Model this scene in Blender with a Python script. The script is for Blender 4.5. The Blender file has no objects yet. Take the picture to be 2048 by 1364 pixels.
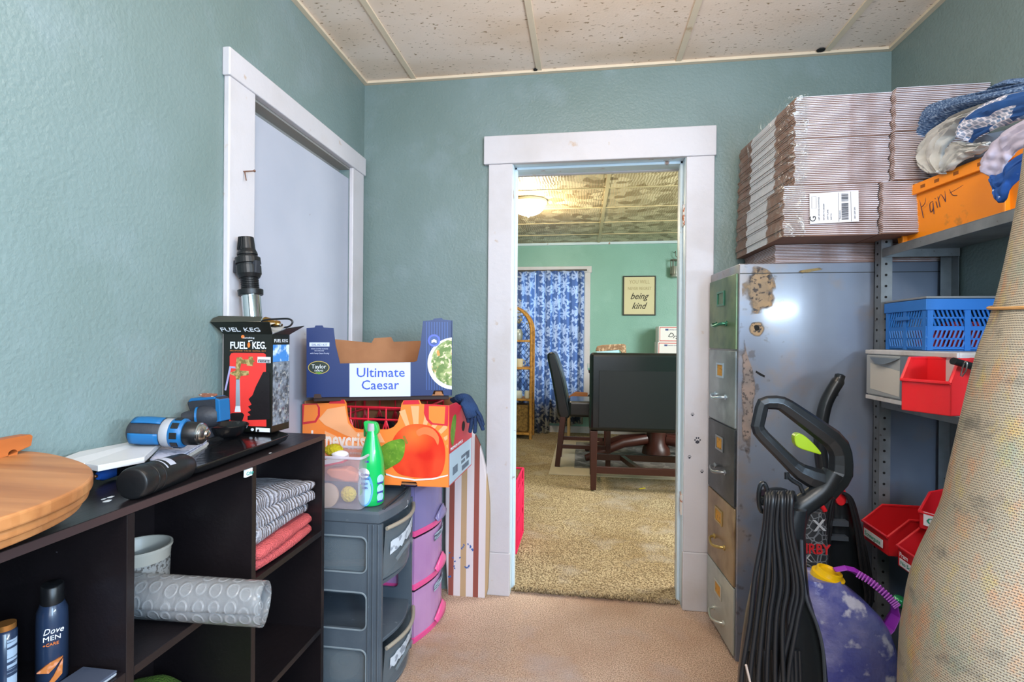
import bpy, bmesh, math, random
from mathutils import Vector, Matrix, noise
random.seed(7)
C = bpy.context.scene.collection
SC = bpy.context.scene
# ---------------------------------------------------------------- camera
FPX = 1017.0; TH = math.radians(8.06); RO = 0.00806; PT = 3.1/1017.0
CAM = Vector((0, 0, 1.2))
_f = Vector((-math.sin(TH), math.cos(TH), 0)); _r = Vector((math.cos(TH), math.sin(TH), 0)); _u = Vector((0, 0, 1))
FC = _f*math.cos(PT) - _u*math.sin(PT); UC = _u*math.cos(PT) + _f*math.sin(PT)
RC = _r*math.cos(RO) + UC*math.sin(RO); UC = UC*math.cos(RO) - _r*math.sin(RO)
cam = bpy.data.objects.new('camera', bpy.data.cameras.new('camera')); C.objects.link(cam)
cam.matrix_world = Matrix(((RC.x, UC.x, -FC.x, CAM.x), (RC.y, UC.y, -FC.y, CAM.y), (RC.z, UC.z, -FC.z, CAM.z), (0, 0, 0, 1)))
cam.data.sensor_width = 36; cam.data.lens = 36*FPX/2048; cam.data.clip_start = 0.02
SC.camera = cam
# ---------------------------------------------------------------- view and light
SC.view_settings.view_transform = 'Standard'; SC.view_settings.look = 'None'
SC.view_settings.gamma = 1.0; SC.view_settings.use_curve_mapping = False
SC.view_settings.exposure = 0.94
W = bpy.data.worlds.new('world'); SC.world = W; W.use_nodes = True
W.node_tree.nodes['Background'].inputs[0].default_value = (0.62, 0.75, 1.0, 1)
W.node_tree.nodes['Background'].inputs[1].default_value = 0.6

def lamp(name, kind, loc, target, power, col, size=0.5, sy=None):
    l = bpy.data.lights.new(name, kind); l.energy = power; l.color = col
    if kind == 'AREA':
        l.size = size
        if sy: l.shape = 'RECTANGLE'; l.size_y = sy
    else: l.shadow_soft_size = size
    o = bpy.data.objects.new(name, l); C.objects.link(o); o.location = loc
    if target is not None:
        o.rotation_euler = (Vector(target)-Vector(loc)).to_track_quat('-Z', 'Y').to_euler()
    return o
lamp('window_daylight', 'AREA', (0.25, -1.25, 1.55), (-0.45, 1.6, 0.4), 15, (0.84, 0.92, 1.0), 1.3, 1.1)
lamp('left_wall_fill', 'AREA', (1.24, -0.75, 1.55), (-1.07, 0.7, 1.25), 54, (0.50, 0.73, 1.0), 0.8, 0.9)  # unseen cool fill added to brighten the near left wall
lamp('ceiling_bulb', 'POINT', (0.10, 1.20, 2.25), None, 8, (1.0, 0.88, 0.72), 0.06)
lamp('flash_bounce', 'AREA', (0.1, -0.35, 2.38), (0.05, 0.7, 0.0), 26, (1.0, 0.94, 0.88), 0.9, 0.8)
tube_ = lamp('right_wall_tube', 'AREA', (1.262, 0.22, 1.40), None, 20, (0.70, 0.86, 1.0), 0.05, 0.95)
tube_.matrix_world = Matrix(((0, 0, 1, 1.262), (0, 1, 0, 0.22), (-1, 0, 0, 1.40), (0, 0, 0, 1)))
lamp('dining_daylight', 'AREA', (-0.42, 6.78, 1.35), (-0.42, 5.0, 1.2), 15, (0.36, 0.60, 1.0), 0.9, 1.5)
lamp('dining_dome_bulb', 'POINT', (-0.505, 4.56, 2.18), None, 24, (1.0, 0.86, 0.62), 0.12)
lamp('dining_side_fill', 'AREA', (2.5, 3.4, 1.9), (0.2, 4.0, 0.3), 82, (0.94, 0.98, 0.98), 1.2, 1.2)  # added fill that brightens the far room; no window on this side

# ---------------------------------------------------------------- helpers
def ray(x, y): return FC + RC*((x-1024)/FPX) - UC*((y-682)/FPX)
def P(x, y, X=None, Y=None, Z=None, t=None, pl=None):
    d = ray(x, y)
    if X is not None: t = X/d.x
    if Y is not None: t = Y/d.y
    if Z is not None: t = (Z-1.2)/d.z
    if pl is not None: t = (pl[0]-CAM).dot(pl[1])/d.dot(pl[1])
    return CAM + d*t
def V(*a): return Vector(a)
def lin(h):
    if isinstance(h, str):
        h = h.lstrip('#'); c = [int(h[i:i+2], 16)/255 for i in (0, 2, 4)]
    else: c = h
    return tuple((v/12.92 if v <= 0.04045 else ((v+0.055)/1.055)**2.4) for v in c) + (1.0,)
def nn(nt, t, **k):
    n = nt.nodes.new('ShaderNode'+t)
    for a, b in k.items(): setattr(n, a, b)
    return n
def mixc(nt, fac, a, b, blend='MIX'):
    m = nn(nt, 'Mix', data_type='RGBA', blend_type=blend)
    for i, v in ((0, fac), (6, a), (7, b)):
        if hasattr(v, 'links') or hasattr(v, 'is_linked'): nt.links.new(v, m.inputs[i])
        else: m.inputs[i].default_value = v
    return m.outputs[2]
def math_(nt, op, a, b=None, c=None):
    m = nn(nt, 'Math', operation=op)
    for i, v in enumerate((a, b, c)):
        if v is None: continue
        if hasattr(v, 'is_linked'): nt.links.new(v, m.inputs[i])
        else: m.inputs[i].default_value = v
    return m.outputs[0]
def ramp(nt, src, stops, interp='LINEAR'):
    r = nn(nt, 'ValToRGB'); nt.links.new(src, r.inputs[0]); e = r.color_ramp.elements
    r.color_ramp.interpolation = interp
    while len(e) < len(stops): e.new(0.5)
    for i, (p, c) in enumerate(stops): e[i].position = p; e[i].color = c if len(c) == 4 else tuple(c)+(1,)
    return r.outputs[0]
G0 = (0, 0, 0, 1); G1 = (1, 1, 1, 1)
_mats = {}
def mat(name, col, rough=0.6, metal=0.0, bump=None, vary=None, vary2=None, alpha=1.0, trans=0.0, emit=None, coat=0.0, spec=0.5, ior=1.45, coords='Object', scl=(1, 1, 1), wear=None, transl=0.0):
    """bump=(scale,strength[,detail]); vary=(scale,colour,lo,hi) soft noise patches of a second colour; wear same but sharper"""
    if name in _mats: return _mats[name]
    m = bpy.data.materials.new(name); m.use_nodes = True; nt = m.node_tree; _mats[name] = m
    b = nt.nodes['Principled BSDF']
    base = lin(col); b.inputs['Base Color'].default_value = base
    b.inputs['Roughness'].default_value = rough; b.inputs['Metallic'].default_value = metal
    b.inputs['Alpha'].default_value = alpha; b.inputs['Transmission Weight'].default_value = trans
    b.inputs['Coat Weight'].default_value = coat; b.inputs['Specular IOR Level'].default_value = spec; b.inputs['IOR'].default_value = ior
    tc = nn(nt, 'TexCoord'); mp = nn(nt, 'Mapping'); mp.inputs['Scale'].default_value = scl
    nt.links.new(tc.outputs[coords], mp.inputs[0]); co = mp.outputs[0]
    m['x'] = 1
    out = None
    for vv in (vary, vary2, wear):
        if vv:
            sc, c2, lo, hi = vv
            n = nn(nt, 'TexNoise'); n.inputs['Scale'].default_value = sc; n.inputs['Detail'].default_value = 6
            nt.links.new(co, n.inputs['Vector'])
            f = ramp(nt, n.outputs[0], [(lo, G0), (hi, G1)])
            out = mixc(nt, f, out if out is not None else base, lin(c2))
    if out is not None: nt.links.new(out, b.inputs['Base Color'])
    if bump:
        n = nn(nt, 'TexNoise'); n.inputs['Scale'].default_value = bump[0]; n.inputs['Detail'].default_value = bump[2] if len(bump) > 2 else 3
        nt.links.new(co, n.inputs['Vector'])
        bp = nn(nt, 'Bump'); bp.inputs['Strength'].default_value = bump[1]; bp.inputs['Distance'].default_value = 0.01
        nt.links.new(n.outputs[0], bp.inputs['Height']); nt.links.new(bp.outputs[0], b.inputs['Normal'])
    if emit:
        b.inputs['Emission Color'].default_value = lin(emit[0]); b.inputs['Emission Strength'].default_value = emit[1]
    return m
def raw(name):
    m = bpy.data.materials.new(name); m.use_nodes = True; nt = m.node_tree
    tc = nn(nt, 'TexCoord'); _mats[name] = m
    return m, nt, nt.nodes['Principled BSDF'], tc
def obj_link(o, parent):
    C.objects.link(o)
    if parent is not None:
        o.parent = parent
def thing(name, label, cat, loc=(0, 0, 0), rz=0.0, group=None):
    o = bpy.data.objects.new(name, None); C.objects.link(o); o.location = loc; o.rotation_euler = (0, 0, rz)
    o.empty_display_size = 0.05
    o['label'] = label; o['category'] = cat
    if group: o['group'] = group
    return o
def tag(o, label, cat, group=None):
    o['label'] = label; o['category'] = cat
    if group: o['group'] = group
    return o
def wm(o):
    m = Matrix.Translation(o.location) @ o.rotation_euler.to_matrix().to_4x4()
    return wm(o.parent) @ m if o.parent else m
class MB:
    """collects geometry in world space (or in the frame mx)"""
    def __init__(s, mx=None): s.bm = bmesh.new(); s.mx = mx or Matrix(); s.uv = s.bm.loops.layers.uv.new('UVMap'); s.mi = 0
    def v(s, p): return s.bm.verts.new(s.mx @ Vector(p))
    def face(s, vs, mi=None, uvs=None):
        try: f = s.bm.faces.new(vs)
        except ValueError: return None
        f.material_index = s.mi if mi is None else mi
        if uvs:
            for l, u in zip(f.loops, uvs): l[s.uv].uv = u
        return f
    def poly(s, pts, mi=None): return s.face([s.v(p) for p in pts], mi)
    def box(s, x0, x1, y0, y1, z0, z1, mi=None, mx=None):
        m = mx or Matrix()
        q = [s.v(m @ Vector((x, y, z))) for z in (z0, z1) for x, y in ((x0, y0), (x1, y0), (x1, y1), (x0, y1))]
        for a in ((0, 3, 2, 1), (4, 5, 6, 7), (0, 1, 5, 4), (1, 2, 6, 5), (2, 3, 7, 6), (3, 0, 4, 7)):
            s.face([q[i] for i in a], mi)
        return s
    def hexa(s, lo, hi, mi=None):
        q = [s.v(p) for p in list(lo)+list(hi)]
        for a in ((0, 3, 2, 1), (4, 5, 6, 7), (0, 1, 5, 4), (1, 2, 6, 5), (2, 3, 7, 6), (3, 0, 4, 7)): s.face([q[i] for i in a], mi)
        return s
    def prism(s, pts, d, mi=None, mi_side=None):
        """closed polygon pts extruded by vector d"""
        d = Vector(d); pts = [Vector(p) for p in pts]; n = len(pts)
        a = [s.v(p) for p in pts]; b = [s.v(p+d) for p in pts]
        s.face(a, mi); s.face(list(reversed(b)), mi)
        for i in range(n): s.face([a[(i+1) % n], a[i], b[i], b[(i+1) % n]], mi if mi_side is None else mi_side)
        return s
    def ringprism(s, outer, inner, d, mi=None):
        d = Vector(d); n = len(outer)
        o0 = [s.v(p) for p in outer]; i0 = [s.v(p) for p in inner]
        o1 = [s.v(Vector(p)+d) for p in outer]; i1 = [s.v(Vector(p)+d) for p in inner]
        for k in range(n):
            j = (k+1) % n
            s.face([o0[k], o0[j], i0[j], i0[k]], mi); s.face([o1[j], o1[k], i1[k], i1[j]], mi)
            s.face([o0[j], o0[k], o1[k], o1[j]], mi); s.face([i0[k], i0[j], i1[j], i1[k]], mi)
        return s
    def loft(s, rings, closed=True, cap=True, mi=None, uvs=None):
        """rings: list of lists of points"""
        R = [[s.v(p) for p in r] for r in rings]; n = len(R[0]); m = len(R)
        for i in range(m-1):
            for k in range(n if closed else n-1):
                j = (k+1) % n
                u = uvs or (1.0, 1.0)
                s.face([R[i][k], R[i][j], R[i+1][j], R[i+1][k]], mi,
                       [(k/n*u[0], i/(m-1)*u[1]), ((k+1)/n*u[0], i/(m-1)*u[1]), ((k+1)/n*u[0], (i+1)/(m-1)*u[1]), (k/n*u[0], (i+1)/(m-1)*u[1])])
        if cap and closed: s.face(list(reversed(R[0])), mi); s.face(R[-1], mi)
        return s
    def tube(s, pts, r, n=8, closed=False, cap=True, mi=None, flat=None, up=None, uvs=None):
        """tube along pts, r scalar or list; flat=(a,b) scales the section's two axes"""
        pts = [Vector(p) for p in pts]; N = len(pts)
        rs = r if isinstance(r, (list, tuple)) else [r]*N
        t0 = (pts[1]-pts[0]).normalized()
        ref = Vector(up) if up is not None else (Vector((0, 0, 1)) if abs(t0.z) < 0.9 else Vector((1, 0, 0)))
        rings = []; nrm = None
        for i in range(N):
            if closed: t = (pts[(i+1) % N]-pts[i-1]).normalized()
            else: t = (pts[min(i+1, N-1)]-pts[max(i-1, 0)]).normalized()
            if nrm is None or up is not None: nrm = (ref - t*ref.dot(t)).normalized()
            else:
                nrm = (nrm - t*nrm.dot(t)).normalized()
            bn = t.cross(nrm); a, b = flat if flat else (1, 1)
            rings.append([pts[i]+(nrm*math.cos(q)*a+bn*math.sin(q)*b)*rs[i] for q in [2*math.pi*k/n for k in range(n)]])
        if closed: rings.append(rings[0])
        return s.loft(rings, True, cap and not closed, mi, uvs)
    def lathe(s, prof, o=(0, 0, 0), ax=(0, 0, 1), n=24, mi=None, cap=True, sx=1.0, ref=None):
        """prof: list of (radius, height)"""
        ax = Vector(ax).normalized(); o = Vector(o)
        rf = Vector(ref) if ref is not None else (Vector((1, 0, 0)) if abs(ax.x) < 0.9 else Vector((0, 1, 0)))
        a = (rf-ax*rf.dot(ax)).normalized(); b = ax.cross(a)
        rings = [[o+ax*h+(a*math.cos(q)*sx+b*math.sin(q))*max(r, 1e-4) for q in [2*math.pi*k/n for k in range(n)]] for r, h in prof]
        return s.loft(rings, True, cap, mi)
    def cyl(s, a, b, r, n=16, mi=None, r2=None):
        return s.tube([a, b], [r, r if r2 is None else r2], n, mi=mi)
    def grid(s, fn, nu, nv, mi=None, thick=None):
        g = [[s.v(fn(i/nu, j/nv)) for j in range(nv+1)] for i in range(nu+1)]
        for i in range(nu):
            for j in range(nv):
                s.face([g[i][j], g[i+1][j], g[i+1][j+1], g[i][j+1]], mi, [(i/nu, j/nv), ((i+1)/nu, j/nv), ((i+1)/nu, (j+1)/nv), (i/nu, (j+1)/nv)])
        return s
    def blob(s, c, r, n=2, mi=None, amp=0.0, fr=10, sc=(1, 1, 1), rot=None):
        t = bmesh.new(); bmesh.ops.create_icosphere(t, subdivisions=n, radius=1.0)
        mp = {}
        for q in t.verts:
            p = Vector(q.co); k = 1+amp*noise.noise(p*fr+Vector(c)*7)
            p = Vector((p.x*sc[0], p.y*sc[1], p.z*sc[2]))*r*k
            if rot is not None: p = rot @ p
            mp[q] = s.v(Vector(c)+p)
        for f in t.faces: s.face([mp[q] for q in f.verts], mi)
        t.free(); return s
    def build(s, name, m=None, parent=None, bevel=0.0, smooth=False, solid=0.0, sub=0, kind=None, seg=2, fixn=True, ang=35, sharp=48):
        if fixn: bmesh.ops.recalc_face_normals(s.bm, faces=s.bm.faces)
        me = bpy.data.meshes.new(name)
        if parent is not None:
            s.bm.transform(wm(parent).inverted())
        else:
            # origin at the base of the thing
            if s.bm.verts:
                lo = Vector([min(q.co[i] for q in s.bm.verts) for i in range(3)]); hi = Vector([max(q.co[i] for q in s.bm.verts) for i in range(3)])
                org = Vector(((lo.x+hi.x)/2, (lo.y+hi.y)/2, lo.z)); s.bm.transform(Matrix.Translation(-org))
            else: org = Vector((0, 0, 0))
        s.bm.to_mesh(me); s.bm.free()
        for q in (m if isinstance(m, (list, tuple)) else [m]):
            if q is not None: me.materials.append(q)
        o = bpy.data.objects.new(name, me); obj_link(o, parent)
        if parent is None: o.location = org
        if smooth:
            for p in me.polygons: p.use_smooth = True
            me.set_sharp_from_angle(angle=math.radians(sharp))
        if solid:
            q = o.modifiers.new('solid', 'SOLIDIFY'); q.thickness = solid; q.offset = 0
        if bevel:
            q = o.modifiers.new('bevel', 'BEVEL'); q.width = bevel; q.segments = seg; q.limit_method = 'ANGLE'; q.angle_limit = math.radians(ang)
            q.harden_normals = False
        if sub:
            q = o.modifiers.new('sub', 'SUBSURF'); q.levels = sub; q.render_levels = sub
        if kind: o['kind'] = kind
        return o
def quadpl(p, q, s):
    """plane through three points (normal towards camera)"""
    n = (q-p).cross(s-p).normalized()
    if n.dot(CAM-p) < 0: n = -n
    return (p, n)
def trace(pl, pts, thick, name, m, parent, lift=0.0, bevel=0, **k):
    """outline measured on a real plane of the thing, given thickness"""
    b = MB(); w = [P(x, y, pl=pl)+pl[1]*(lift+max(thick, 0)) for x, y in pts]
    b.prism(w, -pl[1]*abs(thick)); return b.build(name, m, parent, bevel, **k)
def frame(o, xa, up=(0, 0, 1)):
    """matrix with x along xa, z about up"""
    x = Vector(xa).normalized(); u = Vector(up); z = (u-x*u.dot(x)).normalized(); y = z.cross(x)
    o = Vector(o)
    return Matrix(((x.x, y.x, z.x, o.x), (x.y, y.y, z.y, o.y), (x.z, y.z, z.z, o.z), (0, 0, 0, 1)))
def text(s, name, m, parent, org, xdir, ydir, size, depth=0.0008, align='LEFT', sx=1.0, bold=0.0, shear=0.0, fit=None):
    """raised lettering; org = baseline start, xdir = reading direction, ydir = letter up"""
    cu = bpy.data.curves.new(name, 'FONT'); cu.body = s; cu.size = size; cu.align_x = align; cu.extrude = depth/2; cu.offset = bold; cu.shear = shear
    cu.resolution_u = 2
    x = Vector(xdir).normalized(); y = Vector(ydir); y = (y-x*y.dot(x)).normalized(); z = x.cross(y)
    tmp = bpy.data.objects.new(name+'_t', cu); C.objects.link(tmp)
    dg = bpy.context.evaluated_depsgraph_get(); me = bpy.data.meshes.new_from_object(tmp.evaluated_get(dg))
    bpy.data.objects.remove(tmp)
    if fit:
        xs = [v.co.x for v in me.vertices]
        if xs: sx = fit/(max(xs)-min(xs))
    R = Matrix(((x.x*sx, y.x, z.x, 0), (x.y*sx, y.y, z.y, 0), (x.z*sx, y.z, z.z, 0), (0, 0, 0, 1)))
    mx = Matrix.Translation(Vector(org)) @ R
    if parent is not None: mx = wm(parent).inverted() @ mx
    me.transform(mx); me.name = name
    me.materials.clear(); me.materials.append(m)
    o = bpy.data.objects.new(name, me); obj_link(o, parent)
    return o
def bez(pts, n=6):
    """Catmull-Rom through points"""
    pts = [Vector(p) for p in pts]; out = []
    for i in range(len(pts)-1):
        p0 = pts[max(i-1, 0)]; p1 = pts[i]; p2 = pts[i+1]; p3 = pts[min(i+2, len(pts)-1)]
        for k in range(n):
            t = k/n
            out.append(0.5*((2*p1)+(p2-p0)*t+(2*p0-5*p1+4*p2-p3)*t*t+(3*p1-p0-3*p2+p3)*t*t*t))
    out.append(pts[-1]); return out
def spl2(pts, n=5, closed=False):
    """smooth 2-D outline"""
    q = [Vector((a, b, 0)) for a, b in pts]; out = []; N = len(q)
    for i in range(N if closed else N-1):
        g = (lambda k: q[k % N]) if closed else (lambda k: q[max(0, min(N-1, k))])
        p0, p1, p2, p3 = g(i-1), g(i), g(i+1), g(i+2)
        for k in range(n):
            t = k/n; v = 0.5*((2*p1)+(p2-p0)*t+(2*p0-5*p1+4*p2-p3)*t*t+(3*p1-p0-3*p2+p3)*t*t*t); out.append((v.x, v.y))
    if not closed: out.append((q[-1].x, q[-1].y))
    return out
def copy_tree(o, parent=None):
    kids = [c for c in bpy.data.objects if c.parent == o]
    c = o.copy(); C.objects.link(c); c.parent = parent
    for k in kids: copy_tree(k, c)
    return c
# ================================================================ SETTING
def walls_mat(name, base, dark, light, bs=0.35):
    m, nt, b, tc = raw(name); co = tc.outputs['Object']
    n1 = nn(nt, 'TexNoise'); n1.inputs['Scale'].default_value = 1.6; n1.inputs['Detail'].default_value = 4; nt.links.new(co, n1.inputs['Vector'])
    c = mixc(nt, ramp(nt, n1.outputs[0], [(0.42, G0), (0.70, G1)]), lin(base), lin(dark))
    n2 = nn(nt, 'TexNoise'); n2.inputs['Scale'].default_value = 5; n2.inputs['Detail'].default_value = 7; nt.links.new(co, n2.inputs['Vector'])
    c = mixc(nt, ramp(nt, n2.outputs[0], [(0.56, G0), (0.80, (0.6, 0.6, 0.6, 1))]), c, lin(light))
    nt.links.new(c, b.inputs['Base Color']); b.inputs['Roughness'].default_value = 0.42
    n3 = nn(nt, 'TexNoise'); n3.inputs['Scale'].default_value = 95; n3.inputs['Detail'].default_value = 2.5; nt.links.new(co, n3.inputs['Vector'])
    n4 = nn(nt, 'TexNoise'); n4.inputs['Scale'].default_value = 7; n4.inputs['Detail'].default_value = 5; nt.links.new(co, n4.inputs['Vector'])
    h = math_(nt, 'ADD', n3.outputs[0], math_(nt, 'MULTIPLY', n4.outputs[0], 1.4))
    bp = nn(nt, 'Bump'); bp.inputs['Strength'].default_value = bs; bp.inputs['Distance'].default_value = 0.006
    nt.links.new(h, bp.inputs['Height']); nt.links.new(bp.outputs[0], b.inputs['Normal']); return m
TEAL = walls_mat('teal_wall_paint', '#758786', '#6b7d79', '#85959a')
GREEN = walls_mat('green_wall_paint', '#82aea2', '#7aa598', '#8fb9ae', 0.25)
TRIM = mat('white_trim_paint', '#c6c2c6', 0.45, bump=(30, 0.15, 6), vary=(3.5, '#b9b2b0', 0.5, 0.8), wear=(16, '#b9a698', 0.68, 0.74))
DOORW = mat('white_door_paint', '#adb0bd', 0.4, bump=(9, 0.12, 8), vary=(2.0, '#a0a5b4', 0.45, 0.75), wear=(30, '#8f8d94', 0.76, 0.79))
TRIMB = mat('cool_jamb_paint', '#c9d9e2', 0.4, bump=(25, 0.2, 6), wear=(14, '#9c7f70', 0.68, 0.72))
def carpet(name, c1, c2, c3, sc, st, c4):
    m, nt, b, tc = raw(name); co = tc.outputs['Object']
    n1 = nn(nt, 'TexNoise'); n1.inputs['Scale'].default_value = 2.3; n1.inputs['Detail'].default_value = 5; nt.links.new(co, n1.inputs['Vector'])
    c = mixc(nt, ramp(nt, n1.outputs[0], [(0.40, G0), (0.66, G1)]), lin(c1), lin(c2))
    n2 = nn(nt, 'TexNoise'); n2.inputs['Scale'].default_value = sc; n2.inputs['Detail'].default_value = 4; nt.links.new(co, n2.inputs['Vector'])
    c = mixc(nt, ramp(nt, n2.outputs[0], [(0.38, G0), (0.60, G1)]), lin(c3), c)
    n5 = nn(nt, 'TexNoise'); n5.inputs['Scale'].default_value = 4.5; n5.inputs['Detail'].default_value = 7; nt.links.new(co, n5.inputs['Vector'])
    c = mixc(nt, ramp(nt, n5.outputs[0], [(0.52, G0), (0.76, (0.6, 0.6, 0.6, 1))]), c, lin(c4))
    nt.links.new(c, b.inputs['Base Color']); b.inputs['Roughness'].default_value = 0.95; b.inputs['Specular IOR Level'].default_value = 0.1
    bp = nn(nt, 'Bump'); bp.inputs['Strength'].default_value = st; bp.inputs['Distance'].default_value = 0.012
    nt.links.new(n2.outputs[0], bp.inputs['Height']); nt.links.new(bp.outputs[0], b.inputs['Normal']); return m
CARP1 = carpet('tan_carpet', '#f2d4bb', '#cfa98e', '#b08f79', 210, 0.9, '#cbbfbe')
CARP2 = carpet('brown_pile_carpet', '#c9b48f', '#a38a64', '#6f5b42', 120, 1.0, '#bdb1a1')
def ceil_mat(name, c1, c2):
    m, nt, b, tc = raw(name); mp = nn(nt, 'Mapping'); mp.inputs['Scale'].default_value = (1, 2.4, 1)
    nt.links.new(tc.outputs['Object'], mp.inputs[0]); co = mp.outputs[0]
    n = nn(nt, 'TexNoise'); n.inputs['Scale'].default_value = 42; n.inputs['Detail'].default_value = 3; n.inputs['Distortion'].default_value = 0.4; nt.links.new(co, n.inputs['Vector'])
    f = ramp(nt, n.outputs[0], [(0.325, G1), (0.36, G0)])
    n2 = nn(nt, 'TexNoise'); n2.inputs['Scale'].default_value = 1.7; nt.links.new(co, n2.inputs['Vector'])
    base = mixc(nt, ramp(nt, n2.outputs[0], [(0.4, G0), (0.7, G1)]), lin(c1), lin(c2))
    nt.links.new(mixc(nt, f, base, lin('#9a8064')), b.inputs['Base Color']); b.inputs['Roughness'].default_value = 0.9
    n5 = nn(nt, 'TexNoise'); n5.inputs['Scale'].default_value = 120; nt.links.new(tc.outputs['Object'], n5.inputs['Vector'])
    h = math_(nt, 'SUBTRACT', math_(nt, 'MULTIPLY', n5.outputs[0], 0.4), f)
    bp = nn(nt, 'Bump'); bp.inputs['Strength'].default_value = 0.4; bp.inputs['Distance'].default_value = 0.004
    nt.links.new(h, bp.inputs['Height']); nt.links.new(bp.outputs[0], b.inputs['Normal']); return m
CEIL1 = ceil_mat('fissured_ceiling_tile', '#ead6c6', '#dcc3ac')
BAR1 = mat('cream_ceiling_bar', '#d9c7ae', 0.5, bump=(20, 0.1), wear=(8, '#b08a5c', 0.66, 0.75))
# swirled tile of the far room
CEIL2, nt, b, tc = raw('swirled_ceiling_tile')
vo = nn(nt, 'TexVoronoi'); vo.inputs['Scale'].default_value = 11; nt.links.new(tc.outputs['Object'], vo.inputs['Vector'])
wv = nn(nt, 'TexWave'); wv.inputs['Scale'].default_value = 14; wv.inputs['Distortion'].default_value = 2
sub = nn(nt, 'VectorMath', operation='SCALE'); sub.inputs['Scale'].default_value = 3.0; nt.links.new(vo.outputs['Color'], sub.inputs[0])
ad = nn(nt, 'VectorMath', operation='ADD'); nt.links.new(tc.outputs['Object'], ad.inputs[0]); nt.links.new(sub.outputs[0], ad.inputs[1]); nt.links.new(ad.outputs[0], wv.inputs['Vector'])
vc = nn(nt, 'SeparateColor'); nt.links.new(vo.outputs['Color'], vc.inputs[0])
nt.links.new(mixc(nt, ramp(nt, vc.outputs[0], [(0.0, G0), (1.0, G1)]), lin('#d9c7a0'), lin('#8f7850')), b.inputs['Base Color'])
bp = nn(nt, 'Bump'); bp.inputs['Strength'].default_value = 0.7; bp.inputs['Distance'].default_value = 0.01
nt.links.new(math_(nt, 'ADD', math_(nt, 'MULTIPLY', vc.outputs[0], 1.2), math_(nt, 'MULTIPLY', wv.outputs[0], 0.3)), bp.inputs['Height']); nt.links.new(bp.outputs[0], b.inputs['Normal'])
BLK = mat('black_hole_shadow', '#101010', 0.8)

XL, XR, YB, YR, ZC = -1.075, 1.285, 2.37, -1.7, 2.45
OX0, OX1, OZ = -0.335, 0.443, 2.025      # opening
YB2 = 2.53
def S(b, name, m, **k): return b.build(name, m, kind='structure', **k)
S(MB().box(XL-0.1, XR+0.1, YR-0.1, YB+0.03, -0.1, 0), 'floor', CARP1)
S(MB().box(-2.6, 3.0, YB+0.03, 6.7, -0.1, 0.006), 'floor', CARP2)
S(MB().box(XL-0.1, XR+0.1, YR-0.1, YB2, ZC, ZC+0.08), 'ceiling', CEIL1)
S(MB().box(-2.6, 3.0, YB2, 6.7, ZC, ZC+0.08), 'ceiling', CEIL2)
# left wall with the doorway of door 1
DY0, DY1, DZ = 1.505, 2.215, 1.985
b = MB(); b.box(XL-0.1, XL, YR-0.1, DY0, 0, ZC); b.box(XL-0.1, XL, DY1, YB2, 0, ZC); b.box(XL-0.1, XL, DY0, DY1, DZ, ZC)
S(b, 'wall_left', TEAL)
S(MB().box(XR, XR+0.1, YR-0.1, YB2, 0, ZC), 'wall_right', TEAL)
b = MB(); b.box(XL, OX0-0.02, YB, YB2, 0, ZC, 0); b.box(OX1+0.02, XR, YB, YB2, 0, ZC, 0); b.box(OX0-0.02, OX1+0.02, YB, YB2, OZ+0.02, ZC, 0)
b.bm.faces.ensure_lookup_table()
for f in b.bm.faces:
    if all(abs(v.co.y-YB2) < 1e-5 for v in f.verts): f.material_index = 1
S(b, 'wall_back', [TEAL, GREEN])
# wall behind the camera with its window
b = MB(); b.box(XL, XR, YR-0.1, YR, 0, 0.95); b.box(XL, XR, YR-0.1, YR, 2.1, ZC); b.box(XL, -0.5, YR-0.1, YR, 0.95, 2.1); b.box(1.0, XR, YR-0.1, YR, 0.95, 2.1)
S(b, 'wall_front', TEAL)
b = MB()
for a in ((-0.58, 1.08, 0.87, 0.95), (-0.58, 1.08, 2.1, 2.18), (-0.58, -0.5, 0.95, 2.1), (1.0, 1.08, 0.95, 2.1), (0.23, 0.27, 0.95, 2.1)):
    b.box(a[0], a[1], YR-0.04, YR+0.02, a[2], a[3])
S(b, 'window_2', TRIM, bevel=0.003)
# far room walls
S(MB().box(-2.7, -2.6, YB2, 6.7, 0, ZC), 'wall_far_left', GREEN)
S(MB().box(3.0, 3.1, YB2, 6.7, 0, ZC), 'wall_far_right', GREEN)
b = MB(); b.box(-2.6, XL, YB2-0.05, YB2, 0, ZC); b.box(XR, 3.0, YB2-0.05, YB2, 0, ZC); S(b, 'wall_far_front', GREEN)
WX0, WX1, WZ0, WZ1 = -1.0, 0.0, 0.45, 2.06
b = MB(); b.box(-2.6, WX0, 6.6, 6.7, 0, ZC); b.box(WX1, 3.0, 6.6, 6.7, 0, ZC); b.box(WX0, WX1, 6.6, 6.7, 0, WZ0); b.box(WX0, WX1, 6.6, 6.7, WZ1, ZC)
S(b, 'wall_far', GREEN)
b = MB(); b.box(WX0-0.09, WX0, 6.57, 6.6, WZ0, WZ1); b.box(WX1, WX1+0.075, 6.57, 6.6, WZ0-0.02, WZ1); b.box(WX0-0.1, WX1+0.09, 6.565, 6.6, WZ1, WZ1+0.085)
b.box(WX0-0.1, WX1+0.09, 6.55, 6.62, WZ0-0.05, WZ0-0.01)
b.box(WX0, WX1, 6.63, 6.66, 1.24, 1.28); b.box(WX0, WX0+0.04, 6.63, 6.66, WZ0, WZ1); b.box(WX1-0.04, WX1, 6.63, 6.66, WZ0, WZ1)
S(b, 'window_1', TRIM, bevel=0.003)
S(MB().box(-2.6, 3.0, 6.585, 6.6, 0, 0.09), 'baseboard_far', TRIM, bevel=0.003)
S(MB().box(-2.6, 3.0, 6.57, 6.6, ZC-0.03, ZC), 'trim_1', TRIMB)
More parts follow.
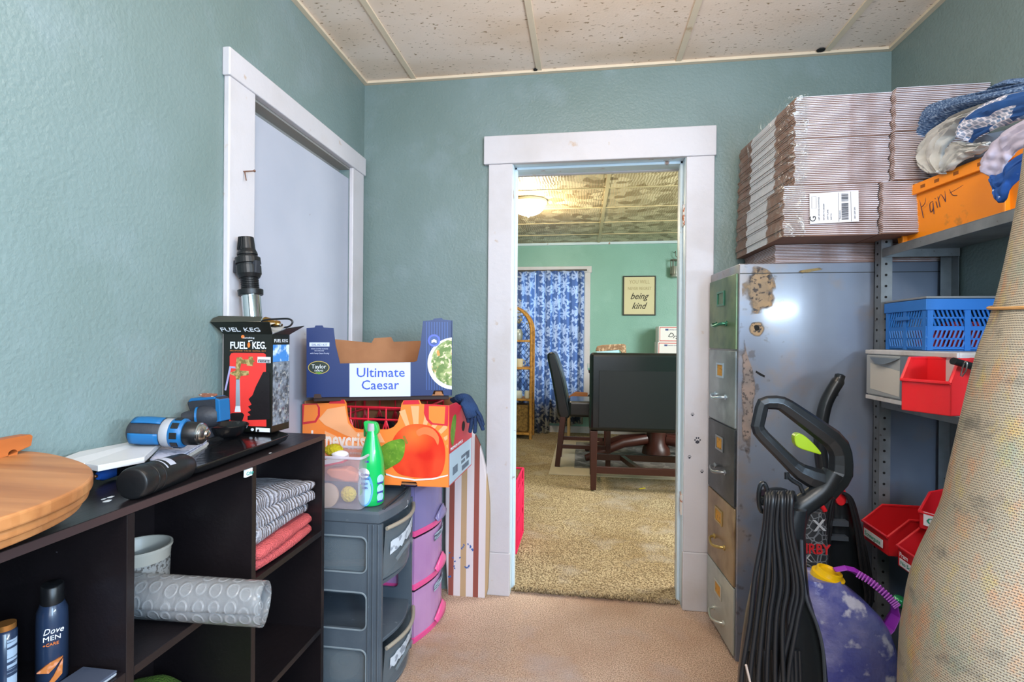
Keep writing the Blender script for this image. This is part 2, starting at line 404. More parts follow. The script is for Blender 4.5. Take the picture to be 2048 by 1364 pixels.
# ceiling bars of the near room
b = MB()
for x in (-0.818, -0.216, 0.406, 1.02): b.box(x-0.0125, x+0.0125, YR, YB, ZC-0.006, ZC+0.01)
for y in (0.35,): b.box(XL, XR, y-0.012, y+0.012, ZC-0.0065, ZC+0.01)
S(b, 'trim_2', BAR1, bevel=0.001)
b = MB(); b.box(XL, XL+0.022, YR, YB, ZC-0.012, ZC); b.box(XR-0.022, XR, YR, YB, ZC-0.012, ZC); b.box(XL+0.0225, XR-0.0225, YB-0.022, YB, ZC-0.012, ZC)
S(b, 'trim_3', BAR1, bevel=0.001)
b = MB()
for x, y, w in ((-0.232, 2.338, 0.018), (0.99, 2.335, 0.03)): b.lathe([(w*0.5, 0), (w*0.6, 0.004)], (x, y, ZC-0.008), n=9)
S(b, 'trim_4', BLK)
# ceiling bars of the far room
b = MB()
for x in (-1.61, -0.39+0.565, 1.4): b.box(x-0.014, x+0.014, YB2, 6.6, ZC-0.008, ZC+0.01)
for y in (3.0, 3.62, 4.24, 4.86, 5.47, 6.08): b.box(-2.6, 3.0, y-0.008, y+0.008, ZC-0.005, ZC+0.01)
S(b, 'trim_5', mat('tan_ceiling_bar', '#c9b88f', 0.5))
# doorway trim: casing, head, plinths, jambs
b = MB()
b.box(OX0-0.115, OX0-0.002, YB-0.022, YB, 0.20, 2.02); b.box(OX1+0.002, OX1+0.122, YB-0.022, YB, 0.26, 2.02)
b.box(OX0-0.138, OX1+0.128, YB-0.027, YB, 2.02, 2.152)
b.box(OX0-0.12, OX0+0.0, YB-0.026, YB, 0, 0.20); b.box(OX1-0.0, OX1+0.126, YB-0.026, YB, 0, 0.26)
o = S(b, 'door_2', TRIM, bevel=0.004)
b = MB(); b.box(OX0-0.02, OX0, YB-0.01, YB2+0.01, 0, OZ); b.box(OX1, OX1+0.02, YB-0.01, YB2+0.01, 0, OZ); b.box(OX0-0.02, OX1+0.02, YB-0.01, YB2+0.01, OZ, OZ+0.02)
b.box(OX0, OX0+0.012, YB+0.05, YB+0.085, 0, OZ); b.box(OX1-0.012, OX1, YB+0.05, YB+0.085, 0, OZ); b.box(OX0, OX1, YB+0.05, YB+0.085, OZ-0.012, OZ)
j = b.build('jamb', TRIMB, o, bevel=0.002)
b = MB()
for z in (1.72, 0.42):
    b.box(OX1-0.003, OX1+0.001, YB+0.005, YB+0.045, z, z+0.09)
    b.cyl((OX1-0.004, YB-0.002, z), (OX1-0.004, YB-0.002, z+0.09), 0.006, 8)
b.build('hinge', mat('painted_rusty_hinge', '#cfc6bd', 0.5, wear=(60, '#a4572c', 0.52, 0.58)), o)
b = MB()   # far side casing
b.box(OX0-0.12, OX0, YB2, YB2+0.02, 0, 2.02); b.box(OX1, OX1+0.12, YB2, YB2+0.02, 0, 2.02); b.box(OX0-0.13, OX1+0.13, YB2, YB2+0.025, 2.02, 2.15)
b.build('casing', TRIM, o, bevel=0.003)
b = MB()   # little paw-print stickers on the right casing
for x, y, r in ((1385, 829, 3.2), (1395, 881, 6), (1379, 914, 3.2), (1404, 943, 3.2)):
    q = lambda a, c: P(x+a*r/6, y+c*r/6, Y=YB-0.0228)
    rr = r/6*0.0062
    b.blob(q(0, 3), rr*1.35, 1, sc=(1.2, 0.1, 1))
    for a, c in ((-5, -1), (-2, -5), (2.2, -5), (5.2, -1)): b.blob(q(a, c), rr*0.75, 1, sc=(0.8, 0.15, 1))
b.build('paw_print_sticker', mat('dark_grey_sticker', '#3a3a44', 0.6), o)
# door 1 in the left wall
b = MB(); X0, X1 = XL, XL+0.02
b.box(X0, X1, 1.388, DY0+0.005, 0, 1.985); b.box(X0, X1, DY1-0.005, 2.325, 0, 1.985); b.box(X0, X1+0.006, 1.38, 2.335, 1.982, 2.066)
o = S(b, 'door_1', TRIM, bevel=0.004)
b = MB(); b.box(XL-0.045, XL-0.004, DY0, DY1, 0.01, 1.935); b.build('door_panel', DOORW, o, bevel=0.002)
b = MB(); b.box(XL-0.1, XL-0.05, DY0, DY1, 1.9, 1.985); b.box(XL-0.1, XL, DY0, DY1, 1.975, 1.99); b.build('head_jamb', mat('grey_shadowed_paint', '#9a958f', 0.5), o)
b = MB(); p = P(487, 343, X=XL+0.02); b.cyl(p, p+V(0.03, 0.01, 0.004), 0.0022, 6); b.cyl(p+V(0.004, 0, 0), p+V(0.014, -0.006, -0.03), 0.0018, 6); b.blob(p+V(0.03, 0.01, 0.004), 0.0045, 1)
b.build('nail', mat('rusty_nail', '#7b5a4b', 0.5, 0.6), o)
# carpet edge at the threshold
b = MB()
random.seed(3)
for i in range(420):
    x = OX0+0.01+(OX1-OX0-0.02)*random.random(); y = YB+0.03-0.02*random.random()-0.01*(x/0.8); h = 0.012+0.012*random.random()
    b.tube([(x, y+0.015, 0), (x+random.uniform(-.004, .004), y+0.006, h), (x+random.uniform(-.008, .008), y-0.008, h*0.7)], [0.0035, 0.003, 0.0012], 4)
o = b.build('carpet_fringe', CARP2); tag(o, 'frayed brown carpet pile edge along the doorway threshold', 'carpet edge'); o['kind'] = 'stuff'
# ================================================================ BOOKCASE AND WHAT STANDS ON IT
BW = mat('espresso_wood_laminate', '#1b1618', 0.32, bump=(60, 0.08), vary=(6, '#151113', 0.4, 0.7), wear=(45, '#6e6a6d', 0.75, 0.80), scl=(1, 0.3, 1))
BWD = mat('espresso_edge_band', '#3a2b2b', 0.45, wear=(60, '#8b8484', 0.72, 0.76))
BX0, BX1, BT = -1.068, -0.797, 0.90
t = thing('bookcase', 'black espresso cube bookcase along the left wall under the cordless drills', 'bookcase', (-0.93, 0.8, 0))
MB().box(BX0, BX1, 0.1, 1.49, BT-0.016, BT).build('top_board', BW, t, bevel=0.001)
for y in (0.1, 0.448, 0.795, 1.138, 1.474):
    MB().box(BX0, BX1-0.001, y, y+0.016, 0.0, BT-0.0165).build('upright', BW, t, bevel=0.001)
for y0, y1 in ((0.1165, 0.4475), (0.4645, 0.7945), (0.8115, 1.1375), (1.1545, 1.4735)):
    for z in (0.045, 0.287, 0.589):
        MB().box(BX0, BX1-0.001, y0, y1, z, z+0.016).build('shelf', BW, t, bevel=0.001)
b = MB()
for y0, y1 in ((0.1165, 0.4475), (0.4645, 0.7945), (0.865, 1.1375), (1.1545, 1.4735)): b.box(BX0, BX0+0.004, y0, y1, 0.061, BT-0.017)
b.build('back_panel', BW, t)
MB().box(BX1-0.001, BX1+0.0006, 0.1, 1.49, BT-0.015, BT-0.001).build('edge_band', BWD, t)
b = MB(); q = P(493, 925, X=-0.80); b.box(-0.802, -0.7965, 1.112, 1.137, 0.865, 0.883); o = b.build('price_tag', mat('white_paper_tag', '#dfe4e4', 0.5), t)
text('Crisp', 'tag_writing', mat('teal_ink', '#2f8f88', 0.5), o, (-0.7958, 1.1135, 0.869), (0, 1, 0), (0, 0, 1), 0.012)
# flecks of paint on the top
b = MB()
for x, y, r in ((215, 1002, 5), (222, 994, 4), (370, 953, 3), (540, 906, 3), (330, 968, 2), (208, 998, 3)):
    p = P(x, y, Z=BT); b.blob(p, 0.0012*r, 1, amp=0.5, sc=(1, 1.6, 0.15))
b.build('paint_fleck', mat('white_dried_paint', '#cfd4d8', 0.6), t)

# --- stack of honey wood boards with the rounded end
WOOD, nt, b_, tc = raw('honey_wood')
mp = nn(nt, 'Mapping'); mp.inputs['Scale'].default_value = (3, 22, 22); mp.inputs['Rotation'].default_value = (0, 0, math.radians(-18)); nt.links.new(tc.outputs['Object'], mp.inputs[0])
n1 = nn(nt, 'TexNoise'); n1.inputs['Scale'].default_value = 1.0; n1.inputs['Detail'].default_value = 6; nt.links.new(mp.outputs[0], n1.inputs['Vector'])
mp2 = nn(nt, 'Mapping'); mp2.inputs['Scale'].default_value = (0.5, 26, 1); mp2.inputs['Rotation'].default_value = (0, 0, math.radians(-18)); nt.links.new(tc.outputs['Object'], mp2.inputs[0])
vz = nn(nt, 'TexVoronoi'); vz.inputs['Scale'].default_value = 1.0; nt.links.new(mp2.outputs[0], vz.inputs['Vector'])
sc_ = nn(nt, 'SeparateColor'); nt.links.new(vz.outputs['Color'], sc_.inputs[0])
c = ramp(nt, n1.outputs[0], [(0.3, lin('#8f5a35')), (0.55, lin('#b97e4c')), (0.8, lin('#c8925f'))])
c = mixc(nt, math_(nt, 'MULTIPLY', sc_.outputs[0], 0.75), c, lin('#8f5429'))
nt.links.new(c, b_.inputs['Base Color']); b_.inputs['Roughness'].default_value = 0.42
t = thing('wooden_board_stack', 'stack of honey coloured wooden boards with a rounded end, on the bookcase', 'wooden board', (-0.85, 0.6, 0.90))
oc = [(-0.70, 0.47), (-0.692, 0.53), (-0.705, 0.60), (-0.735, 0.665), (-0.785, 0.72), (-0.85, 0.765), (-0.93, 0.80), (-1.0, 0.822), (-1.062, 0.83)]
oc = [(v.x, v.y) for v in bez([(a, c_, 0) for a, c_ in oc], 4)] + [(-1.062, 0.47)]
def brd(s, z0, z1, nm):
    b = MB(); cx, cy = -1.0, 0.5
    b.prism([(cx+(x-cx)*s if x > -1.05 else x, cy+(y-cy)*s if y > 0.48 else y, z0) for x, y in oc], (0, 0, z1-z0)); return b.build(nm, WOOD, t, bevel=0.004, seg=3)
brd(1.0, 0.962, 0.981, 'top_board'); brd(0.985, 0.949, 0.9615, 'middle_board'); brd(0.96, 0.937, 0.9485, 'bottom_board')
MB().box(-1.05, -0.84, 0.50, 0.60, 0.9005, 0.9365).build('foot', WOOD, t, bevel=0.003)
b = MB(); b.box(-0.76, -0.697, 0.462, 0.4695, 0.938, 0.983); b.build('tape_end', mat('yellow_tape', '#c9a53a', 0.5), t, bevel=0.001)
# wooden block with a hole behind
t = thing('wooden_bracket', 'small reddish wooden block with a drilled hole behind the round boards', 'wooden block', (-1.03, 0.75, 0.981))
A = P(-60, 925, X=-1.035); 
z0 = 0.9815
q0, q1, q2, q3 = P(-80, 950, X=-1.03), P(62, 893, X=-1.03), P(66, 868, X=-1.03), P(-80, 895, X=-1.03)
b = MB(); hx = P(26, 907, X=-1.03)
hole = [hx+V(0, math.cos(a)*0.008, math.sin(a)*0.007) for a in [2*math.pi*k/48 for k in range(48)]]
out = []
for k in range(48):
    a = 2*math.pi*k/48; d = V(0, math.cos(a), math.sin(a))
    out.append(d)
def edge(d):   # cast to the quad
    best = 9
    Q = [q0, q1, q2, q3]
    for i in range(4):
        a_, c_ = Q[i], Q[(i+1) % 4]; e = c_-a_; den = d.y*e.z-d.z*e.y
        if abs(den) < 1e-9: continue
        w = a_-hx; s = (w.y*e.z-w.z*e.y)/den; u = (w.y*d.z-w.z*d.y)/den
        if s > 0 and -0.001 <= u <= 1.001: best = min(best, s)
    return hx+d*best
b.ringprism([edge(d) for d in out], hole, (-0.022, 0, 0)); b.build('block', mat('red_brown_wood', '#b0622f', 0.45, vary=(12, '#8d4a22', 0.4, 0.7), scl=(1, .3, 2)), t)
# --- long white board
t = tag(MB().prism([P(150, 905, Z=0.955).lerp(V(-1.06, 0.95, 0.955), 0.5), P(336, 869, Z=0.955), P(289, 914, Z=0.95), P(196, 931, Z=0.95), P(170, 926, Z=0.95), V(-1.0, 0.80, 0.955)], (0, 0, -0.012)).build('white_board', mat('white_melamine', '#c8c8ca', 0.35, wear=(20, '#9b948d', 0.70, 0.76)), bevel=0.001),
        'narrow off-white board lying slanted in front of the blue drill', 'board')
# support under the white board: grey slab of papers
t2 = thing('paper_bundle', 'folded white printed papers tucked under the cordless drill', 'paper', (-0.95, 1.02, 0.9))
pts = [P(300, 918, Z=0.932), P(344, 921, Z=0.930), P(414, 880, Z=0.932), P(405, 873, Z=0.934), P(330, 884, Z=0.936)]
MB().prism(pts, (0, 0, -0.003)).build('sheet', mat('printed_paper', '#c7c9da', 0.6, vary=(60, '#8f90a5', 0.55, 0.62), scl=(1, 4, 1)), t2)
MB().prism([p+V(0.002, -0.003, -0.006) for p in pts], (0, 0, -0.002)).build('sheet', mat('printed_paper', ''), t2)
b = MB(); b.prism([p+V(0.0, 0.006, -0.0085) for p in pts], (0, 0, -0.02)); b.build('booklet', mat('grey_booklet', '#b7b3ae', 0.6), t2)
# --- black serving tray
GB = mat('glossy_black_ceramic', '#141416', 0.18, bump=(40, 0.15), wear=(14, '#4b4a48', 0.66, 0.76), coat=0.3)
c4 = [P(316, 921, Z=0.918), P(381, 943, Z=0.918), P(582, 871, Z=0.918), P(522, 855, Z=0.918)]
t = thing('serving_tray', 'glossy black scratched oblong tray along the front of the bookcase top', 'tray', (-0.87, 1.18, 0.90))
cen = sum(c4, V(0, 0, 0))/4
def ringq(s, z, n=5):
    out = []
    for i in range(4):
        p, a, c_ = c4[i], c4[i-1], c4[(i+1) % 4]; p = cen+(p-cen)*s; a = cen+(a-cen)*s; c_ = cen+(c_-cen)*s
        u = (a-p).normalized()*0.022; w = (c_-p).normalized()*0.022
        for k in range(n+1):
            q = k/n; out.append((p+u*(1-q)**2+w*q*q+V(0, 0, z-p.z)))
    return out
b = MB(); b.loft([ringq(0.80, 0.9005), ringq(0.95, 0.908), ringq(1.0, 0.921), ringq(0.985, 0.923), ringq(0.94, 0.920), ringq(0.86, 0.916)])
b.build('tray_body', GB, t, smooth=True, bevel=0.001)
# --- black bowl
b = MB(); cc = P(449, 853, Z=0.950); r = 0.062
prof = [(0.030, -0.028), (0.044, -0.022), (0.056, -0.008), (r, 0.004), (r-0.002, 0.006), (0.052, -0.004), (0.038, -0.017), (0.0001, -0.020)]
b.lathe([(a, h) for a, h in prof], cc, n=36)
o = b.build('black_bowl', GB, smooth=True); tag(o, 'shallow shiny black bowl standing on the black tray by the drill chuck', 'bowl')
# --- black can lying on its side
a0 = P(262, 968, Z=0.931); a1 = P(352, 938, Z=0.925); ax = (a1-a0).normalized()
t = thing('black_bottle', 'matte black ribbed cylindrical bottle lying at the bookcase front edge', 'bottle', (a0.x, a0.y, 0.90))
MBK = mat('matte_black_plastic', '#141517', 0.38, bump=(80, 0.04)); L = (a1-a0).length*1.28
b = MB(); R = 0.030
b.lathe([(0.0, 0.002), (R*0.80, 0.0), (R*0.93, 0.0015), (R, 0.007), (R, 0.03), (R*0.97, 0.031), (R*0.97, 0.034), (R, 0.035), (R, 0.05), (R*0.97, 0.051), (R*0.97, 0.054), (R, 0.055), (R, L-0.05), (R*0.96, L-0.02), (R*0.7, L), (0, L)], a0, ax, n=36)
b.build('body', MBK, t, smooth=False, bevel=0.0006)
for p in bpy.data.objects['body'].data.polygons: p.use_smooth = True
b = MB(); up = Vector((0, 0, 1)); side = ax.cross(up).normalized(); u2 = side.cross(ax).normalized()
def cylpatch(b, o, r, h0, h1, q0, q1, n=10, lift=0.0006):
    b.grid(lambda u, v: o+ax*(h0+(h1-h0)*u)+(u2*math.cos(q0+(q1-q0)*v)-side*math.sin(q0+(q1-q0)*v))*(r+lift), 1, n)
cylpatch(b, a0, R, 0.062, 0.066, -1.0, 0.9); cylpatch(b, a0, R, 0.074, 0.092, -0.9, 0.7)
b.build('label', mat('silver_label', '#a7a9b5', 0.35), t, fixn=False)
# --- blue utility knife
t = thing('utility_knife', 'blue and black folding utility knife under the white board', 'knife', (P(210, 945, Z=0.9).x, P(210, 945, Z=0.9).y, 0.90))
k0 = P(196, 952, Z=0.918); k1 = P(228, 940, Z=0.918); k2 = P(275, 935, Z=0.918)
BLU = mat('makita_blue_plastic', '#175f94', 0.38, bump=(70, 0.05)); BLU2 = mat('knife_blue_plastic', '#2757a8', 0.4)
b = MB(); b.tube([k0, k0.lerp(k1, 0.3), k1, k1.lerp(k2, 0.1)], [0.008, 0.0135, 0.015, 0.013], 10, flat=(1.0, 0.8)); b.build('handle', BLU2, t, smooth=True)
b = MB(); e = [k1.lerp(k2, 0.12+0.88*i/16) for i in range(17)]; b.tube(e, [0.0125+0.0018*(i % 2) for i in range(17)], 10); b.build('grip', MBK, t, smooth=True)
b = MB(); b.blob(k0+V(0.004, -0.009, 0.002), 0.004, 2); b.build('pivot_screw', mat('copper_screw', '#8a5a3c', 0.4, 0.8), t, smooth=True)
# --- cordless drill (front)
d0 = P(262, 862, Z=0.985); d1 = P(420, 868, Z=0.975)
CHR = mat('brushed_chrome', '#c9c5c2', 0.22, 1.0); DGR = mat('charcoal_rubber', '#2a2c33', 0.55, bump=(120, 0.1)); GRY = mat('light_grey_plastic', '#9a9ba0', 0.4)
def drill(d0, d1, k, label, hdir):
    ax = (d1-d0).normalized(); L = (d1-d0).length
    t = thing('cordless_drill', label, 'drill', (d0.x, d0.y, min(d0.z, d1.z)-0.035))
    R = 0.031*k
    up = (Vector((0, 0, 1))-ax*ax.z).normalized(); sd = ax.cross(up)
    def ln(prof, nm, m, n=28, **kw):
        b = MB(); b.lathe([(r*k, h*L) for r, h in prof], d0, ax, n=n, ref=up); return b.build(nm, m, t, smooth=True, **kw)
    ln([(0.0, 0.0), (0.022, 0.0), (0.029, 0.03), (0.032, 0.10), (0.032, 0.40), (0.029, 0.44), (0, 0.44)], 'motor_housing', DGR)
    for q in (0.35, 1.95, -1.3):      # blue side shells
        b = MB()
        for i in range(1):
            b.grid(lambda u, v: d0+ax*(L*(0.06+0.36*u))+(up*math.cos(q+0.85*(v-0.5))+sd*math.sin(q+0.85*(v-0.5)))*(0.0335*k+0.0015*math.sin(math.pi*u)), 6, 6)
        b.build('side_shell', BLU, t, solid=0.003, smooth=True, fixn=False)
    b = MB(); q = -1.3
    for i in range(1):
        b.grid(lambda u, v: d0+ax*(L*(0.18+0.14*u))+(up*math.cos(q+0.4*(v-0.5))+sd*math.sin(q+0.4*(v-0.5)))*(0.0372*k), 2, 3)
    b.build('label', MBK, t, solid=0.001, fixn=False)
    ln([(0.0, 0.42), (0.031, 0.42), (0.034, 0.44), (0.034, 0.53), (0.033, 0.545), (0, 0.545)], 'gear_collar', GRY)
    ln([(0.0, 0.53), (0.0335, 0.535), (0.035, 0.55), (0.035, 0.68), (0.032, 0.70), (0, 0.70)], 'torque_ring', BLU)
    for kk in range(9):
        q = 2*math.pi*kk/9+0.2; c_ = d0+ax*(L*0.615)+(up*math.cos(q)+sd*math.sin(q))*0.0352*k
        b = MB(frame(c_, ax, up*math.cos(q)+sd*math.sin(q))); b.box(-0.008*k, 0.008*k, -0.0075*k, 0.0075*k, -0.001, 0.0012); o = b.build('torque_mark', MBK, t, bevel=0.001)
    ln([(0.0, 0.69), (0.028, 0.69), (0.0285, 0.71), (0.0275, 0.86), (0.026, 0.87), (0, 0.87)], 'chuck_sleeve', MBK)
    ln([(0.0, 0.86), (0.0265, 0.865), (0.0265, 0.885), (0.0235, 0.89), (0.0235, 0.905), (0.0245, 0.91), (0.017, 0.955), (0.010, 0.96), (0.010, 0.975), (0.0105, 0.98), (0.005, 1.0), (0, 1.0)], 'chuck', CHR)
    hb = d0+ax*(L*0.30); hd = Vector(hdir).normalized()
    b = MB(); b.tube([hb+hd*0.02, hb+hd*0.045, hb+hd*0.075], [0.019*k, 0.017*k, 0.018*k], 14, flat=(1.0, 1.25)); b.build('handle', DGR, t, smooth=True)
    fr = frame(hb+hd*0.085, ax, hd)
    b = MB(fr); b.box(-0.035*k, 0.04*k, -0.028*k, 0.028*k, -0.012*k, 0.016*k); b.build('battery', MBK, t, bevel=0.004)
    return t
drill(d0, d1, 0.95, 'blue and black cordless drill with a chrome chuck lying behind the white board', (-0.45, 0.85, -0.08))
# second driver behind, seen over the first
t = thing('impact_driver', 'blue and black cordless impact driver behind the drill, left of the kit box', 'drill', (-1.0, 1.22, 0.93))
f0 = P(440, 832, X=-0.965); f0 = P(438, 830, Y=1.235); f1 = P(372, 836, Y=1.20)
ax = (f1-f0).normalized()
b = MB(); b.lathe([(0, 0), (0.026, 0.0), (0.030, 0.01), (0.030, 0.035), (0.024, 0.05), (0.018, 0.062), (0.018, 0.075), (0.014, 0.085), (0, 0.085)], f0, ax, n=20); b.build('nose', DGR, t, smooth=True)
b = MB(); b.lathe([(0.0, 0.045), (0.0265, 0.047), (0.0265, 0.052), (0.0, 0.054)], f0, ax, n=20); b.build('band', BLU, t, smooth=True)
pl = (V(0, 1.215, 0), V(0, -1, 0))
q = [(372, 806), (378, 797), (432, 794), (438, 800), (440, 845), (400, 848), (384, 842)]
b = MB(); w = [P(x, y, pl=pl) for x, y in q]; b.prism(w, (0, 0.045, 0)); b.build('motor_housing', DGR, t, bevel=0.006, seg=3)
b = MB(); b.prism([P(x, y, pl=pl)+V(0, -0.001, 0) for x, y in [(430, 796), (439, 800), (441, 843), (420, 846), (420, 828), (431, 826)]], (0, 0.04, 0)); b.build('end_cap', BLU, t, bevel=0.002)
b = MB(); b.prism([P(x, y, pl=pl)+V(0, -0.001, 0.002) for x, y in [(376, 806), (381, 798), (430, 795), (430, 800), (384, 804)]], (0, 0.042, 0)); b.build('top_shell', BLU, t, bevel=0.002)
b = MB(); b.prism([P(x, y, pl=pl)+V(0, -0.003, 0) for x, y in [(426, 830), (430, 829), (430, 840), (426, 840)]], (0, 0.004, 0)); b.build('label', mat('white_print', '#dfe3ea', 0.5), t)
b = MB(); c_ = P(408, 870, Y=1.235); b.tube([P(410, 846, Y=1.235), V(P(410, 846, Y=1.235).x, 1.235, 0.932)], [0.018, 0.021], 12, flat=(1, 1.2)); b.build('handle', DGR, t, smooth=True)
b = MB(); x0 = P(410, 846, Y=1.235).x; b.box(x0-0.035, x0+0.03, 1.21, 1.27, 0.9005, 0.932); b.build('battery', MBK, t, bevel=0.004)
# metal bracket with wood scrap on it
t = thing('metal_bracket', 'small pale metal bracket with a brown splinter on the blue driver', 'bracket', tuple(P(405, 805, pl=pl)))
b = MB(); b.prism([P(x, y, pl=pl)+V(0, 0.006, 0) for x, y in [(393, 812), (403, 814), (405, 807), (416, 807), (420, 795), (404, 796), (395, 804)]], (0, 0.003, 0)); b.build('plate', mat('galvanised_plate', '#b9b3a8', 0.35, 0.7), t, bevel=0.0006)
b = MB(); b.prism([P(x, y, pl=pl)+V(0, 0.004, 0) for x, y in [(393, 790), (402, 787), (428, 788), (429, 792), (420, 796), (404, 795)]], (0, 0.008, 0)); b.build('splinter', mat('reddish_splinter', '#84523f', 0.6, wear=(80, '#c9b49f', 0.5, 0.56)), t, bevel=0.001)

# --- open kit box with a hose in it
A = P(446, 862, Z=0.924); B = P(543, 866, Z=0.924)
fr = frame(A, B-A); w = (B-A).length; dpt = 0.085; ht = 1.209-0.924
BX = mat('black_printed_card', '#161712', 0.38, bump=(6, 0.1), coat=0.1); BXI = mat('grey_card_inside', '#3a3b33', 0.6)
RED = mat('bright_red_print', '#e23a35', 0.4); WHT = mat('white_print', ''); BRS = mat('brass_print', '#b7a067', 0.4, vary=(90, '#7a6738', 0.45, 0.6)); 
t = thing('kit_box', 'open black cardboard FUEL KEG box with a red panel at the bookcase end', 'box', tuple(A))
b = MB(fr); e = 0.003
b.box(0, w, 0, e, 0, ht); b.box(0, w, dpt-e, dpt, 0, ht); b.box(0, e, e, dpt-e, 0, ht); b.box(w-e, w, e, dpt-e, 0, ht); b.box(0, w, 0, dpt, 0, e)
b.build('carton', BX, t)
F = lambda x, y, z: fr @ Vector((x, y, z))
b = MB()    # front flap leaning out, its folded lip
q = [F(0, 0, ht), F(w, 0, ht), F(w+0.01, -0.028, ht+0.034), F(-0.02, -0.03, ht+0.034)]
b.prism(q, (0, 0.002, 0.0015)); fl = b.build('front_flap', BX, t)
b = MB(); q2 = [F(-0.02, -0.03, ht+0.034), F(w-0.02, -0.028, ht+0.036), F(w-0.024, -0.012, ht+0.05), F(-0.008, -0.012, ht+0.052), F(-0.018, -0.022, ht+0.045)]
b.prism(q2, (0, 0.002, 0.001)); b.build('flap_lip', BXI, t)
b = MB(); b.prism([F(w, 0, ht), F(w, dpt, ht), F(w+0.042, dpt+0.01, ht+0.026), F(w+0.03, 0.02, ht+0.016)], (0, 0, 0.002)); b.build('side_flap', BX, t)
b = MB(); b.prism([F(w*0.35, 0, ht+0.03), F(w*0.95, 0.0, ht+0.028), F(w*0.98, 0.03, ht+0.034), F(w*0.36, 0.03, ht+0.040)], (0, 0, 0.002)); b.build('paper_slip', mat('cream_slip', '#c9bfae', 0.6), t)
yv = Vector((0, 0, 1)); xd = (B-A).normalized()
fn = -(fr.to_3x3() @ Vector((0, 1, 0)))
pf = (A, fn)
def onf(px_, py_): return P(px_, py_, pl=pf)+fn*0.0008
o = onf(460, 697); text('FUEL', 'lettering', WHT, t, o, xd, yv, 0.0285, 0.0006, fit=(onf(494, 697)-o).length, bold=0.0006)
o = onf(504.5, 697); text('KEG.', 'lettering', WHT, t, o, xd, yv, 0.0285, 0.0006, fit=(onf(532, 697)-o).length, bold=0.0006)
o = onf(460, 702.5); text('PROPANE TANK REFILL KIT', 'lettering', mat('amber_print', '#b5733d', 0.5), t, o, xd, yv, 0.005, 0.0006, fit=(onf(532, 702.5)-o).length)
o = onf(486, 677); text('flameking', 'lettering', WHT, t, o, xd, yv, 0.007, 0.0006, fit=(onf(509, 677)-o).length)
def tf(pts, nm, m, lift=0.0005): return trace(pf, pts, 0.0006, nm, m, t, lift=lift)
def dsc(cx, cy, r, n=14, ry=None): return [(cx+r*math.cos(2*math.pi*k/n), cy+(ry or r)*math.sin(2*math.pi*k/n)) for k in range(n)]
def rrect(x0, y0, x1, y1, r, n=4):
    o = []
    for cx, cy, a in ((x1-r, y0+r, -90), (x1-r, y1-r, 0), (x0+r, y1-r, 90), (x0+r, y0+r, 180)):
        for k in range(n+1): q = math.radians(a+90*k/n); o.append((cx+r*math.cos(q), cy+r*math.sin(q)))
    return o
tf(dsc(486, 673.5, 3.4), 'emblem', mat('orange_print', '#e37a35', 0.5)); tf(dsc(498, 690, 2.6, ry=5.5), 'emblem', mat('orange_print', '')); tf([(497, 684), (500, 684), (500, 682), (505, 682), (505, 680.5), (497, 681)], 'emblem', WHT)
tf([(460, 712), (463, 706.5), (468, 705.5), (527, 706), (532, 709), (533, 853), (500, 852), (459, 846)], 'red_panel', RED)
tf([(527, 744), (535, 743), (540, 747), (540, 838), (534, 839), (496, 840), (496, 832), (502, 830), (496, 824), (503, 820), (497, 813), (504, 809), (498, 798), (506, 790), (512, 774)], 'hose_mount_picture', mat('black_print', '#1b1618', 0.45, bump=(40, 0.1)), 0.0012)
tf([(473, 758), (480, 758), (481, 812), (472, 812)], 'pipe_picture', mat('steel_print', '#b4c3d0', 0.3, 0.5), 0.0012)
tf([(472, 812), (481, 812), (482, 824), (470, 824)], 'pipe_picture', WHT, 0.0012); tf([(464, 826), (485, 825), (489, 830), (485, 842), (462, 841), (460, 830)], 'pipe_picture', mat('black_print', ''), 0.0012)
tf([(474, 715), (484, 714), (486, 719), (498, 719), (498, 713), (506, 713), (507, 720), (511, 722), (507, 725), (506, 732), (494, 731), (495, 728), (483, 727), (480, 741), (498, 742), (498, 750), (482, 752), (480, 759), (473, 759), (472, 752), (463, 749), (460, 746), (472, 741)], 'valve_picture', BRS, 0.0012)
tf([(460, 732), (471, 733), (472, 737), (463, 736), (453, 781), (450, 780)], 'lever_picture', mat('lilac_print', '#a49cc4', 0.5), 0.0014)
tf([(516, 713.5), (542, 714), (542, 726), (516, 725.5)], 'system_plate', WHT, 0.0016); tf([(517.5, 719), (541, 719.5), (541, 725), (517.5, 724.5)], 'system_plate', mat('black_print', ''), 0.002)
o = onf(518.5, 723.9)+fn*0.0018; text('SYSTEM', 'lettering', WHT, t, o, xd, yv, 0.0075, 0.0006, fit=(onf(540.5, 724)-onf(518.5, 724)).length)
tf([(512, 855), (540, 856.5), (540, 864.5), (512, 863)], 'warning_plate', WHT); tf(dsc(505, 859, 3), 'emblem', WHT); tf([(517, 858), (519, 860), (519, 863), (514.5, 863), (514.5, 860)], 'emblem', mat('black_print', ''), 0.0012)
o = onf(446, 0); qx = (q[1]-q[0]).normalized(); fu = ((q[3]-q[0])).normalized()
fln = qx.cross(fu).normalized()
text('FUEL', 'lettering', WHT, t, q[0].lerp(q[1], 0.02)+fu*0.012+fln*0.001*(1 if fln.dot(CAM-q[0]) > 0 else -1), qx, V(0, -0.6, 0.8), 0.02, 0.0006, fit=0.062)
text('KEG', 'lettering', WHT, t, q[0].lerp(q[1], 0.50)+fu*0.012+fln*0.001*(1 if fln.dot(CAM-q[0]) > 0 else -1), qx, V(0, -0.6, 0.8), 0.02, 0.0006, fit=0.05)
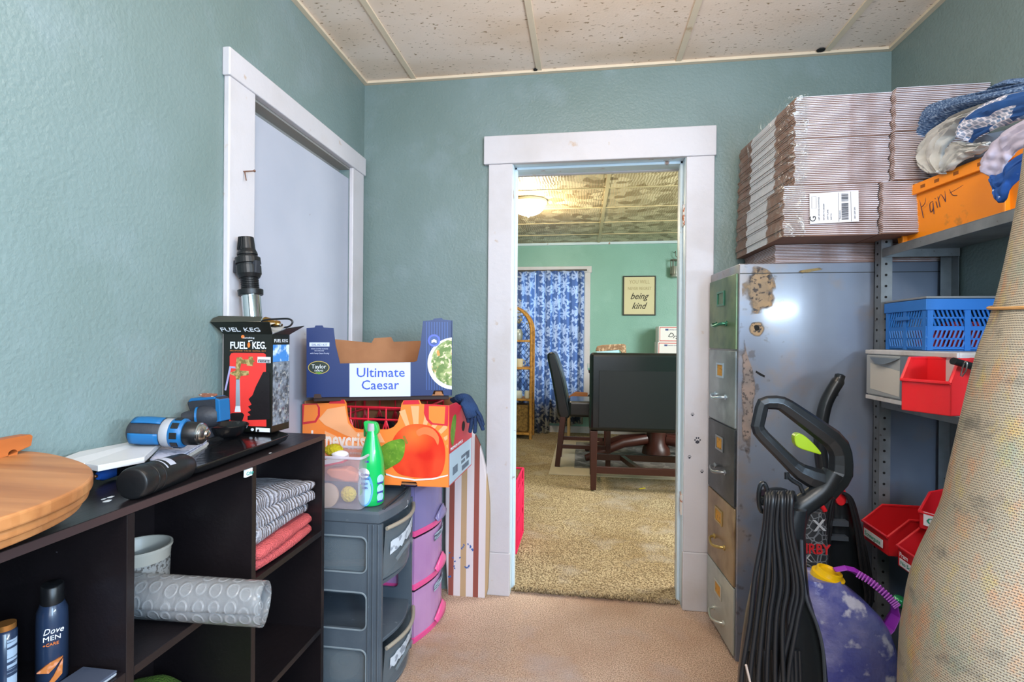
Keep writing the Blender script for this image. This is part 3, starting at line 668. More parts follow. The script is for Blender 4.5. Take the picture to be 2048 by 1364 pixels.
# side face pictures
ps = (F(w, 0, 0), (fr.to_3x3() @ Vector((1, 0, 0))))
PIC = mat('landscape_print', '#7d8590', 0.45, vary=(60, '#3d4148', 0.40, 0.60), vary2=(110, '#a9a6a0', 0.55, 0.68), wear=(50, '#5b4450', 0.58, 0.70))
SKY = mat('blue_sky_print', '#3f7fc4', 0.45, vary=(30, '#cfe0ee', 0.5, 0.62))
def side(u0, u1, z0, z1, nm, m, l=0.0006): 
    b = MB(fr); b.box(w+0.0001, w+l, u0, u1, z0, z1); b.build(nm, m, t)
side(0.004, dpt-0.002, 0.205, 0.255, 'side_picture', SKY); side(0.004, dpt-0.002, 0.02, 0.2045, 'side_picture', PIC)
sy = fr.to_3x3() @ Vector((0, 1, 0))
text('FUEL KEG', 'lettering', WHT, t, F(w+0.0012, 0.008, 0.262), sy, yv, 0.014, 0.0005, fit=0.065)
# hose / vacuum wand standing in the box
t = thing('chrome_wand', 'chrome tube with black ribbed collars standing upright in the open kit box', 'wand', tuple(F(w*0.55, 0.05, 0.006)))
w0 = F(w*0.60, 0.045, 0.006); w1 = P(492, 474, Y=w0.y+0.02); 
ax = (w1-w0).normalized(); Lw = (w1-w0).length
def zl(ypix): return (P(500, ypix, Y=w0.y+0.01).z-w0.z)/ax.z
h = {k: zl(k) for k in (640, 596, 588, 580, 556, 548, 532, 528, 515, 510, 498, 474)}
WS = lambda p: [(r_*1.38, z_) for r_, z_ in p]
b = MB(); b.lathe(WS([(0.0, 0), (0.0195, 0), (0.0195, h[588]), (0, h[588])]), w0, ax, n=28); b.build('tube', mat('polished_chrome', '#d4d6d6', 0.12, 1.0), t, smooth=True)
b = MB(); b.lathe(WS([(0.0, h[588]-0.004), (0.025, h[588]-0.004), (0.026, h[580]), (0.020, h[580]+0.002), (0.0, h[580]+0.003)]), w0, ax, n=28); b.build('collar', MBK, t, smooth=True, bevel=0.001)
b = MB(); pr = [(0, h[580])]
for i in range(9): z = h[580]+(h[548]-h[580])*i/9; pr += [(0.0165, z), (0.0185, z+0.0015), (0.0185, z+0.003), (0.0165, z+0.0045)]
b.lathe(WS(pr+[(0, h[548])]), w0, ax, n=24); b.build('ribbed_sleeve', MBK, t)
b = MB(); b.lathe(WS([(0, h[556]), (0.021, h[556]), (0.0255, h[548]), (0.0255, h[532]), (0.022, h[532]+0.001), (0.022, h[528]), (0.026, h[528]+0.001), (0.0255, h[515]), (0.020, h[515]+0.002), (0.0185, h[510]), (0.021, h[510]+0.001), (0.0205, h[510]+0.007), (0.017, h[498]), (0.0155, h[474]), (0.0, h[474])]), w0, ax, n=28); b.build('black_fitting', MBK, t, bevel=0.0005)
for s in (-1, 1):
    b = MB(frame(w0+ax*h[532]+V(s*0.031, -0.008, 0), V(1, 0, 0), ax)); b.box(-0.007, 0.007, -0.01, 0.01, -0.022, 0.016); b.build('latch', DGR, t, bevel=0.002)
b = MB(); ring = []; c0 = w0+ax*(h[498]+0.002)
for k in range(5): a = math.radians(200+k*16); b.cyl(c0+V(math.cos(a)*0.025, math.sin(a)*0.025, -0.005), c0+V(math.cos(a)*0.0225, math.sin(a)*0.0225, 0.034), 0.002, 6)
b.build('grip_rib', MBK, t)
# brass valve and coiled lead in the box mouth
t = thing('brass_valve', 'brass valve with a looped black lead poking out of the kit box', 'valve', tuple(F(w*0.9, 0.05, ht)))
v0 = P(536, 641, Y=w0.y+0.0)+V(0.0, -0.02, 0)
b = MB(); b.lathe([(0, 0), (0.010, 0), (0.012, 0.003), (0.012, 0.020), (0.009, 0.022), (0.009, 0.034), (0.0115, 0.036), (0.0115, 0.046), (0, 0.046)], v0, V(0.85, 0.1, -0.25), n=16); b.build('body', mat('brass', '#b98a45', 0.3, 0.9), t, smooth=True)
b = MB(); b.lathe([(0, 0.04), (0.006, 0.04), (0.006, 0.056), (0, 0.056)], v0, V(0.85, 0.1, -0.25), n=12); b.build('nut', CHR, t)
b = MB(); pp = bez([P(x, y, Y=w0.y-0.03) for x, y in ((522, 650), (548, 654), (575, 654), (585, 645), (578, 638), (556, 638), (530, 640), (524, 646), (545, 660), (560, 663))], 6); b.tube(pp, 0.0028, 8); b.build('lead', mat('black_rubber', '#17181b', 0.35), t, smooth=True)
b = MB(); b.prism([P(x, y, Y=w0.y-0.035) for x, y in ((524, 652), (550, 655), (570, 652), (560, 662), (548, 666), (536, 662))], (0, 0.003, 0)); b.build('clear_bag', mat('hazy_film', '#b9b1a6', 0.25, alpha=0.6), t)

# --- in the cells
RIB, nt, b_, tc = raw('grey_ribbed_towel'); wv = nn(nt, 'TexWave', bands_direction='Y'); wv.inputs['Scale'].default_value = 26; wv.inputs['Distortion'].default_value = 3; wv.inputs['Detail'].default_value = 3; wv.inputs['Detail Scale'].default_value = 2.5
nt.links.new(tc.outputs['Object'], wv.inputs['Vector']); n1 = nn(nt, 'TexNoise'); n1.inputs['Scale'].default_value = 260; nt.links.new(tc.outputs['Object'], n1.inputs['Vector'])
nt.links.new(mixc(nt, wv.outputs[0], lin('#8c8a93'), lin('#b9b6bd')), b_.inputs['Base Color']); b_.inputs['Roughness'].default_value = 0.95
bp = nn(nt, 'Bump'); bp.inputs['Strength'].default_value = 0.9; bp.inputs['Distance'].default_value = 0.008
nt.links.new(math_(nt, 'ADD', wv.outputs[0], math_(nt, 'MULTIPLY', n1.outputs[0], 0.8)), bp.inputs['Height']); nt.links.new(bp.outputs[0], b_.inputs['Normal'])
def fold(b, x0, x1, y0, y1, z0, z1a, z1b, ph=0.0, amp=0.006):
    """folded cloth slab with a rounded front; z1a height at y0 end, z1b at y1 end"""
    rings = []; n = 24
    for i in range(17):
        u = i/16; y = y0+(y1-y0)*u; sh = 0.012*math.sin(u*3+ph)
        e = min(1, 10*u+0.8, 10*(1-u)+0.8); zt = z1a+(z1b-z1a)*u; r = []
        for k in range(n):
            a = 2*math.pi*k/n; ca, sa = math.cos(a), math.sin(a)
            fx = math.copysign(abs(ca)**0.45, ca); fz = math.copysign(abs(sa)**0.6, sa)
            p = V((x0+x1)/2+fx*(x1-x0)/2*e+sh*(fx > 0), y, (z0+zt)/2+fz*(zt-z0)/2*e)
            r.append(p+V(1, 0, 0.8)*amp*noise.noise(p*22+V(ph, 0, 0)))
        rings.append(r)
    b.loft(rings)
b = MB(); fold(b, -1.03, -0.812, 1.162, 1.463, 0.606, 0.645, 0.635, 0.4); fold(b, -1.03, -0.806, 1.158, 1.468, 0.635, 0.676, 0.660, 1.4, 0.005)
o = b.build('red_towel', mat('coral_terry_towel', '#cf5b5c', 0.95, bump=(220, 0.9)), smooth=True); tag(o, 'coral red folded towel under the grey towel in the bookcase', 'towel')
b = MB(); fold(b, -1.03, -0.815, 1.160, 1.465, 0.668, 0.722, 0.700, 2.2, 0.010); fold(b, -1.03, -0.803, 1.160, 1.468, 0.700, 0.765, 0.735, 3.2, 0.012); fold(b, -1.035, -0.815, 1.156, 1.462, 0.735, 0.805, 0.765, 4.0, 0.014)
o = b.build('grey_towel', RIB, smooth=True); tag(o, 'grey ribbed towel folded on top of the coral one in the bookcase', 'towel')
# clear bubbled liner roll
CLR, nt, b_, tc = raw('clear_bubbled_vinyl')
mp = nn(nt, 'Mapping'); mp.inputs['Scale'].default_value = (11, 16, 1); nt.links.new(tc.outputs['UV'], mp.inputs[0])
vo = nn(nt, 'TexVoronoi'); vo.inputs['Scale'].default_value = 1.0; vo.inputs['Randomness'].default_value = 0.25; nt.links.new(mp.outputs[0], vo.inputs['Vector'])
rg = ramp(nt, vo.outputs['Distance'], [(0.0, (0.2, 0.2, 0.2, 1)), (0.27, (0.35, 0.35, 0.35, 1)), (0.36, (0.7, 0.7, 0.7, 1)), (0.48, (0.15, 0.15, 0.15, 1)), (0.8, (0.2, 0.2, 0.2, 1))])
n1 = nn(nt, 'TexNoise'); n1.inputs['Scale'].default_value = 9; n1.inputs['Distortion'].default_value = 1.5; nt.links.new(tc.outputs['Object'], n1.inputs['Vector'])
nt.links.new(mixc(nt, rg, lin('#b4b5b7'), lin('#c9cbce')), b_.inputs['Base Color']); b_.inputs['Roughness'].default_value = 0.2; b_.inputs['Transmission Weight'].default_value = 0.5
nt.links.new(math_(nt, 'ADD', 0.5, math_(nt, 'MULTIPLY', rg, 0.3)), b_.inputs['Alpha'])
bp = nn(nt, 'Bump'); bp.inputs['Strength'].default_value = 0.5; bp.inputs['Distance'].default_value = 0.008; nt.links.new(math_(nt, 'ADD', rg, n1.outputs[0]), bp.inputs['Height']); nt.links.new(bp.outputs[0], b_.inputs['Normal'])
b = MB(); e1 = P(530, 1207, Z=0.652); e0 = V(-1.0, 0.945, 0.652); axr = (e1-e0).normalized(); s_ = axr.cross(V(0, 0, 1)); 
def spiral(u, v):
    q = v*2*math.pi*2.1; r = 0.045-0.0042*v*2.1+0.0012*math.sin(q*3+u*5)
    return e0+axr*((e1-e0).length*u+0.012*math.cos(q)*u)+(s_*math.cos(q)+V(0, 0, 1)*math.sin(q))*r
b.grid(spiral, 20, 90)
o = b.build('clear_liner_roll', CLR, solid=0.0016, smooth=True, fixn=False); tag(o, 'clear bubbled plastic liner rolled up and sticking out of the bookcase', 'liner roll')
# tub
t = thing('plastic_tub', 'white round food tub with a printed label behind the clear roll', 'tub', (-0.955, 0.95, 0.605))
tc_ = V(-0.985, 1.015, 0.6055)
b = MB(); b.lathe([(0.0, 0.0), (0.046, 0.0), (0.05, 0.004), (0.059, 0.118), (0.062, 0.119), (0.062, 0.125), (0.058, 0.125), (0.054, 0.118), (0.046, 0.008), (0, 0.006)], tc_, n=36); b.build('tub_body', mat('translucent_white_plastic', '#b0aa9f', 0.4, trans=0.1), t, smooth=True)
b = MB(); b.grid(lambda u, v: tc_+V(math.cos(-2.2+2.9*u)*(0.0555+0.002*v), math.sin(-2.2+2.9*u)*(0.0555+0.002*v), 0.045+0.05*v), 20, 1); b.build('label', mat('printed_label', '#8f8d8a', 0.5, vary=(150, '#55504c', 0.5, 0.56)), t, fixn=False)
# green cloth
b = MB(); b.grid(lambda u, v: V(-1.03+0.225*u+0.03*noise.noise(V(u*3, v*3, 1)), 0.83+0.30*v, 0.304+0.13*(math.sin(math.pi*min(1, max(0, v)))**0.6)*(1-0.55*u**2)*(0.85+0.35*noise.noise(V(u*2, v*3, 5)))), 20, 24)
o = b.build('green_towel', mat('olive_green_terry', '#5b7a25', 0.95, bump=(200, 0.9)), smooth=True, solid=0.008, fixn=False); tag(o, 'crumpled olive green towel on the middle bottom bookcase shelf', 'towel')
# bottles, left cell
NAVY = mat('navy_bottle_plastic', '#24324a', 0.3, coat=0.3)
t = thing('body_wash_bottle', 'navy body wash bottle with orange leaf picture in the left cell', 'bottle', (-0.905, 0.765, 0.605))
bc = P(121, 1350, Z=0.606); bc = V(-0.905, 0.757, 0.6055)
b = MB(); b.lathe([(0, 0), (0.026, 0), (0.030, 0.004), (0.030, 0.10), (0.029, 0.122), (0.022, 0.136), (0, 0.137)], bc, n=28, sx=0.72, ref=(0.5, 0.6, 0)); b.build('bottle_body', NAVY, t, smooth=True)
b = MB(); b.lathe([(0, 0.135), (0.021, 0.136), (0.021, 0.165), (0.019, 0.167), (0, 0.167)], bc, n=24, sx=0.75, ref=(0.5, 0.6, 0)); b.build('cap', MBK, t, smooth=True)
vd = (CAM-bc); vd.z = 0; vd.normalize(); sx_ = V(0, 0, 1).cross(vd).normalized(); lf = bc+vd*0.0315
text('Dove', 'lettering', WHT, t, lf-sx_*0.012+V(0, 0, 0.094), sx_, V(0, 0, 1), 0.014, 0.001, shear=0.3, fit=0.026)
text('MEN', 'lettering', WHT, t, lf-sx_*0.012+V(0, 0, 0.083), sx_, V(0, 0, 1), 0.011, 0.001, fit=0.022)
text('+CARE', 'lettering', mat('orange_print', ''), t, lf-sx_*0.012+V(0, 0, 0.074), sx_, V(0, 0, 1), 0.007, 0.001, fit=0.02)
b = MB()
b.prism([lf+sx_*a+V(0, 0, c_) for a, c_ in ((-0.019, 0.034), (-0.002, 0.046), (0.014, 0.050), (0.004, 0.036), (-0.004, 0.028))], -vd*0.004+V(0, 0, 0)); b.prism([lf+vd*0.001+sx_*a+V(0, 0, c_) for a, c_ in ((-0.006, 0.010), (0.002, 0.022), (0.014, 0.048), (0.013, 0.022), (0.004, 0.012))], -vd*0.004)
b.build('leaf_picture', mat('wood_orange_print', '#b4672c', 0.5, vary=(80, '#d08a6a', 0.5, 0.6)), t)
t = thing('slim_bottle', 'slim dark bottle with a copper neck band left of the body wash', 'bottle', (-0.93, 0.70, 0.605))
bc = V(-0.925, 0.700, 0.6055); b = MB(); b.lathe([(0, 0), (0.014, 0), (0.015, 0.003), (0.015, 0.115), (0.010, 0.12), (0, 0.121)], bc, n=20); b.build('bottle_body', NAVY, t, smooth=True)
b = MB(); b.lathe([(0, 0.119), (0.0135, 0.119), (0.0135, 0.128), (0, 0.128)], bc, n=20); b.build('band', mat('copper_band', '#b5793f', 0.3, 0.6), t, smooth=True)
b = MB(); b.grid(lambda u, v: bc+V(0, 0, 0.015+0.09*v)+(vd*math.cos(0.2+1.0*u)-sx_*math.sin(0.2+1.0*u)*-1)*0.0153, 6, 1); b.build('label', mat('pale_label_print', '#9fb0c4', 0.5, vary=(60, '#2a3850', 0.48, 0.55), scl=(0.2, 0.2, 3)), t, fixn=False)
t = thing('ribbed_black_bottle', 'tall black ribbed bottle at the far left of the bookcase cell', 'bottle', (-0.92, 0.63, 0.605))
bc = V(-0.90, 0.635, 0.6055); pr = [(0, 0), (0.022, 0)]
for i in range(14): z = 0.004+i*0.009; pr += [(0.0225, z), (0.0225, z+0.006), (0.021, z+0.0065), (0.021, z+0.0085)]
b = MB(); b.lathe(pr+[(0.012, 0.14), (0.012, 0.17), (0, 0.17)], bc, n=24); b.build('bottle_body', MBK, t)
b = MB(); b.lathe([(0, .17), (0.014, 0.17), (0.013, 0.195), (0, 0.195)], bc, n=20); b.build('cap', MBK, t)
t = thing('plastic_case', 'flat pale grey plastic case lying at the front of the left bookcase cell', 'case', (-0.84, 0.70, 0.605))
b = MB(); b.box(-0.875, -0.805, 0.60, 0.785, 0.6055, 0.612); b.build('case_body', mat('grey_white_plastic', '#a3a6ad', 0.3), t, bevel=0.003)
b = MB(); b.box(-0.872, -0.803, 0.70, 0.783, 0.6122, 0.6165); b.build('dark_insert', mat('dark_blue_grey', '#454c5c', 0.35), t, bevel=0.002)
# ================================================================ DRAWER TOWERS AND CARTONS
GPL = mat('dusty_grey_plastic', '#4c5660', 0.45, bump=(60, 0.06), vary=(5, '#59636c', 0.45, 0.7), wear=(30, '#838b90', 0.70, 0.80))
GPD = mat('dark_grey_plastic', '#2c3138', 0.5)
FROST = mat('frosted_clear_plastic', '#7d8991', 0.25, alpha=0.33, bump=(8, 0.2))
t = thing('grey_drawer_tower', 'dusty grey plastic three-tier drawer tower beside the bookcase, holding the green spray bottle', 'drawer tower', (-0.84, 1.74, 0))
GX0, GX1, GY0, GY1, GZ = -1.02, -0.655, 1.600, 1.905, 0.625
# lid with a raised rim
b = MB(); ol = []
def lidring(o_, z, bow=0.03):
    q = [(GX0-o_, GY0-o_), (GX1-0.06, GY0-o_)]
    for k in range(9): u = k/8; q.append((GX1+o_-0.012+bow*math.sin(math.pi*u), GY0-o_+(GY1-GY0+2*o_)*u))
    q += [(GX1-0.06, GY1+o_), (GX0-o_, GY1+o_)]
    return [V(x, y, z) for x, y in q]
b.loft([lidring(0.0, 0.585), lidring(0.004, 0.59), lidring(0.003, 0.618), lidring(-0.003, 0.625), lidring(-0.010, 0.625), lidring(-0.014, 0.622)])
b.build('lid', GPL, t, smooth=True, sharp=30)
b = MB()
for y0, y1 in ((1.63, 1.86),): b.box(GX1-0.012, GX1-0.004, y0, y1, 0.6225, 0.630)
b.box(GX0, GX1-0.03, GY1-0.02, GY1-0.003, 0.6225, 0.640)
b.build('rim', GPD, t, bevel=0.002)
for y0, y1, nm in ((GY0, GY0+0.012, 'side_panel'), (GY1-0.012, GY1, 'side_panel')):
    b = MB()
    b.box(GX1-0.052, GX1, y0, y1, 0, 0.585); b.box(GX0, GX0+0.05, y0, y1, 0, 0.585)
    for z0, z1 in ((0.540, 0.585), (0.355, 0.420), (0.165, 0.230), (0.0, 0.035)): b.box(GX0+0.05, GX1-0.052, y0, y1, z0, z1)
    # rounded corners of the openings
    for z0, z1 in ((0.420, 0.540), (0.230, 0.355), (0.035, 0.165)):
        for x, sx_ in ((GX1-0.052, -1), (GX0+0.05, 1)):
            for z, sz in ((z0, 1), (z1, -1)):
                r = 0.022; arc = [V(x+sx_*(r-r*math.sin(q)), y0, z+sz*(r-r*math.cos(q))) for q in [math.pi/2*k/5 for k in range(6)]]
                b.prism([V(x, y0, z)]+arc, (0, y1-y0, 0))
    b.build(nm, GPL, t)
for x in (GX1-0.048, GX1-0.032, GX1-0.014):
    MB().box(x, x+0.006, GY0-0.005, GY0, 0.0, 0.585).build('ridge', GPL, t, bevel=0.002)
def rr(x0, x1, z0, z1, y, r, n=5):
    o = []
    for cx, cz, a in ((x1-r, z0+r, -90), (x1-r, z1-r, 0), (x0+r, z1-r, 90), (x0+r, z0+r, 180)):
        for k in range(n+1): q = math.radians(a+90*k/n); o.append(V(cx+r*math.cos(q), y, cz+r*math.sin(q)))
    return o
for z0, z1 in ((0.420, 0.540), (0.230, 0.355), (0.035, 0.165)):
    b = MB(); b.tube(rr(GX0+0.05, GX1-0.052, z0, z1, GY0-0.001, 0.022), 0.003, 6, closed=True); b.build('opening_lip', mat('light_grey_edge', '#7b868d', 0.4), t, smooth=True)
for z in (0.375, 0.180, 0.0):       # runners/shelves between drawers with bowed front lip
    b = MB(); q = [(GX0, GY0+0.013), (GX1-0.04, GY0+0.013)]
    for k in range(9): u = k/8; q.append((GX1-0.010+0.030*math.sin(math.pi*u), GY0+0.013+(GY1-GY0-0.026)*u))
    q += [(GX1-0.04, GY1-0.013), (GX0, GY1-0.013)]
    b.prism([V(x, y, z) for x, y in q], (0, 0, 0.012)); b.build('shelf', GPL, t, bevel=0.002)
MB().box(GX0, GX0+0.006, GY0+0.013, GY1-0.013, 0.013, 0.58).build('back_panel', GPD, t)
def drawer(z0, z1, out, nm='drawer'):
    pr = []
    for k in range(11): u = k/10; pr.append((u, GX1-0.020+out+0.032*math.sin(math.pi*u)))
    b = MB(); ya, yb = GY0+0.018, GY1-0.018
    outer = [V(x, ya+(yb-ya)*u, z0) for u, x in pr]; 
    b.loft([outer, [p+V(0.012, 0, z1-z0) for p in outer]], closed=False, cap=False)
    b.box(GX0+0.02+out, GX1-0.02+out, ya, ya+0.002, z0, z1); b.box(GX0+0.02+out, GX1-0.02+out, yb-0.002, yb, z0, z1); b.box(GX0+0.02+out, GX1-0.02+out, ya, yb, z0, z0+0.002)
    d = b.build(nm, FROST, t, solid=0.0015, fixn=False)
    b = MB(); b.tube([V(x+0.004+0.012*(z1-0.012-z0)/(z1-z0), ya+(yb-ya)*u, z1-0.006) for u, x in pr], 0.007, 8); b.build('drawer_rim', mat('tan_dusty_edge', '#9c9384', 0.5), d, smooth=True)
    b = MB(); b.tube([V(x+0.010+0.006*math.sin(math.pi*(u-0.2)/0.6), ya+(yb-ya)*u, z0+0.045+0.035*math.sin(math.pi*(u-0.2)/0.6)) for u, x in [(0.2+0.06*k, GX1-0.020+out+0.032*math.sin(math.pi*(0.2+0.06*k))) for k in range(11)]], 0.008, 8, flat=(1, 0.6)); b.build('drawer_handle', FROST, d, smooth=True)
    b = MB(); random.seed(int(z0*100))   # torn white label
    def lab(u, v):
        uu = 0.08+0.62*u; x = GX1-0.020+out+0.032*math.sin(math.pi*uu)+0.012*(0.62+0.22*v)+0.0035
        jag = 0.012*noise.noise(V(u*9, z0*20, 0)) if v < 0.5 else 0.006*noise.noise(V(u*7, z0*9, 4))
        return V(x, ya+(yb-ya)*uu, z0+(z1-z0)*(0.62-0.20*(1-u)+0.24*v)+jag)
    b.grid(lab, 16, 1); b.build('torn_label', mat('torn_white_label', '#c9d2dc', 0.6, wear=(40, '#8f98a5', 0.55, 0.6)), d, solid=0.0004, fixn=False)
    return d
drawer(0.395, 0.572, 0.014); drawer(0.018, 0.172, 0.016)
b = MB(); b.prism([P(805, 1010, X=GX1+0.018), P(812, 998, X=GX1+0.018), P(816, 1001, X=GX1+0.018), P(815, 1012, X=GX1+0.018), P(808, 1018, X=GX1+0.018)], (0.001, 0, 0)); b.build('sticker', WHT, t)
# things inside the open bays
o = MB(frame((-0.93, 1.66, 0.3995), (1, 0.2, 0))).box(0, 0.19, 0, 0.022, 0, 0.016).build('wood_block', mat('raw_wood_block', '#a67c5e', 0.6, vary=(30, '#8a6247', 0.4, 0.6)), bevel=0.002)
tag(o, 'raw brown wood stick inside the top drawer of the grey tower', 'wood block')
b = MB(); b.lathe([(0.024, 0), (0.05, 0), (0.052, 0.02), (0.05, 0.04), (0.024, 0.04), (0.024, 0)], (-0.83, 1.70, 0.0205), (0.1, -0.1, 1), n=28, cap=False)
o = b.build('tape_roll', mat('cream_tape', '#b3a491', 0.5), smooth=True); tag(o, 'pale roll of tape in the bottom drawer of the grey tower', 'tape')

# --- pink tower
PINK = mat('pink_plastic', '#e0508f', 0.3, coat=0.2); LAV, nt, b_, tc = raw('pink_lavender_clear_plastic')
sp = nn(nt, 'SeparateXYZ'); nt.links.new(tc.outputs['Generated'], sp.inputs[0])
n1 = nn(nt, 'TexNoise'); n1.inputs['Scale'].default_value = 5; nt.links.new(tc.outputs['Object'], n1.inputs['Vector']); nt.links.new(mixc(nt, n1.outputs[0], lin('#a870b4'), lin('#e2b4dc')), b_.inputs['Base Color']); b_.inputs['Roughness'].default_value = 0.18; b_.inputs['Alpha'].default_value = 0.72
LAV2 = mat('lavender_clear_plastic', '#8f86b8', 0.18, alpha=0.74)
t = thing('pink_drawer_tower', 'pink and lavender translucent bow-fronted drawer tower under the apple carton', 'drawer tower', (-0.83, 2.08, 0))
PX0, PY0, PY1 = -1.02, 1.925, 2.255
def pbow(z, o_=0.0, n=10): 
    return [V(-0.655+o_+0.042*math.sin(math.pi*min(1, u*1.0))+0.015*u, PY0-o_+(PY1-PY0+2*o_)*u, z) for u in [k/n for k in range(n+1)]]
for i, (z0, z1) in enumerate(((0.0, 0.205), (0.21, 0.415), (0.42, 0.62))):
    m = LAV if i < 2 else LAV2
    b = MB(); q = pbow(z0+0.02); q2 = pbow(z1-0.004)
    b.loft([q, q2], closed=False, cap=False)
    b.box(PX0, -0.657, PY0, PY0+0.002, z0+0.02, z1-0.004); b.box(PX0, -0.642, PY1-0.002, PY1, z0+0.02, z1-0.004)
    d = b.build('drawer', m, t, solid=0.002, fixn=False)
    for p in d.data.polygons: p.use_smooth = False
    b = MB(); q = pbow(z0, 0.004); b.loft([[V(PX0, PY0-0.004, z0)]+q+[V(PX0, PY1+0.004, z0)], [V(PX0, PY0-0.004, z0+0.022)]+pbow(z0+0.022, 0.004)+[V(PX0, PY1+0.004, z0+0.022)]])
    b.build('pink_shelf', PINK, t, bevel=0.002)
    # handle scoop and label
    b = MB(); b.grid(lambda u, v: V(-0.652+0.042*math.sin(math.pi*(0.35+0.5*u))+0.015*(0.35+0.5*u)+0.004+0.014*(1-v), PY0+(PY1-PY0)*(0.35+0.5*u), z0+0.024+0.045*v*math.sin(math.pi*(0.1+0.8*u))), 10, 3)
    b.build('drawer_handle', PINK if i < 2 else LAV2, d, solid=0.002, smooth=True, fixn=False)
    if i < 2:
        b = MB(); b.grid(lambda u, v: V(-0.652+0.042*math.sin(math.pi*(0.35+0.4*u))+0.015*(0.35+0.4*u)+0.003, PY0+(PY1-PY0)*(0.35+0.4*u), z1-0.055+0.03*v+0.01*u), 6, 1); b.build('label', mat('pale_label_print', ''), d, fixn=False)
MB().box(PX0, -0.65, PY0-0.003, PY1+0.003, 0.62, 0.634).build('top_cover', LAV2, t, bevel=0.003)
b = MB(); b.blob(V(-0.76, 2.08, 0.05), 0.045, 2, amp=0.5, fr=2, sc=(1.6, 1.8, 0.6)); o = b.build('bag_of_parts', mat('mixed_bag_contents', '#a9728f', 0.5, vary=(60, '#5d3e55', 0.45, 0.6), wear=(90, '#e3d3e0', 0.6, 0.65)), smooth=True); tag(o, 'bag of bits in the bottom drawer of the pink tower', 'bag')
b = MB(); b.blob(V(-0.74, 2.08, 0.275), 0.045, 2, amp=0.5, fr=2, sc=(1.6, 1.8, 0.8)); o = b.build('bag_of_parts', mat('mixed_bag_contents', ''), smooth=True); tag(o, 'mottled bag in the middle drawer of the pink tower', 'bag')

# --- apple carton
CARD = mat('brown_corrugated_card', '#a5714b', 0.75, vary=(8, '#94623e', 0.4, 0.7), bump=(30, 0.05))
OR = mat('orange_print', ''); ORC = mat('carton_orange', '#f5843a', 0.45); ORL = mat('carton_pale_orange', '#f4ab79', 0.45); CRED = mat('carton_red', '#cf2f3c', 0.4)
zb = 0.660
A = P(605, 958, Z=zb); B = P(897, 975, Z=zb); A.x = max(A.x, -1.058)
fr = frame(A, B-A); w = (B-A).length; h = 0.957-zb; dp = 0.345; e = 0.005
t = thing('apple_carton', 'orange and red honeycrisp apple carton with a window front, on the drawer towers', 'carton', tuple(A))
pf = (A, -(fr.to_3x3() @ V(0, 1, 0))); fn = pf[1]; xd = (B-A).normalized()
lx = lambda x: x
front = [(598, 958), (598, 808), (658, 806), (661, 800), (688, 799), (692, 806)] + [(693, 815), (695, 832), (699, 846), (708, 856), (720, 859), (775, 859), (787, 854), (795, 845), (800, 826), (803, 808), (807, 801), (838, 800), (842, 808), (897, 811), (897, 975), (835, 972.5), (833, 964), (803, 963), (801, 971)]
def clipx(pts, x0=605): return [(max(x, x0), y) for x, y in pts]
front = clipx(front)
pts = [P(x, y, pl=pf) for x, y in front]
b = MB(); b.prism(pts, -fn*e); b.build('front_panel', ORC, t)
b = MB(fr); 
b.box(e, w-e, dp-e, dp, 0, h-0.01); b.box(0, e, e, dp, 0, h); b.box(e, w-e, e, dp-e, 0.0, e)
b.build('card_walls', CARD, t)
b = MB(fr); b.prism([(w-e, e, 0), (w-e, e, h), (w-e, 0.10, h), (w-e, 0.16, h-0.02), (w-e, dp, h-0.06), (w-e, dp, 0)], (e, 0, 0)); b.build('side_panel', CRED, t)
def fdec(pts, nm, m, lift=0.0004, th=0.0005): return trace(pf, pts, th, nm, m, t, lift=lift)
fdec(clipx([(598, 808), (634, 807), (640, 815), (640, 832), (632, 845), (598, 849)]), 'corner_flap', CRED, 0.0002); fdec(clipx([(609, 810), (633, 809), (636, 815), (636, 830), (630, 841), (607, 844)]), 'corner_flap', ORC, 0.001)
fdec([(849, 808), (897, 811), (896, 852), (862, 849), (853, 840), (848, 826)], 'corner_flap', CRED, 0.0006); fdec([(858, 812), (891, 813), (889, 848), (866, 846), (858, 838)], 'corner_flap', ORC, 0.0012)
fdec([(658, 807), (661, 800), (688, 799), (691, 807)], 'top_tab', CRED, 0.001); fdec([(805, 809), (808, 801), (837, 800), (840, 808)], 'top_tab', CRED, 0.001)
cx, cy = 835, 905
for a0_, a1_, r0, r1 in ((158, 166, 40, 230), (172, 180, 40, 150), (186, 195, 40, 140), (200, 206, 60, 140), (262, 272, 55, 95), (246, 254, 55, 90), (281, 289, 55, 95), (298, 306, 55, 95), (314, 322, 60, 80), (330, 337, 60, 70), (346, 352, 60, 66)):
    q = []
    for a, r in ((a0_, r0), (a0_, r1), (a1_, r1), (a1_, r0)): q.append((cx+r*math.cos(math.radians(a)), max(cy+r*math.sin(math.radians(a)), 812)))
    if a0_ < 230: continue
    fdec([(min(x, 895), y) for x, y in q], 'ray_print', ORL, 0.0004)
fdec([(655, 818), (690, 812), (696, 846), (712, 864), (760, 866), (770, 885), (735, 885), (690, 870), (650, 850), (638, 838)], 'ray_print', ORL, 0.0004)
fdec([(650, 862), (690, 880), (750, 895), (765, 906), (700, 895), (650, 880)], 'ray_print', ORL, 0.0004)
APP, nt, b_, tc = raw('apple_print')
n1 = nn(nt, 'TexNoise'); n1.inputs['Scale'].default_value = 2; nt.links.new(tc.outputs['Generated'], n1.inputs['Vector'])
gr = nn(nt, 'TexGradient', gradient_type='SPHERICAL'); mp = nn(nt, 'Mapping'); mp.inputs['Location'].default_value = (-0.45, 0, -0.75); nt.links.new(tc.outputs['Generated'], mp.inputs[0]); nt.links.new(mp.outputs[0], gr.inputs[0])
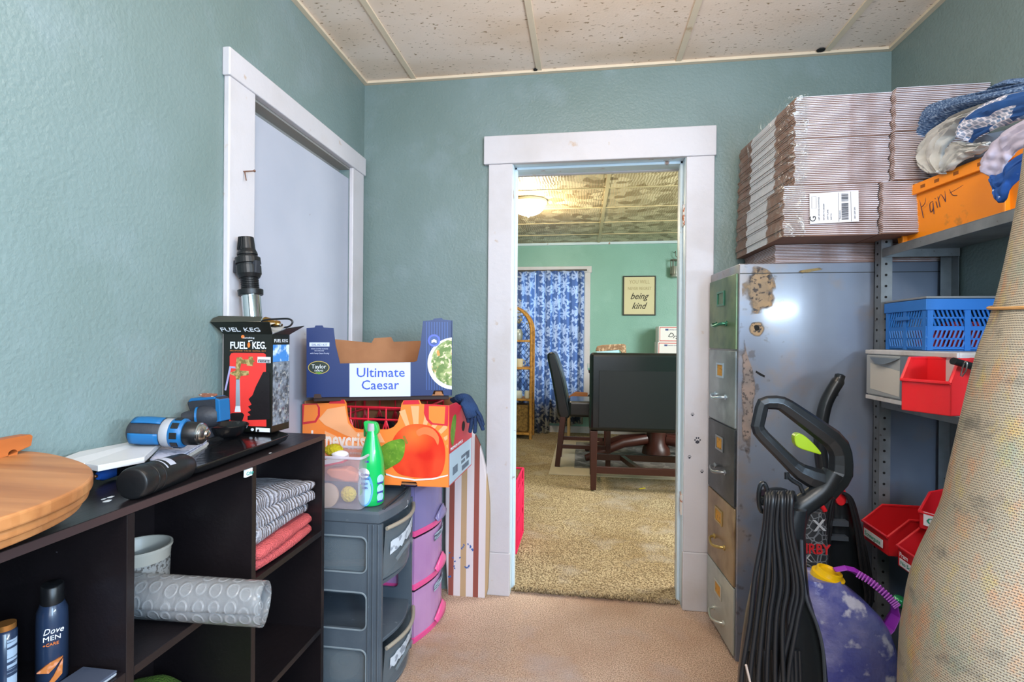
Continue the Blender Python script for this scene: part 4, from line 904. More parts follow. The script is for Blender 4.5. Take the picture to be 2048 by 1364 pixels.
mp.inputs['Scale'].default_value = (1.8, 0, 1.8); mp.inputs['Location'].default_value = (-0.85, 0, -1.45)
c = mixc(nt, ramp(nt, n1.outputs[0], [(0.35, G0), (0.7, G1)]), lin('#d8281a'), lin('#e8482a')); c = mixc(nt, ramp(nt, gr.outputs[0], [(0.3, G0), (1.0, (0.6, 0.6, 0.6, 1))]), c, lin('#ee8a3a'))
nt.links.new(c, b_.inputs['Base Color']); b_.inputs['Roughness'].default_value = 0.35
ap = spl2([(778, 905), (790, 872), (812, 852), (840, 848), (868, 856), (886, 880), (891, 912), (884, 945), (868, 955), (835, 955), (800, 948), (784, 930)], 5, True)
fdec(ap, 'apple_picture', APP, 0.0012)
fdec(spl2([(833, 862), (848, 854), (866, 858), (878, 874), (876, 890), (868, 876), (850, 868), (838, 872)], 3, True), 'highlight_picture', mat('apple_highlight_print', '#ea7a48', 0.4), 0.0020)
LEAF = mat('leaf_print', '#6f9a2e', 0.45, vary=(25, '#4f7d25', 0.35, 0.7), vary2=(90, '#93b04a', 0.55, 0.75))
fdec(spl2([(808, 879), (788, 880), (770, 888), (758, 900), (762, 922), (766, 940), (786, 932), (803, 920), (810, 900)], 4, True), 'leaf_picture', LEAF, 0.0024)
fdec([(765, 935), (770, 938), (773, 950), (764, 952)], 'leaf_picture', LEAF, 0.0022); fdec([(806, 872), (810, 871), (817, 886), (813, 888)], 'stem_picture', mat('stem_print', '#94762f', 0.5), 0.0028)
fdec([(765, 944), (790, 952), (830, 958), (865, 956), (896, 949), (896, 951.5), (866, 959), (830, 961), (790, 955), (765, 947)], 'white_line', WHT, 0.0022)
fdec([(770, 951), (800, 957), (830, 962), (866, 960), (896, 953), (896, 974), (838, 971), (832, 963), (802, 962), (800, 970), (770, 969)], 'orange_band', ORC, 0.0018)
o0 = P(622, 893, pl=pf)+fn*0.0022
text('honeycrisp', 'lettering', mat('cream_lettering', '#f0ddd2', 0.5), t, o0, xd, V(0, 0, 1), 0.088, 0.0006, fit=(P(744, 893, pl=pf)-P(622, 893, pl=pf)).length, bold=0.0022)
o0 = P(700, 908, pl=pf)+fn*0.0022; text('SUMMER RIPE', 'lettering', mat('cream_lettering', ''), t, o0, xd, V(0, 0, 1), 0.012, 0.0006)
# right side prints
sp_ = lambda u, z, l=0.0006: fr @ V(w+l, u, z)
def sdec(pts, nm, m, l=0.0004): b = MB(); b.prism([sp_(u, z, l) for u, z in pts], fr.to_3x3() @ V(0.0006, 0, 0)); b.build(nm, m, t)
sdec([(0.008, 0.005), (0.335, 0.005), (0.335, 0.12), (0.008, 0.12)], 'shipping_label', mat('pale_blue_label', '#b9cfe0', 0.5))
sdec(spl2([(0.02, 0.18), (0.05, 0.14), (0.085, 0.2), (0.09, 0.25), (0.055, 0.25), (0.03, 0.22)], 3, True), 'leaf_picture', LEAF)
for u, z, du, dz in ((0.17, 0.065, 0.10, 0.012), (0.17, 0.045, 0.06, 0.012), (0.25, 0.045, 0.05, 0.03), (0.05, 0.03, 0.07, 0.03), (0.18, 0.015, 0.11, 0.02)):
    n = max(3, int(du/0.008))
    for k in range(n): 
        sdec([(u+du*k/n, z), (u+du*(k+0.55)/n, z), (u+du*(k+0.55)/n, z+dz), (u+du*k/n, z+dz)], 'barcode_print', mat('grey_ink', '#56606e', 0.6), 0.0012)
text('PREMIUM APPLES', 'lettering', WHT, t, sp_(0.02, 0.128, 0.001), fr.to_3x3() @ V(0, 1, 0), V(0, 0, 1), 0.016, 0.0006, fit=0.17)
sdec(dsc_pts := [(0.2+0.022*math.cos(a), 0.19+0.02*math.sin(a)) for a in [2*math.pi*k/14 for k in range(14)]], 'hand_hole', mat('black_hole_shadow', ''), 0.0006)
# --- red milk crate inside the carton
def lattice_crate(name, label, fr, w, d, h, m, nx, nz, th=0.006, tri=True, group=None):
    t = thing(name, label, 'crate', tuple(fr @ V(w/2, d/2, 0)), 0, group)
    for side, (L, mk) in enumerate(((w, lambda s, o, z: V(s, o, z)), (w, lambda s, o, z: V(s, d-o, z)), (d, lambda s, o, z: V(o, s, z)), (d, lambda s, o, z: V(w-o, s, z)))):
        b = MB(fr)
        def bar(s0, z0, s1, z1, r=th/2):
            b.tube([mk(s0, th/2, z0), mk(s1, th/2, z1)], r, 4)
        for z in (0.003, h*0.42, h*0.82, h-0.004): bar(0, z, L, z, th*0.7)
        n = nx if L == w else max(2, int(nx*d/w))
        for k in range(n+1): bar(L*k/n, 0, L*k/n, h, th*0.55)
        if tri:
            for k in range(n*2):
                a, c_ = L*k/(2*n), L*(k+1)/(2*n); z0, z1 = h*0.42, h*0.82
                bar(a, z0 if k % 2 else z1, c_, z1 if k % 2 else z0); bar(a, 0 if k % 2 else h*0.42, c_, h*0.42 if k % 2 else 0)
        b.build('lattice_side', m, t)
    b = MB(fr)
    for k in range(7): b.tube([V(w*k/6, 0, 0.004), V(w*k/6, d, 0.004)], th/2, 4); b.tube([V(0, d*k/6, 0.004), V(w, d*k/6, 0.004)], th/2, 4)
    b.build('base_grid', m, t); return t
MILK = mat('milk_crate_red', '#cf2436', 0.35)
f2 = frame(fr @ V(0.10, 0.035, 0.006), xd)
lattice_crate('milk_crate', 'red lattice milk crate sitting inside the apple carton', f2, 0.36, 0.27, 0.275, MILK, 5, 3, 0.006)
b = MB(); b.lathe([(0.05, -0.012), (0.07, -0.01), (0.075, 0), (0.07, 0.01), (0.05, 0.012), (0.05, -0.012)], f2 @ V(0.16, 0.10, 0.15), f2.to_3x3() @ V(0, 1, 0.2), n=28, cap=False)
b.box(-0.02, 0.02, -0.02, 0.02, 0.0, 0.01, mx=Matrix.Translation(f2 @ V(0.16, 0.10, 0.012)))
o = b.build('hose_coil', mat('black_rubber', ''), smooth=True); tag(o, 'black rubber hose coil seen through the red crate', 'hose')

# --- salad carton
NB = mat('carton_navy', '#11285c', 0.4); NBL = mat('carton_blue_sheen', '#2c4682', 0.4); LIL = mat('carton_lilac_white', '#c3cae0', 0.45)
zb = 0.981
R0 = P(904, 791, Z=zb); L0 = P(613, 795, Z=zb)
t = thing('salad_carton', 'navy Ultimate Caesar salad kit carton with cut-out front, on the apple carton', 'carton', tuple(L0))
fr = frame(L0, R0-L0); w = (R0-L0).length; dp = 0.235; e = 0.005
pf = (L0, -(fr.to_3x3() @ V(0, 1, 0))); fn = pf[1]; xd = (R0-L0).normalized()
hl = (P(613, 656, pl=pf)).z-zb; hr = P(904, 641, pl=pf).z-zb
front = [(613, 795), (613, 656), (629, 655), (631, 651), (645, 651), (647, 655), (667, 656), (671, 690), (680, 727), (828, 724), (834, 722), (841, 690), (846, 642), (866, 640), (868, 637), (884, 636), (886, 639), (904, 641), (904, 791), (888, 791), (885, 781), (868, 781), (864, 791)]
b = MB(); b.prism([P(x, y, pl=pf) for x, y in front], -fn*e); b.build('front_panel', NB, t)
b = MB(fr)
b.prism([(0, e, 0), (0, e, hl), (0, 0.04, hl), (0, 0.1, hl-0.03), (0, dp, hl-0.04), (0, dp, 0)], (e, 0, 0))
b.prism([(e, dp, 0), (e, dp, hl-0.035), (w*0.40, dp, hl-0.055), (w*0.42, dp, hl-0.035), (w*0.55, dp, hl-0.03), (w*0.57, dp, hl-0.05), (w-e, dp, hl-0.04), (w-e, dp, 0)], (0, -e, 0))
b.box(e, w-e, e, dp-e, 0, e)
b.build('card_inside', CARD, t)
b = MB(fr); b.prism([(w-e, 0, 0), (w-e, 0, hr), (w-e, 0.10, hr-0.012), (w-e, dp, hr-0.03), (w-e, dp, 0)], (e, 0, 0)); b.build('side_panel', NB, t)
b = MB(fr); b.box(0.075, 0.08, 0.005, 0.06, 0, hl-0.005); b.box(w-0.085, w-0.08, 0.005, 0.06, 0, hl-0.005); b.box(0, 0.08, 0.001, 0.05, hl-0.006, hl-0.003); b.build('corner_post', CARD, t)
def fdec(pts, nm, m, lift=0.0004): return trace(pf, pts, 0.0005, nm, m, t, lift=lift)
fdec([(699, 727), (821, 724.5), (821, 792.5), (699, 794)], 'white_panel', LIL, 0.0004)
oo = P(712, 754, pl=pf)+fn*0.0014; text('Ultimate', 'lettering', mat('royal_blue_print', '#2c4bb3', 0.5), t, oo, xd, V(0, 0, 1), 0.050, 0.0006, fit=(P(808, 754, pl=pf)-P(712, 754, pl=pf)).length, bold=0.0003)
oo = P(722, 779, pl=pf)+fn*0.0014; text('Caesar', 'lettering', mat('royal_blue_print', ''), t, oo, xd, V(0, 0, 1), 0.050, 0.0006, fit=(P(797, 779, pl=pf)-P(722, 779, pl=pf)).length, bold=0.0003)
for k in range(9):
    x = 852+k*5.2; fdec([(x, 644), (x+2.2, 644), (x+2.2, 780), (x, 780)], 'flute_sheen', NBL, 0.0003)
fdec([(619, 685), (659, 685), (659, 693), (619, 693)], 'salad_kit_band', LIL)
text('SALAD KIT', 'lettering', NB, t, P(623, 691.5, pl=pf)+fn*0.0012, xd, V(0, 0, 1), 0.011, 0.0006, fit=(P(655, 691, pl=pf)-P(623, 691, pl=pf)).length)
for y, a, c_ in ((698.5, 622, 656), (702.5, 629, 648)): text('HAND CHOPPED ROMAINE', 'lettering', LIL, t, P(a, y, pl=pf)+fn*0.0006, xd, V(0, 0, 1), 0.005, 0.0006, fit=(P(c_, y, pl=pf)-P(a, y, pl=pf)).length)
text('with Creamy Caesar Dressing', 'lettering', LIL, t, P(620, 708, pl=pf)+fn*0.0006, xd, V(0, 0, 1), 0.008, 0.0006, fit=(P(658, 708, pl=pf)-P(620, 708, pl=pf)).length, shear=0.4)
fdec(dsc(637.5, 735, 21.5, 22, 13), 'oval_badge', mat('gold_print', '#b5a14e', 0.4), 0.0004); fdec(dsc(637.5, 735, 20, 22, 11.8), 'oval_badge', mat('black_green_print', '#1d2a22', 0.4), 0.0010); fdec([(630, 744), (645, 744), (638, 749)], 'green_hill', LEAF, 0.0014)
text('Taylor', 'lettering', WHT, t, P(623, 737, pl=pf)+fn*0.0018, xd, V(0, 0, 1), 0.022, 0.0006, fit=(P(652, 737, pl=pf)-P(623, 737, pl=pf)).length)
text('FARMS', 'lettering', WHT, t, P(629, 743, pl=pf)+fn*0.0018, xd, V(0, 0, 1), 0.009, 0.0006, fit=(P(646, 743, pl=pf)-P(629, 743, pl=pf)).length)
SAL = mat('salad_print', '#9aa668', 0.5, vary=(38, '#5f7a35', 0.4, 0.52), vary2=(60, '#d9cfa4', 0.54, 0.6), wear=(30, '#c98a3c', 0.62, 0.66))
cir = lambda cx, cy, r, x0, x1, n=40, ry=None: [(min(max(cx+r*math.cos(2*math.pi*k/n), x0), x1), cy+(ry or r)*math.sin(2*math.pi*k/n)) for k in range(n)]
fdec(cir(907, 727, 52, 800, 903.5), 'bowl_picture', WHT, 0.0012); fdec(cir(909, 725, 47, 800, 903.5), 'salad_picture', SAL, 0.0018)
fdec(dsc(868, 681, 12.5), 'round_badge', mat('badge_blue_print', '#4a5bd0', 0.4), 0.0022); fdec(dsc(868, 681, 9), 'round_badge', NBL, 0.0028); fdec([(863, 681), (868, 678), (873, 681), (873, 686), (868, 684), (863, 686)], 'round_badge', WHT, 0.0034)
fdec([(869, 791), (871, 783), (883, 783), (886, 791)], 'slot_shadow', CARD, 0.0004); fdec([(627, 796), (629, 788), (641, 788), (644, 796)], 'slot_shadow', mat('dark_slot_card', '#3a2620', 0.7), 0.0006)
sp_ = lambda u, z, l=0.0006: fr @ V(w+l, u, z)
def sdec(pts, nm, m, l=0.0004): b = MB(); b.prism([sp_(u, z, l) for u, z in pts], fr.to_3x3() @ V(0.0006, 0, 0)); b.build(nm, m, t)
sdec([(0.09, 0.0), (0.15, 0.0), (0.15, hr-0.01), (0.09, hr-0.005)], 'white_stripe', LIL); sdec([(0.095, 0.045), (0.145, 0.045), (0.145, 0.062), (0.095, 0.062)], 'blue_band', mat('royal_blue_print', ''), 0.0012)
text('Ultimate', 'lettering', mat('royal_blue_print', ''), t, sp_(0.095, 0.10, 0.0012), fr.to_3x3() @ V(0, 1, 0), V(0, 0, 1), 0.02, 0.0005, fit=0.05)
text('Caesar', 'lettering', mat('royal_blue_print', ''), t, sp_(0.095, 0.078, 0.0012), fr.to_3x3() @ V(0, 1, 0), V(0, 0, 1), 0.02, 0.0005, fit=0.045)
sdec([(0.12+0.02*math.cos(2*math.pi*k/16), 0.15+0.025*math.sin(2*math.pi*k/16)) for k in range(16)], 'oval_badge', mat('black_green_print', ''), 0.0012)
sdec([(0.12+0.022*math.cos(2*math.pi*k/16), 0.20+0.018*math.sin(2*math.pi*k/16)) for k in range(16)], 'hand_hole', mat('dark_slot_card', ''), 0.0012)
sdec([(0.062+0.008*math.cos(2*math.pi*k/16), 0.16+0.03*math.sin(2*math.pi*k/16)) for k in range(16)], 'hand_hole', mat('dark_slot_card', ''), 0.0012)
sdec([(max(0.0, 0.0+0.045*math.cos(2*math.pi*k/30)), 0.112+0.088*math.sin(2*math.pi*k/30)) for k in range(30)][:8]+[(0.0, 0.2)], 'bowl_picture', WHT, 0.0008) if False else None
sdec([(min(dp-0.002, 0.23+0.06*math.cos(2*math.pi*k/30)), 0.112+0.075*math.sin(2*math.pi*k/30)) for k in range(30)], 'bowl_picture', WHT, 0.0012); sdec([(min(dp-0.002, 0.235+0.05*math.cos(2*math.pi*k/30)), 0.112+0.065*math.sin(2*math.pi*k/30)) for k in range(30)], 'salad_picture', SAL, 0.002)
# flat cardboard tray between cartons
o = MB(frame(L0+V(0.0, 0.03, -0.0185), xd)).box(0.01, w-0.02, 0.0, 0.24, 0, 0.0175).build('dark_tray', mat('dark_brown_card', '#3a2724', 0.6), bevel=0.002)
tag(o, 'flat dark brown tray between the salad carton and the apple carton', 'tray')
# --- glove
t = thing('work_glove', 'navy blue cloth work glove draped over the right edge of the apple carton', 'glove', tuple(P(930, 800, X=-0.45)))
GLV = mat('navy_knit', '#1f3a63', 0.85, bump=(160, 0.5), vary=(14, '#172c4e', 0.4, 0.6))
gx = -0.462; gp = lambda x, y, d=0.0: P(x, y, Y=1.985+d)
b = MB(); b.tube(bez([gp(917, 800, 0.02), gp(930, 800, 0.0), gp(940, 815, -0.01), gp(947, 835, -0.012)], 5), [0.022]*5+[0.025]*5+[0.027]*5+[0.024], 16, flat=(0.55, 1.25), up=(1, -1, 0))
b.build('palm', GLV, t, smooth=True, sub=1)
for pts, r in ((((944, 832), (943, 846), (941, 858), (940, 866)), 0.0105), (((950, 834), (951, 848), (950, 860), (949, 867)), 0.0105), (((955, 830), (960, 844), (965, 856), (966, 861)), 0.0105), (((953, 820), (961, 832), (965, 845), (967, 852)), 0.0095), (((925, 806), (930, 822), (936, 838), (937, 846)), 0.0105)):
    b = MB(); q = bez([gp(x, y, -0.012) for x, y in pts], 4); b.tube(q, [r]*(len(q)-2)+[r*0.85, r*0.4], 10, flat=(0.8, 1)); b.build('finger', GLV, t, smooth=True, sub=1)
b = MB(); b.tube([gp(912, 803, 0.03), gp(920, 799, 0.015)], [0.026, 0.024], 16, flat=(0.5, 1.2), up=(1, -1, 0)); b.build('cuff', mat('dark_navy_cuff', '#15253f', 0.9, bump=(200, 0.5)), t, smooth=True)

# --- clear tub with scrubbers on the grey tower
Zt = 0.6255
c0 = P(712, 1010, Z=Zt)
TUB = mat('clear_tub_plastic', '#cfc6d2', 0.12, alpha=0.2, bump=(10, 0.1)); 
t = thing('clear_tub', 'clear plastic tub of scrubbers and sponges on the grey tower', 'tub', (-0.80, 1.63, Zt))
bx0, bx1, by0, by1, hh = -0.885, -0.735, 1.612, 1.735, 0.175
def trect(g, z): 
    return [V(x, y, z) for x, y in ((bx0-g, by0-g*.6), (bx1+g*.3, by0-g*.6), (bx1+g*.3, by1+g), (bx0-g, by1+g))]
def rnd4(q, r=0.016, n=4):
    out = []
    for i in range(4):
        p, a, c_ = q[i], q[i-1], q[(i+1) % 4]; u = (a-p).normalized()*r; v_ = (c_-p).normalized()*r
        for k in range(n+1): s = k/n; out.append(p+u*(1-s)**2+v_*s*s)
    return out
b = MB(); b.loft([rnd4(trect(0, Zt)), rnd4(trect(0.022, Zt+hh))], cap=False); b.poly(rnd4(trect(0, Zt+0.001))); b.build('tub_wall', TUB, t, solid=0.0015, smooth=True, fixn=False)
b = MB(); b.tube(rnd4(trect(0.026, Zt+hh)), 0.005, 6, closed=True, flat=(1, 1)); b.build('rim', mat('clear_rim_plastic', '#d5ccd8', 0.15, alpha=0.65), t, smooth=True)
YEL = mat('yellow_scrubber', '#e2c41c', 0.8, bump=(120, 1.0)); 
def put(b, nm, m, lab, cat, **k): o = b.build(nm, m, **k); tag(o, lab, cat); return o
b = MB(); b.blob(P(697, 988, Y=1.66), 0.027, 4, amp=0.12, fr=14, sc=(1, 0.6, 1)); put(b, 'yellow_scrubber', YEL, 'yellow fuzzy scrubber low in the clear tub, right of the round pad', 'scrubber', smooth=True)
b = MB(); b.blob(P(668, 900, Y=1.70), 0.030, 4, amp=0.15, fr=14, sc=(1.1, 0.8, 0.7)); put(b, 'yellow_scrubber', mat('olive_yellow_scrubber', '#b5a513', 0.85, bump=(120, 1.0)), 'mustard yellow fuzzy scrubber on top in the clear tub', 'scrubber', smooth=True)
b = MB(); b.lathe([(0, 0), (0.040, 0), (0.042, 0.004), (0.042, 0.014), (0, 0.016)], P(655, 990, Y=1.64), V(0.12, -1, 0.1), n=32); put(b, 'round_pad', mat('beige_pad', '#c9ac93', 0.8), 'beige round brush pad standing in the clear tub', 'pad', smooth=True)
b = MB(); b.prism([P(x, y, Y=1.645) for x, y in ((655, 938), (690, 938), (716, 950), (714, 964), (690, 964), (662, 956), (650, 946))], (0, 0.05, 0)); put(b, 'orange_sponge', mat('orange_sponge', '#dd7f55', 0.7), 'orange sponge in the middle of the clear tub', 'sponge', bevel=0.006)
b = MB(); b.box(0, 0.07, 0, 0.06, 0, 0.022, mx=frame(P(648, 934, Y=1.655), P(706, 922, Y=1.655)-P(648, 934, Y=1.655)))
o = put(b, 'lunch_box', mat('milky_plastic', '#d9d2d6', 0.3), 'small milky box with a red lid edge in the clear tub', 'box', bevel=0.005)
b = MB(); b.box(-0.001, 0.074, -0.003, 0.063, 0.0, 0.007, mx=frame(P(648, 934, Y=1.653), P(706, 922, Y=1.653)-P(648, 934, Y=1.653))); b.build('red_lid', mat('red_lid_plastic', '#d4213a', 0.3), o, bevel=0.002)
b = MB(); b.blob(P(680, 908, Y=1.69), 0.026, 3, sc=(1.2, 0.8, 0.5)); put(b, 'white_sponge', mat('white_foam', '#e2dde2', 0.7), 'white rounded sponge under the mustard scrubber in the tub', 'sponge', smooth=True)
# --- spray bottle
sb = P(743, 1006, Z=Zt); t = thing('spray_bottle', 'bright green spray cleaner bottle standing on the grey drawer tower', 'spray bottle', tuple(sb))
k = (sb-CAM).dot(FC)/FPX
GRN = mat('green_bottle_plastic', '#13b35a', 0.22, coat=0.3)
prof = [(0, 0), (22, 0), (24.5, 3), (25, 12), (24.8, 70), (23, 90), (18, 110), (12, 132), (9.5, 145), (0, 145)]
b = MB(); b.lathe([(r*k, z*k) for r, z in prof], sb, n=36, sx=1.0); b.build('bottle_body', GRN, t, smooth=True)
b = MB(); b.lathe([(r*k, z*k) for r, z in ((0, 143), (9.2, 143), (9.5, 150), (8.8, 160), (0, 161))], sb, n=24); b.build('neck', mat('grey_collar_plastic', '#a9a6ab', 0.4), t, smooth=True)
pl = (sb, V(0, -1, 0)); 
b = MB(); w_ = [P(x, y, pl=pl)+V(0, -0.010, 0) for x, y in spl2([(729, 844), (737, 842), (752, 845), (757, 855), (757, 865), (751, 870), (741, 868), (733, 861)], 4, True)]; b.prism(w_, (0, 0.022, 0)); b.build('spray_head', mat('green_head_plastic', '#2bb557', 0.3), t, bevel=0.004, seg=3)
b = MB(); b.prism([P(x, y, pl=pl)+V(0, -0.005, 0) for x, y in ((729, 846), (733, 862), (731, 874), (728, 872), (728, 858))], (0, 0.01, 0)); b.build('trigger', mat('dark_green_plastic', '#1c6e3a', 0.4), t, bevel=0.002)
def bpatch(x0, x1, z0, z1, nm, m, r=25.2, n=8):
    b = MB(); fx = (CAM-sb); fx.z = 0; fx.normalize(); sx_ = V(0, 0, 1).cross(fx).normalized()
    def f(u, v):
        s = (x0+(x1-x0)*u); a = math.asin(max(-0.99, min(0.99, s/25))); z = z0+(z1-z0)*v; rr_ = 25 if z < 70 else 25-(z-70)*0.1
        return sb+(sx_*math.sin(a)+fx*math.cos(a))*(rr_+0.5+(r-25.2))*k+V(0, 0, z*k)
    b.grid(f, n, 3); b.build(nm, m, t, fixn=False, smooth=True)
def boval(cx_, cz_, rx, rz, nm, m, lift):
    b = MB(); fx = (CAM-sb); fx.z = 0; fx.normalize(); sx_ = V(0, 0, 1).cross(fx).normalized(); q = []
    for i in range(24):
        s = cx_+rx*math.cos(2*math.pi*i/24); z = cz_+rz*math.sin(2*math.pi*i/24); a = math.asin(max(-0.97, min(0.97, s/25))); q.append((s, z, sb+(sx_*math.sin(a)+fx*math.cos(a))*(25.3+lift)*k+V(0, 0, z*k)))
    a = math.asin(max(-0.97, min(0.97, cx_/25))); c_ = b.v(sb+(sx_*math.sin(a)+fx*math.cos(a))*(25.5+lift)*k+V(0, 0, cz_*k)); vs = [b.v(p[2]) for p in q]
    for i in range(24): b.face([vs[i], vs[(i+1) % 24], c_])
    b.build(nm, m, t, fixn=False)
PB = mat('pale_blue_print', '#9fcbe6', 0.4); IN = mat('indigo_print', '#3b3f8f', 0.5)
boval(-13, 34, 16, 33, 'label', mat('sky_blue_print', '#5ba8dc', 0.4), 0.3); boval(-14, 32, 13, 28, 'label', PB, 0.8); boval(-14, 66, 10, 10, 'label', WHT, 0.9)
for z in (52, 17, 33): boval(16, z, 6, 9, 'use_picture', PB, 0.4)
for z in (43, 25, 7): bpatch(10, 21, z, z+3.5, 'use_caption', IN, 26.2)
bpatch(-14, -6, 86, 90, 'small_badge', IN, 25.0)
fx = (CAM-sb); fx.z = 0; fx.normalize(); sx_ = V(0, 0, 1).cross(fx).normalized()
for s, z, L_ in (('Scrubbing', 62, 17), ('Bubbles', 54, 16), ('BLEACH', 44, 13), ('CLEAN', 36, 13)):
    text(s, 'lettering', IN, t, sb+fx*(25.6*k)+sx_*(-20*k)+V(0, 0, z*k)-fx*(2.5*k), (sx_+fx*0.35), V(0, 0, 1), 7*k, 0.0008, fit=L_*k)

# --- ironing board
t = thing('ironing_board', 'striped cream, tan and brick red ironing board leaning by the doorway', 'ironing board', (-0.50, 2.30, 0))
yb = 2.315; lean = 0.025
def ib(x, y, d=0): 
    p = P(x, y, Y=yb); s = max(0.0, min(1.0, p.z)); return p+V(0, lean*s-0.0+d, 0)
out = [(895, 1194), (970, 1199), (975, 1180), (978, 1080), (978, 1010), (973, 960), (966, 920), (955, 885), (940, 860), (922, 850), (905, 856), (893, 870), (889, 950), (889, 1100)]
out = [out[0], out[1]]+spl2(out[2:], 3)
STR, nt, b_, tc = raw('striped_canvas')
sx2 = nn(nt, 'SeparateXYZ'); nt.links.new(tc.outputs['Object'], sx2.inputs[0])
fr_ = math_(nt, 'FRACT', math_(nt, 'MULTIPLY', math_(nt, 'ADD', sx2.outputs[0], 0.6065), 1/0.118))
c = ramp(nt, fr_, [(0, lin('#d8cfd0')), (0.115, lin('#8f4b3f')), (0.325, lin('#d8cfd0')), (0.60, lin('#b79a74')), (0.83, lin('#d8cfd0'))], 'CONSTANT')
nt.links.new(c, b_.inputs['Base Color']); b_.inputs['Roughness'].default_value = 0.8
b = MB(); b.prism([ib(x, y) for x, y in out], (0, 0.03, 0)); b.build('padded_top', STR, t, bevel=0.008, seg=3)
b = MB(); random.seed(4)
for (cx, cy) in ((933, 1112), (897, 1130)):
    for k in range(16):
        a = random.uniform(0, 2*math.pi); x = cx+12*math.cos(a)+random.uniform(-2, 2); y = cy+24*math.sin(a)
        if x < 896 or x > 968: continue
        p = ib(x, y, -0.001); b.blob(p, 0.0035, 1, sc=(1, 0.15, 1.6), rot=Matrix.Rotation(random.uniform(-1, 1), 3, 'Y'))
b.build('paint_mark', mat('blue_ink_marks', '#3f63a3', 0.6), t)
# ================================================================ DINING ROOM
LEA = mat('black_leather', '#0c1013', 0.28, bump=(90, 0.025), coat=0.15); CHERRY = mat('dark_cherry_wood', '#3c1c15', 0.35, bump=(40, 0.05), wear=(50, '#b98f7c', 0.74, 0.78)); 
# parsons chair seen from its side
t = thing('dining_chair', 'black leather dining chair with cherry legs, side-on in front of the curtains', 'chair', (-0.02, 4.98, 0)); T_ = [t]
b = MB(); q = [P(x, y, Y=4.75) for x, y in spl2([(1094, 718), (1097, 710), (1103, 708), (1110, 712), (1117, 730), (1127, 765), (1135, 805), (1140, 838), (1118, 838), (1110, 800), (1101, 752)], 3, True)]
b.prism(q, (0, 0.45, 0)); b.build('backrest', LEA, t, bevel=0.02, seg=3)
b = MB(); zt_, zb_ = P(1150, 806, Y=4.75).z, P(1150, 838, Y=4.75).z; b.box(-0.14, 0.26, 4.75, 5.2, zb_, zt_); b.build('seat', LEA, t, bevel=0.025, seg=3)
for y in (4.75, 5.155):
    b = MB(); p0 = P(1124, 836, Y=4.75); b.hexa([(-0.262, y, 0), (-0.215, y, 0), (-0.215, y+0.045, 0), (-0.262, y+0.045, 0)], [(-0.215, y, zb_), (-0.165, y, zb_), (-0.165, y+0.045, zb_), (-0.215, y+0.045, zb_)]); b.build('leg', CHERRY, t, bevel=0.003)
    MB().box(0.205, 0.25, y, y+0.045, 0, zb_).build('leg', CHERRY, t, bevel=0.003)
    MB().box(-0.235, 0.205, y+0.012, y+0.034, 0.17, 0.205).build('stretcher', CHERRY, t, bevel=0.002)
# wide black bench seen from behind
t = thing('dining_bench', 'wide black leather high-backed dining bench seen from behind, nearest the doorway', 'bench', (0.65, 4.3, 0)); T_.append(t)
b = MB(); b.box(0.046, 1.28, 4.05, 4.16, 0.465, 1.085); b.build('backrest', LEA, t, bevel=0.03, seg=3)
b = MB(); b.box(0.046, 1.28, 4.161, 4.58, 0.45, 0.58); b.build('seat', LEA, t, bevel=0.025, seg=3)
b = MB(); b.box(0.12, 1.2, 4.0465, 4.05, 0.50, 0.944); b.build('back_panel', mat('black_leather_panel', '#0e1216', 0.45, bump=(120, 0.03)), t, bevel=0.003)
for x in (0.06, 1.22):
    for y in (4.06, 4.52): MB().hexa([(x, y, 0), (x+0.045, y, 0), (x+0.045, y+0.045, 0), (x, y+0.045, 0)], [(x-0.006, y, 0.465), (x+0.052, y, 0.465), (x+0.052, y+0.05, 0.465), (x-0.006, y+0.05, 0.465)]).build('leg', CHERRY, t, bevel=0.003)
for y, z in ((4.07, 0.13), (4.53, 0.13)): MB().box(0.105, 1.22, y, y+0.025, z, z+0.055).build('stretcher', CHERRY, t, bevel=0.003)
MB().box(0.07, 0.095, 4.11, 4.52, 0.15, 0.19).build('stretcher', CHERRY, t, bevel=0.003)
b = MB(); b.hexa([(0.42, 4.10, 0.14), (0.46, 4.10, 0.14), (0.36, 4.52, 0.14), (0.32, 4.52, 0.14)], [(0.42, 4.10, 0.18), (0.46, 4.10, 0.18), (0.36, 4.52, 0.18), (0.32, 4.52, 0.18)]); b.build('brace', CHERRY, t)
# dining table
t = thing('dining_table', 'dark wood dining table with a glass top, behind the black bench', 'table', (0.85, 5.25, 0)); T_.append(t)
MB().box(0.035, 1.55, 4.78, 5.75, 0.905, 0.925).build('glass_top', mat('green_glass', '#9cc9bd', 0.08, trans=0.6, ior=1.45), t, bevel=0.004)
MB().box(0.045, 1.54, 4.79, 5.74, 0.875, 0.9045).build('table_top', CHERRY, t, bevel=0.006)
MB().box(0.10, 1.48, 4.85, 5.68, 0.77, 0.8745).build('apron', CHERRY, t, bevel=0.004)
b = MB(); b.lathe([(0.14, 0.06), (0.13, 0.12), (0.10, 0.16), (0.09, 0.30), (0.12, 0.42), (0.09, 0.55), (0.12, 0.74), (0.12, 0.77)], (0.72, 5.22, 0), n=24); b.build('pedestal', CHERRY, t, smooth=True)
for a in (0.25, math.pi-0.25, math.pi+0.25, -0.25):
    b = MB(); d = V(math.cos(a)*1.2, math.sin(a)*1.5, 0); b.tube([V(0.72, 5.22, 0.20)+d*0.08, V(0.72, 5.22, 0.17)+d*0.28, V(0.72, 5.22, 0.07)+d*0.50, V(0.72, 5.22, 0.035)+d*0.60], [0.05, 0.045, 0.04, 0.032], 8, flat=(1, 0.7)); b.build('foot', CHERRY, t, smooth=True)
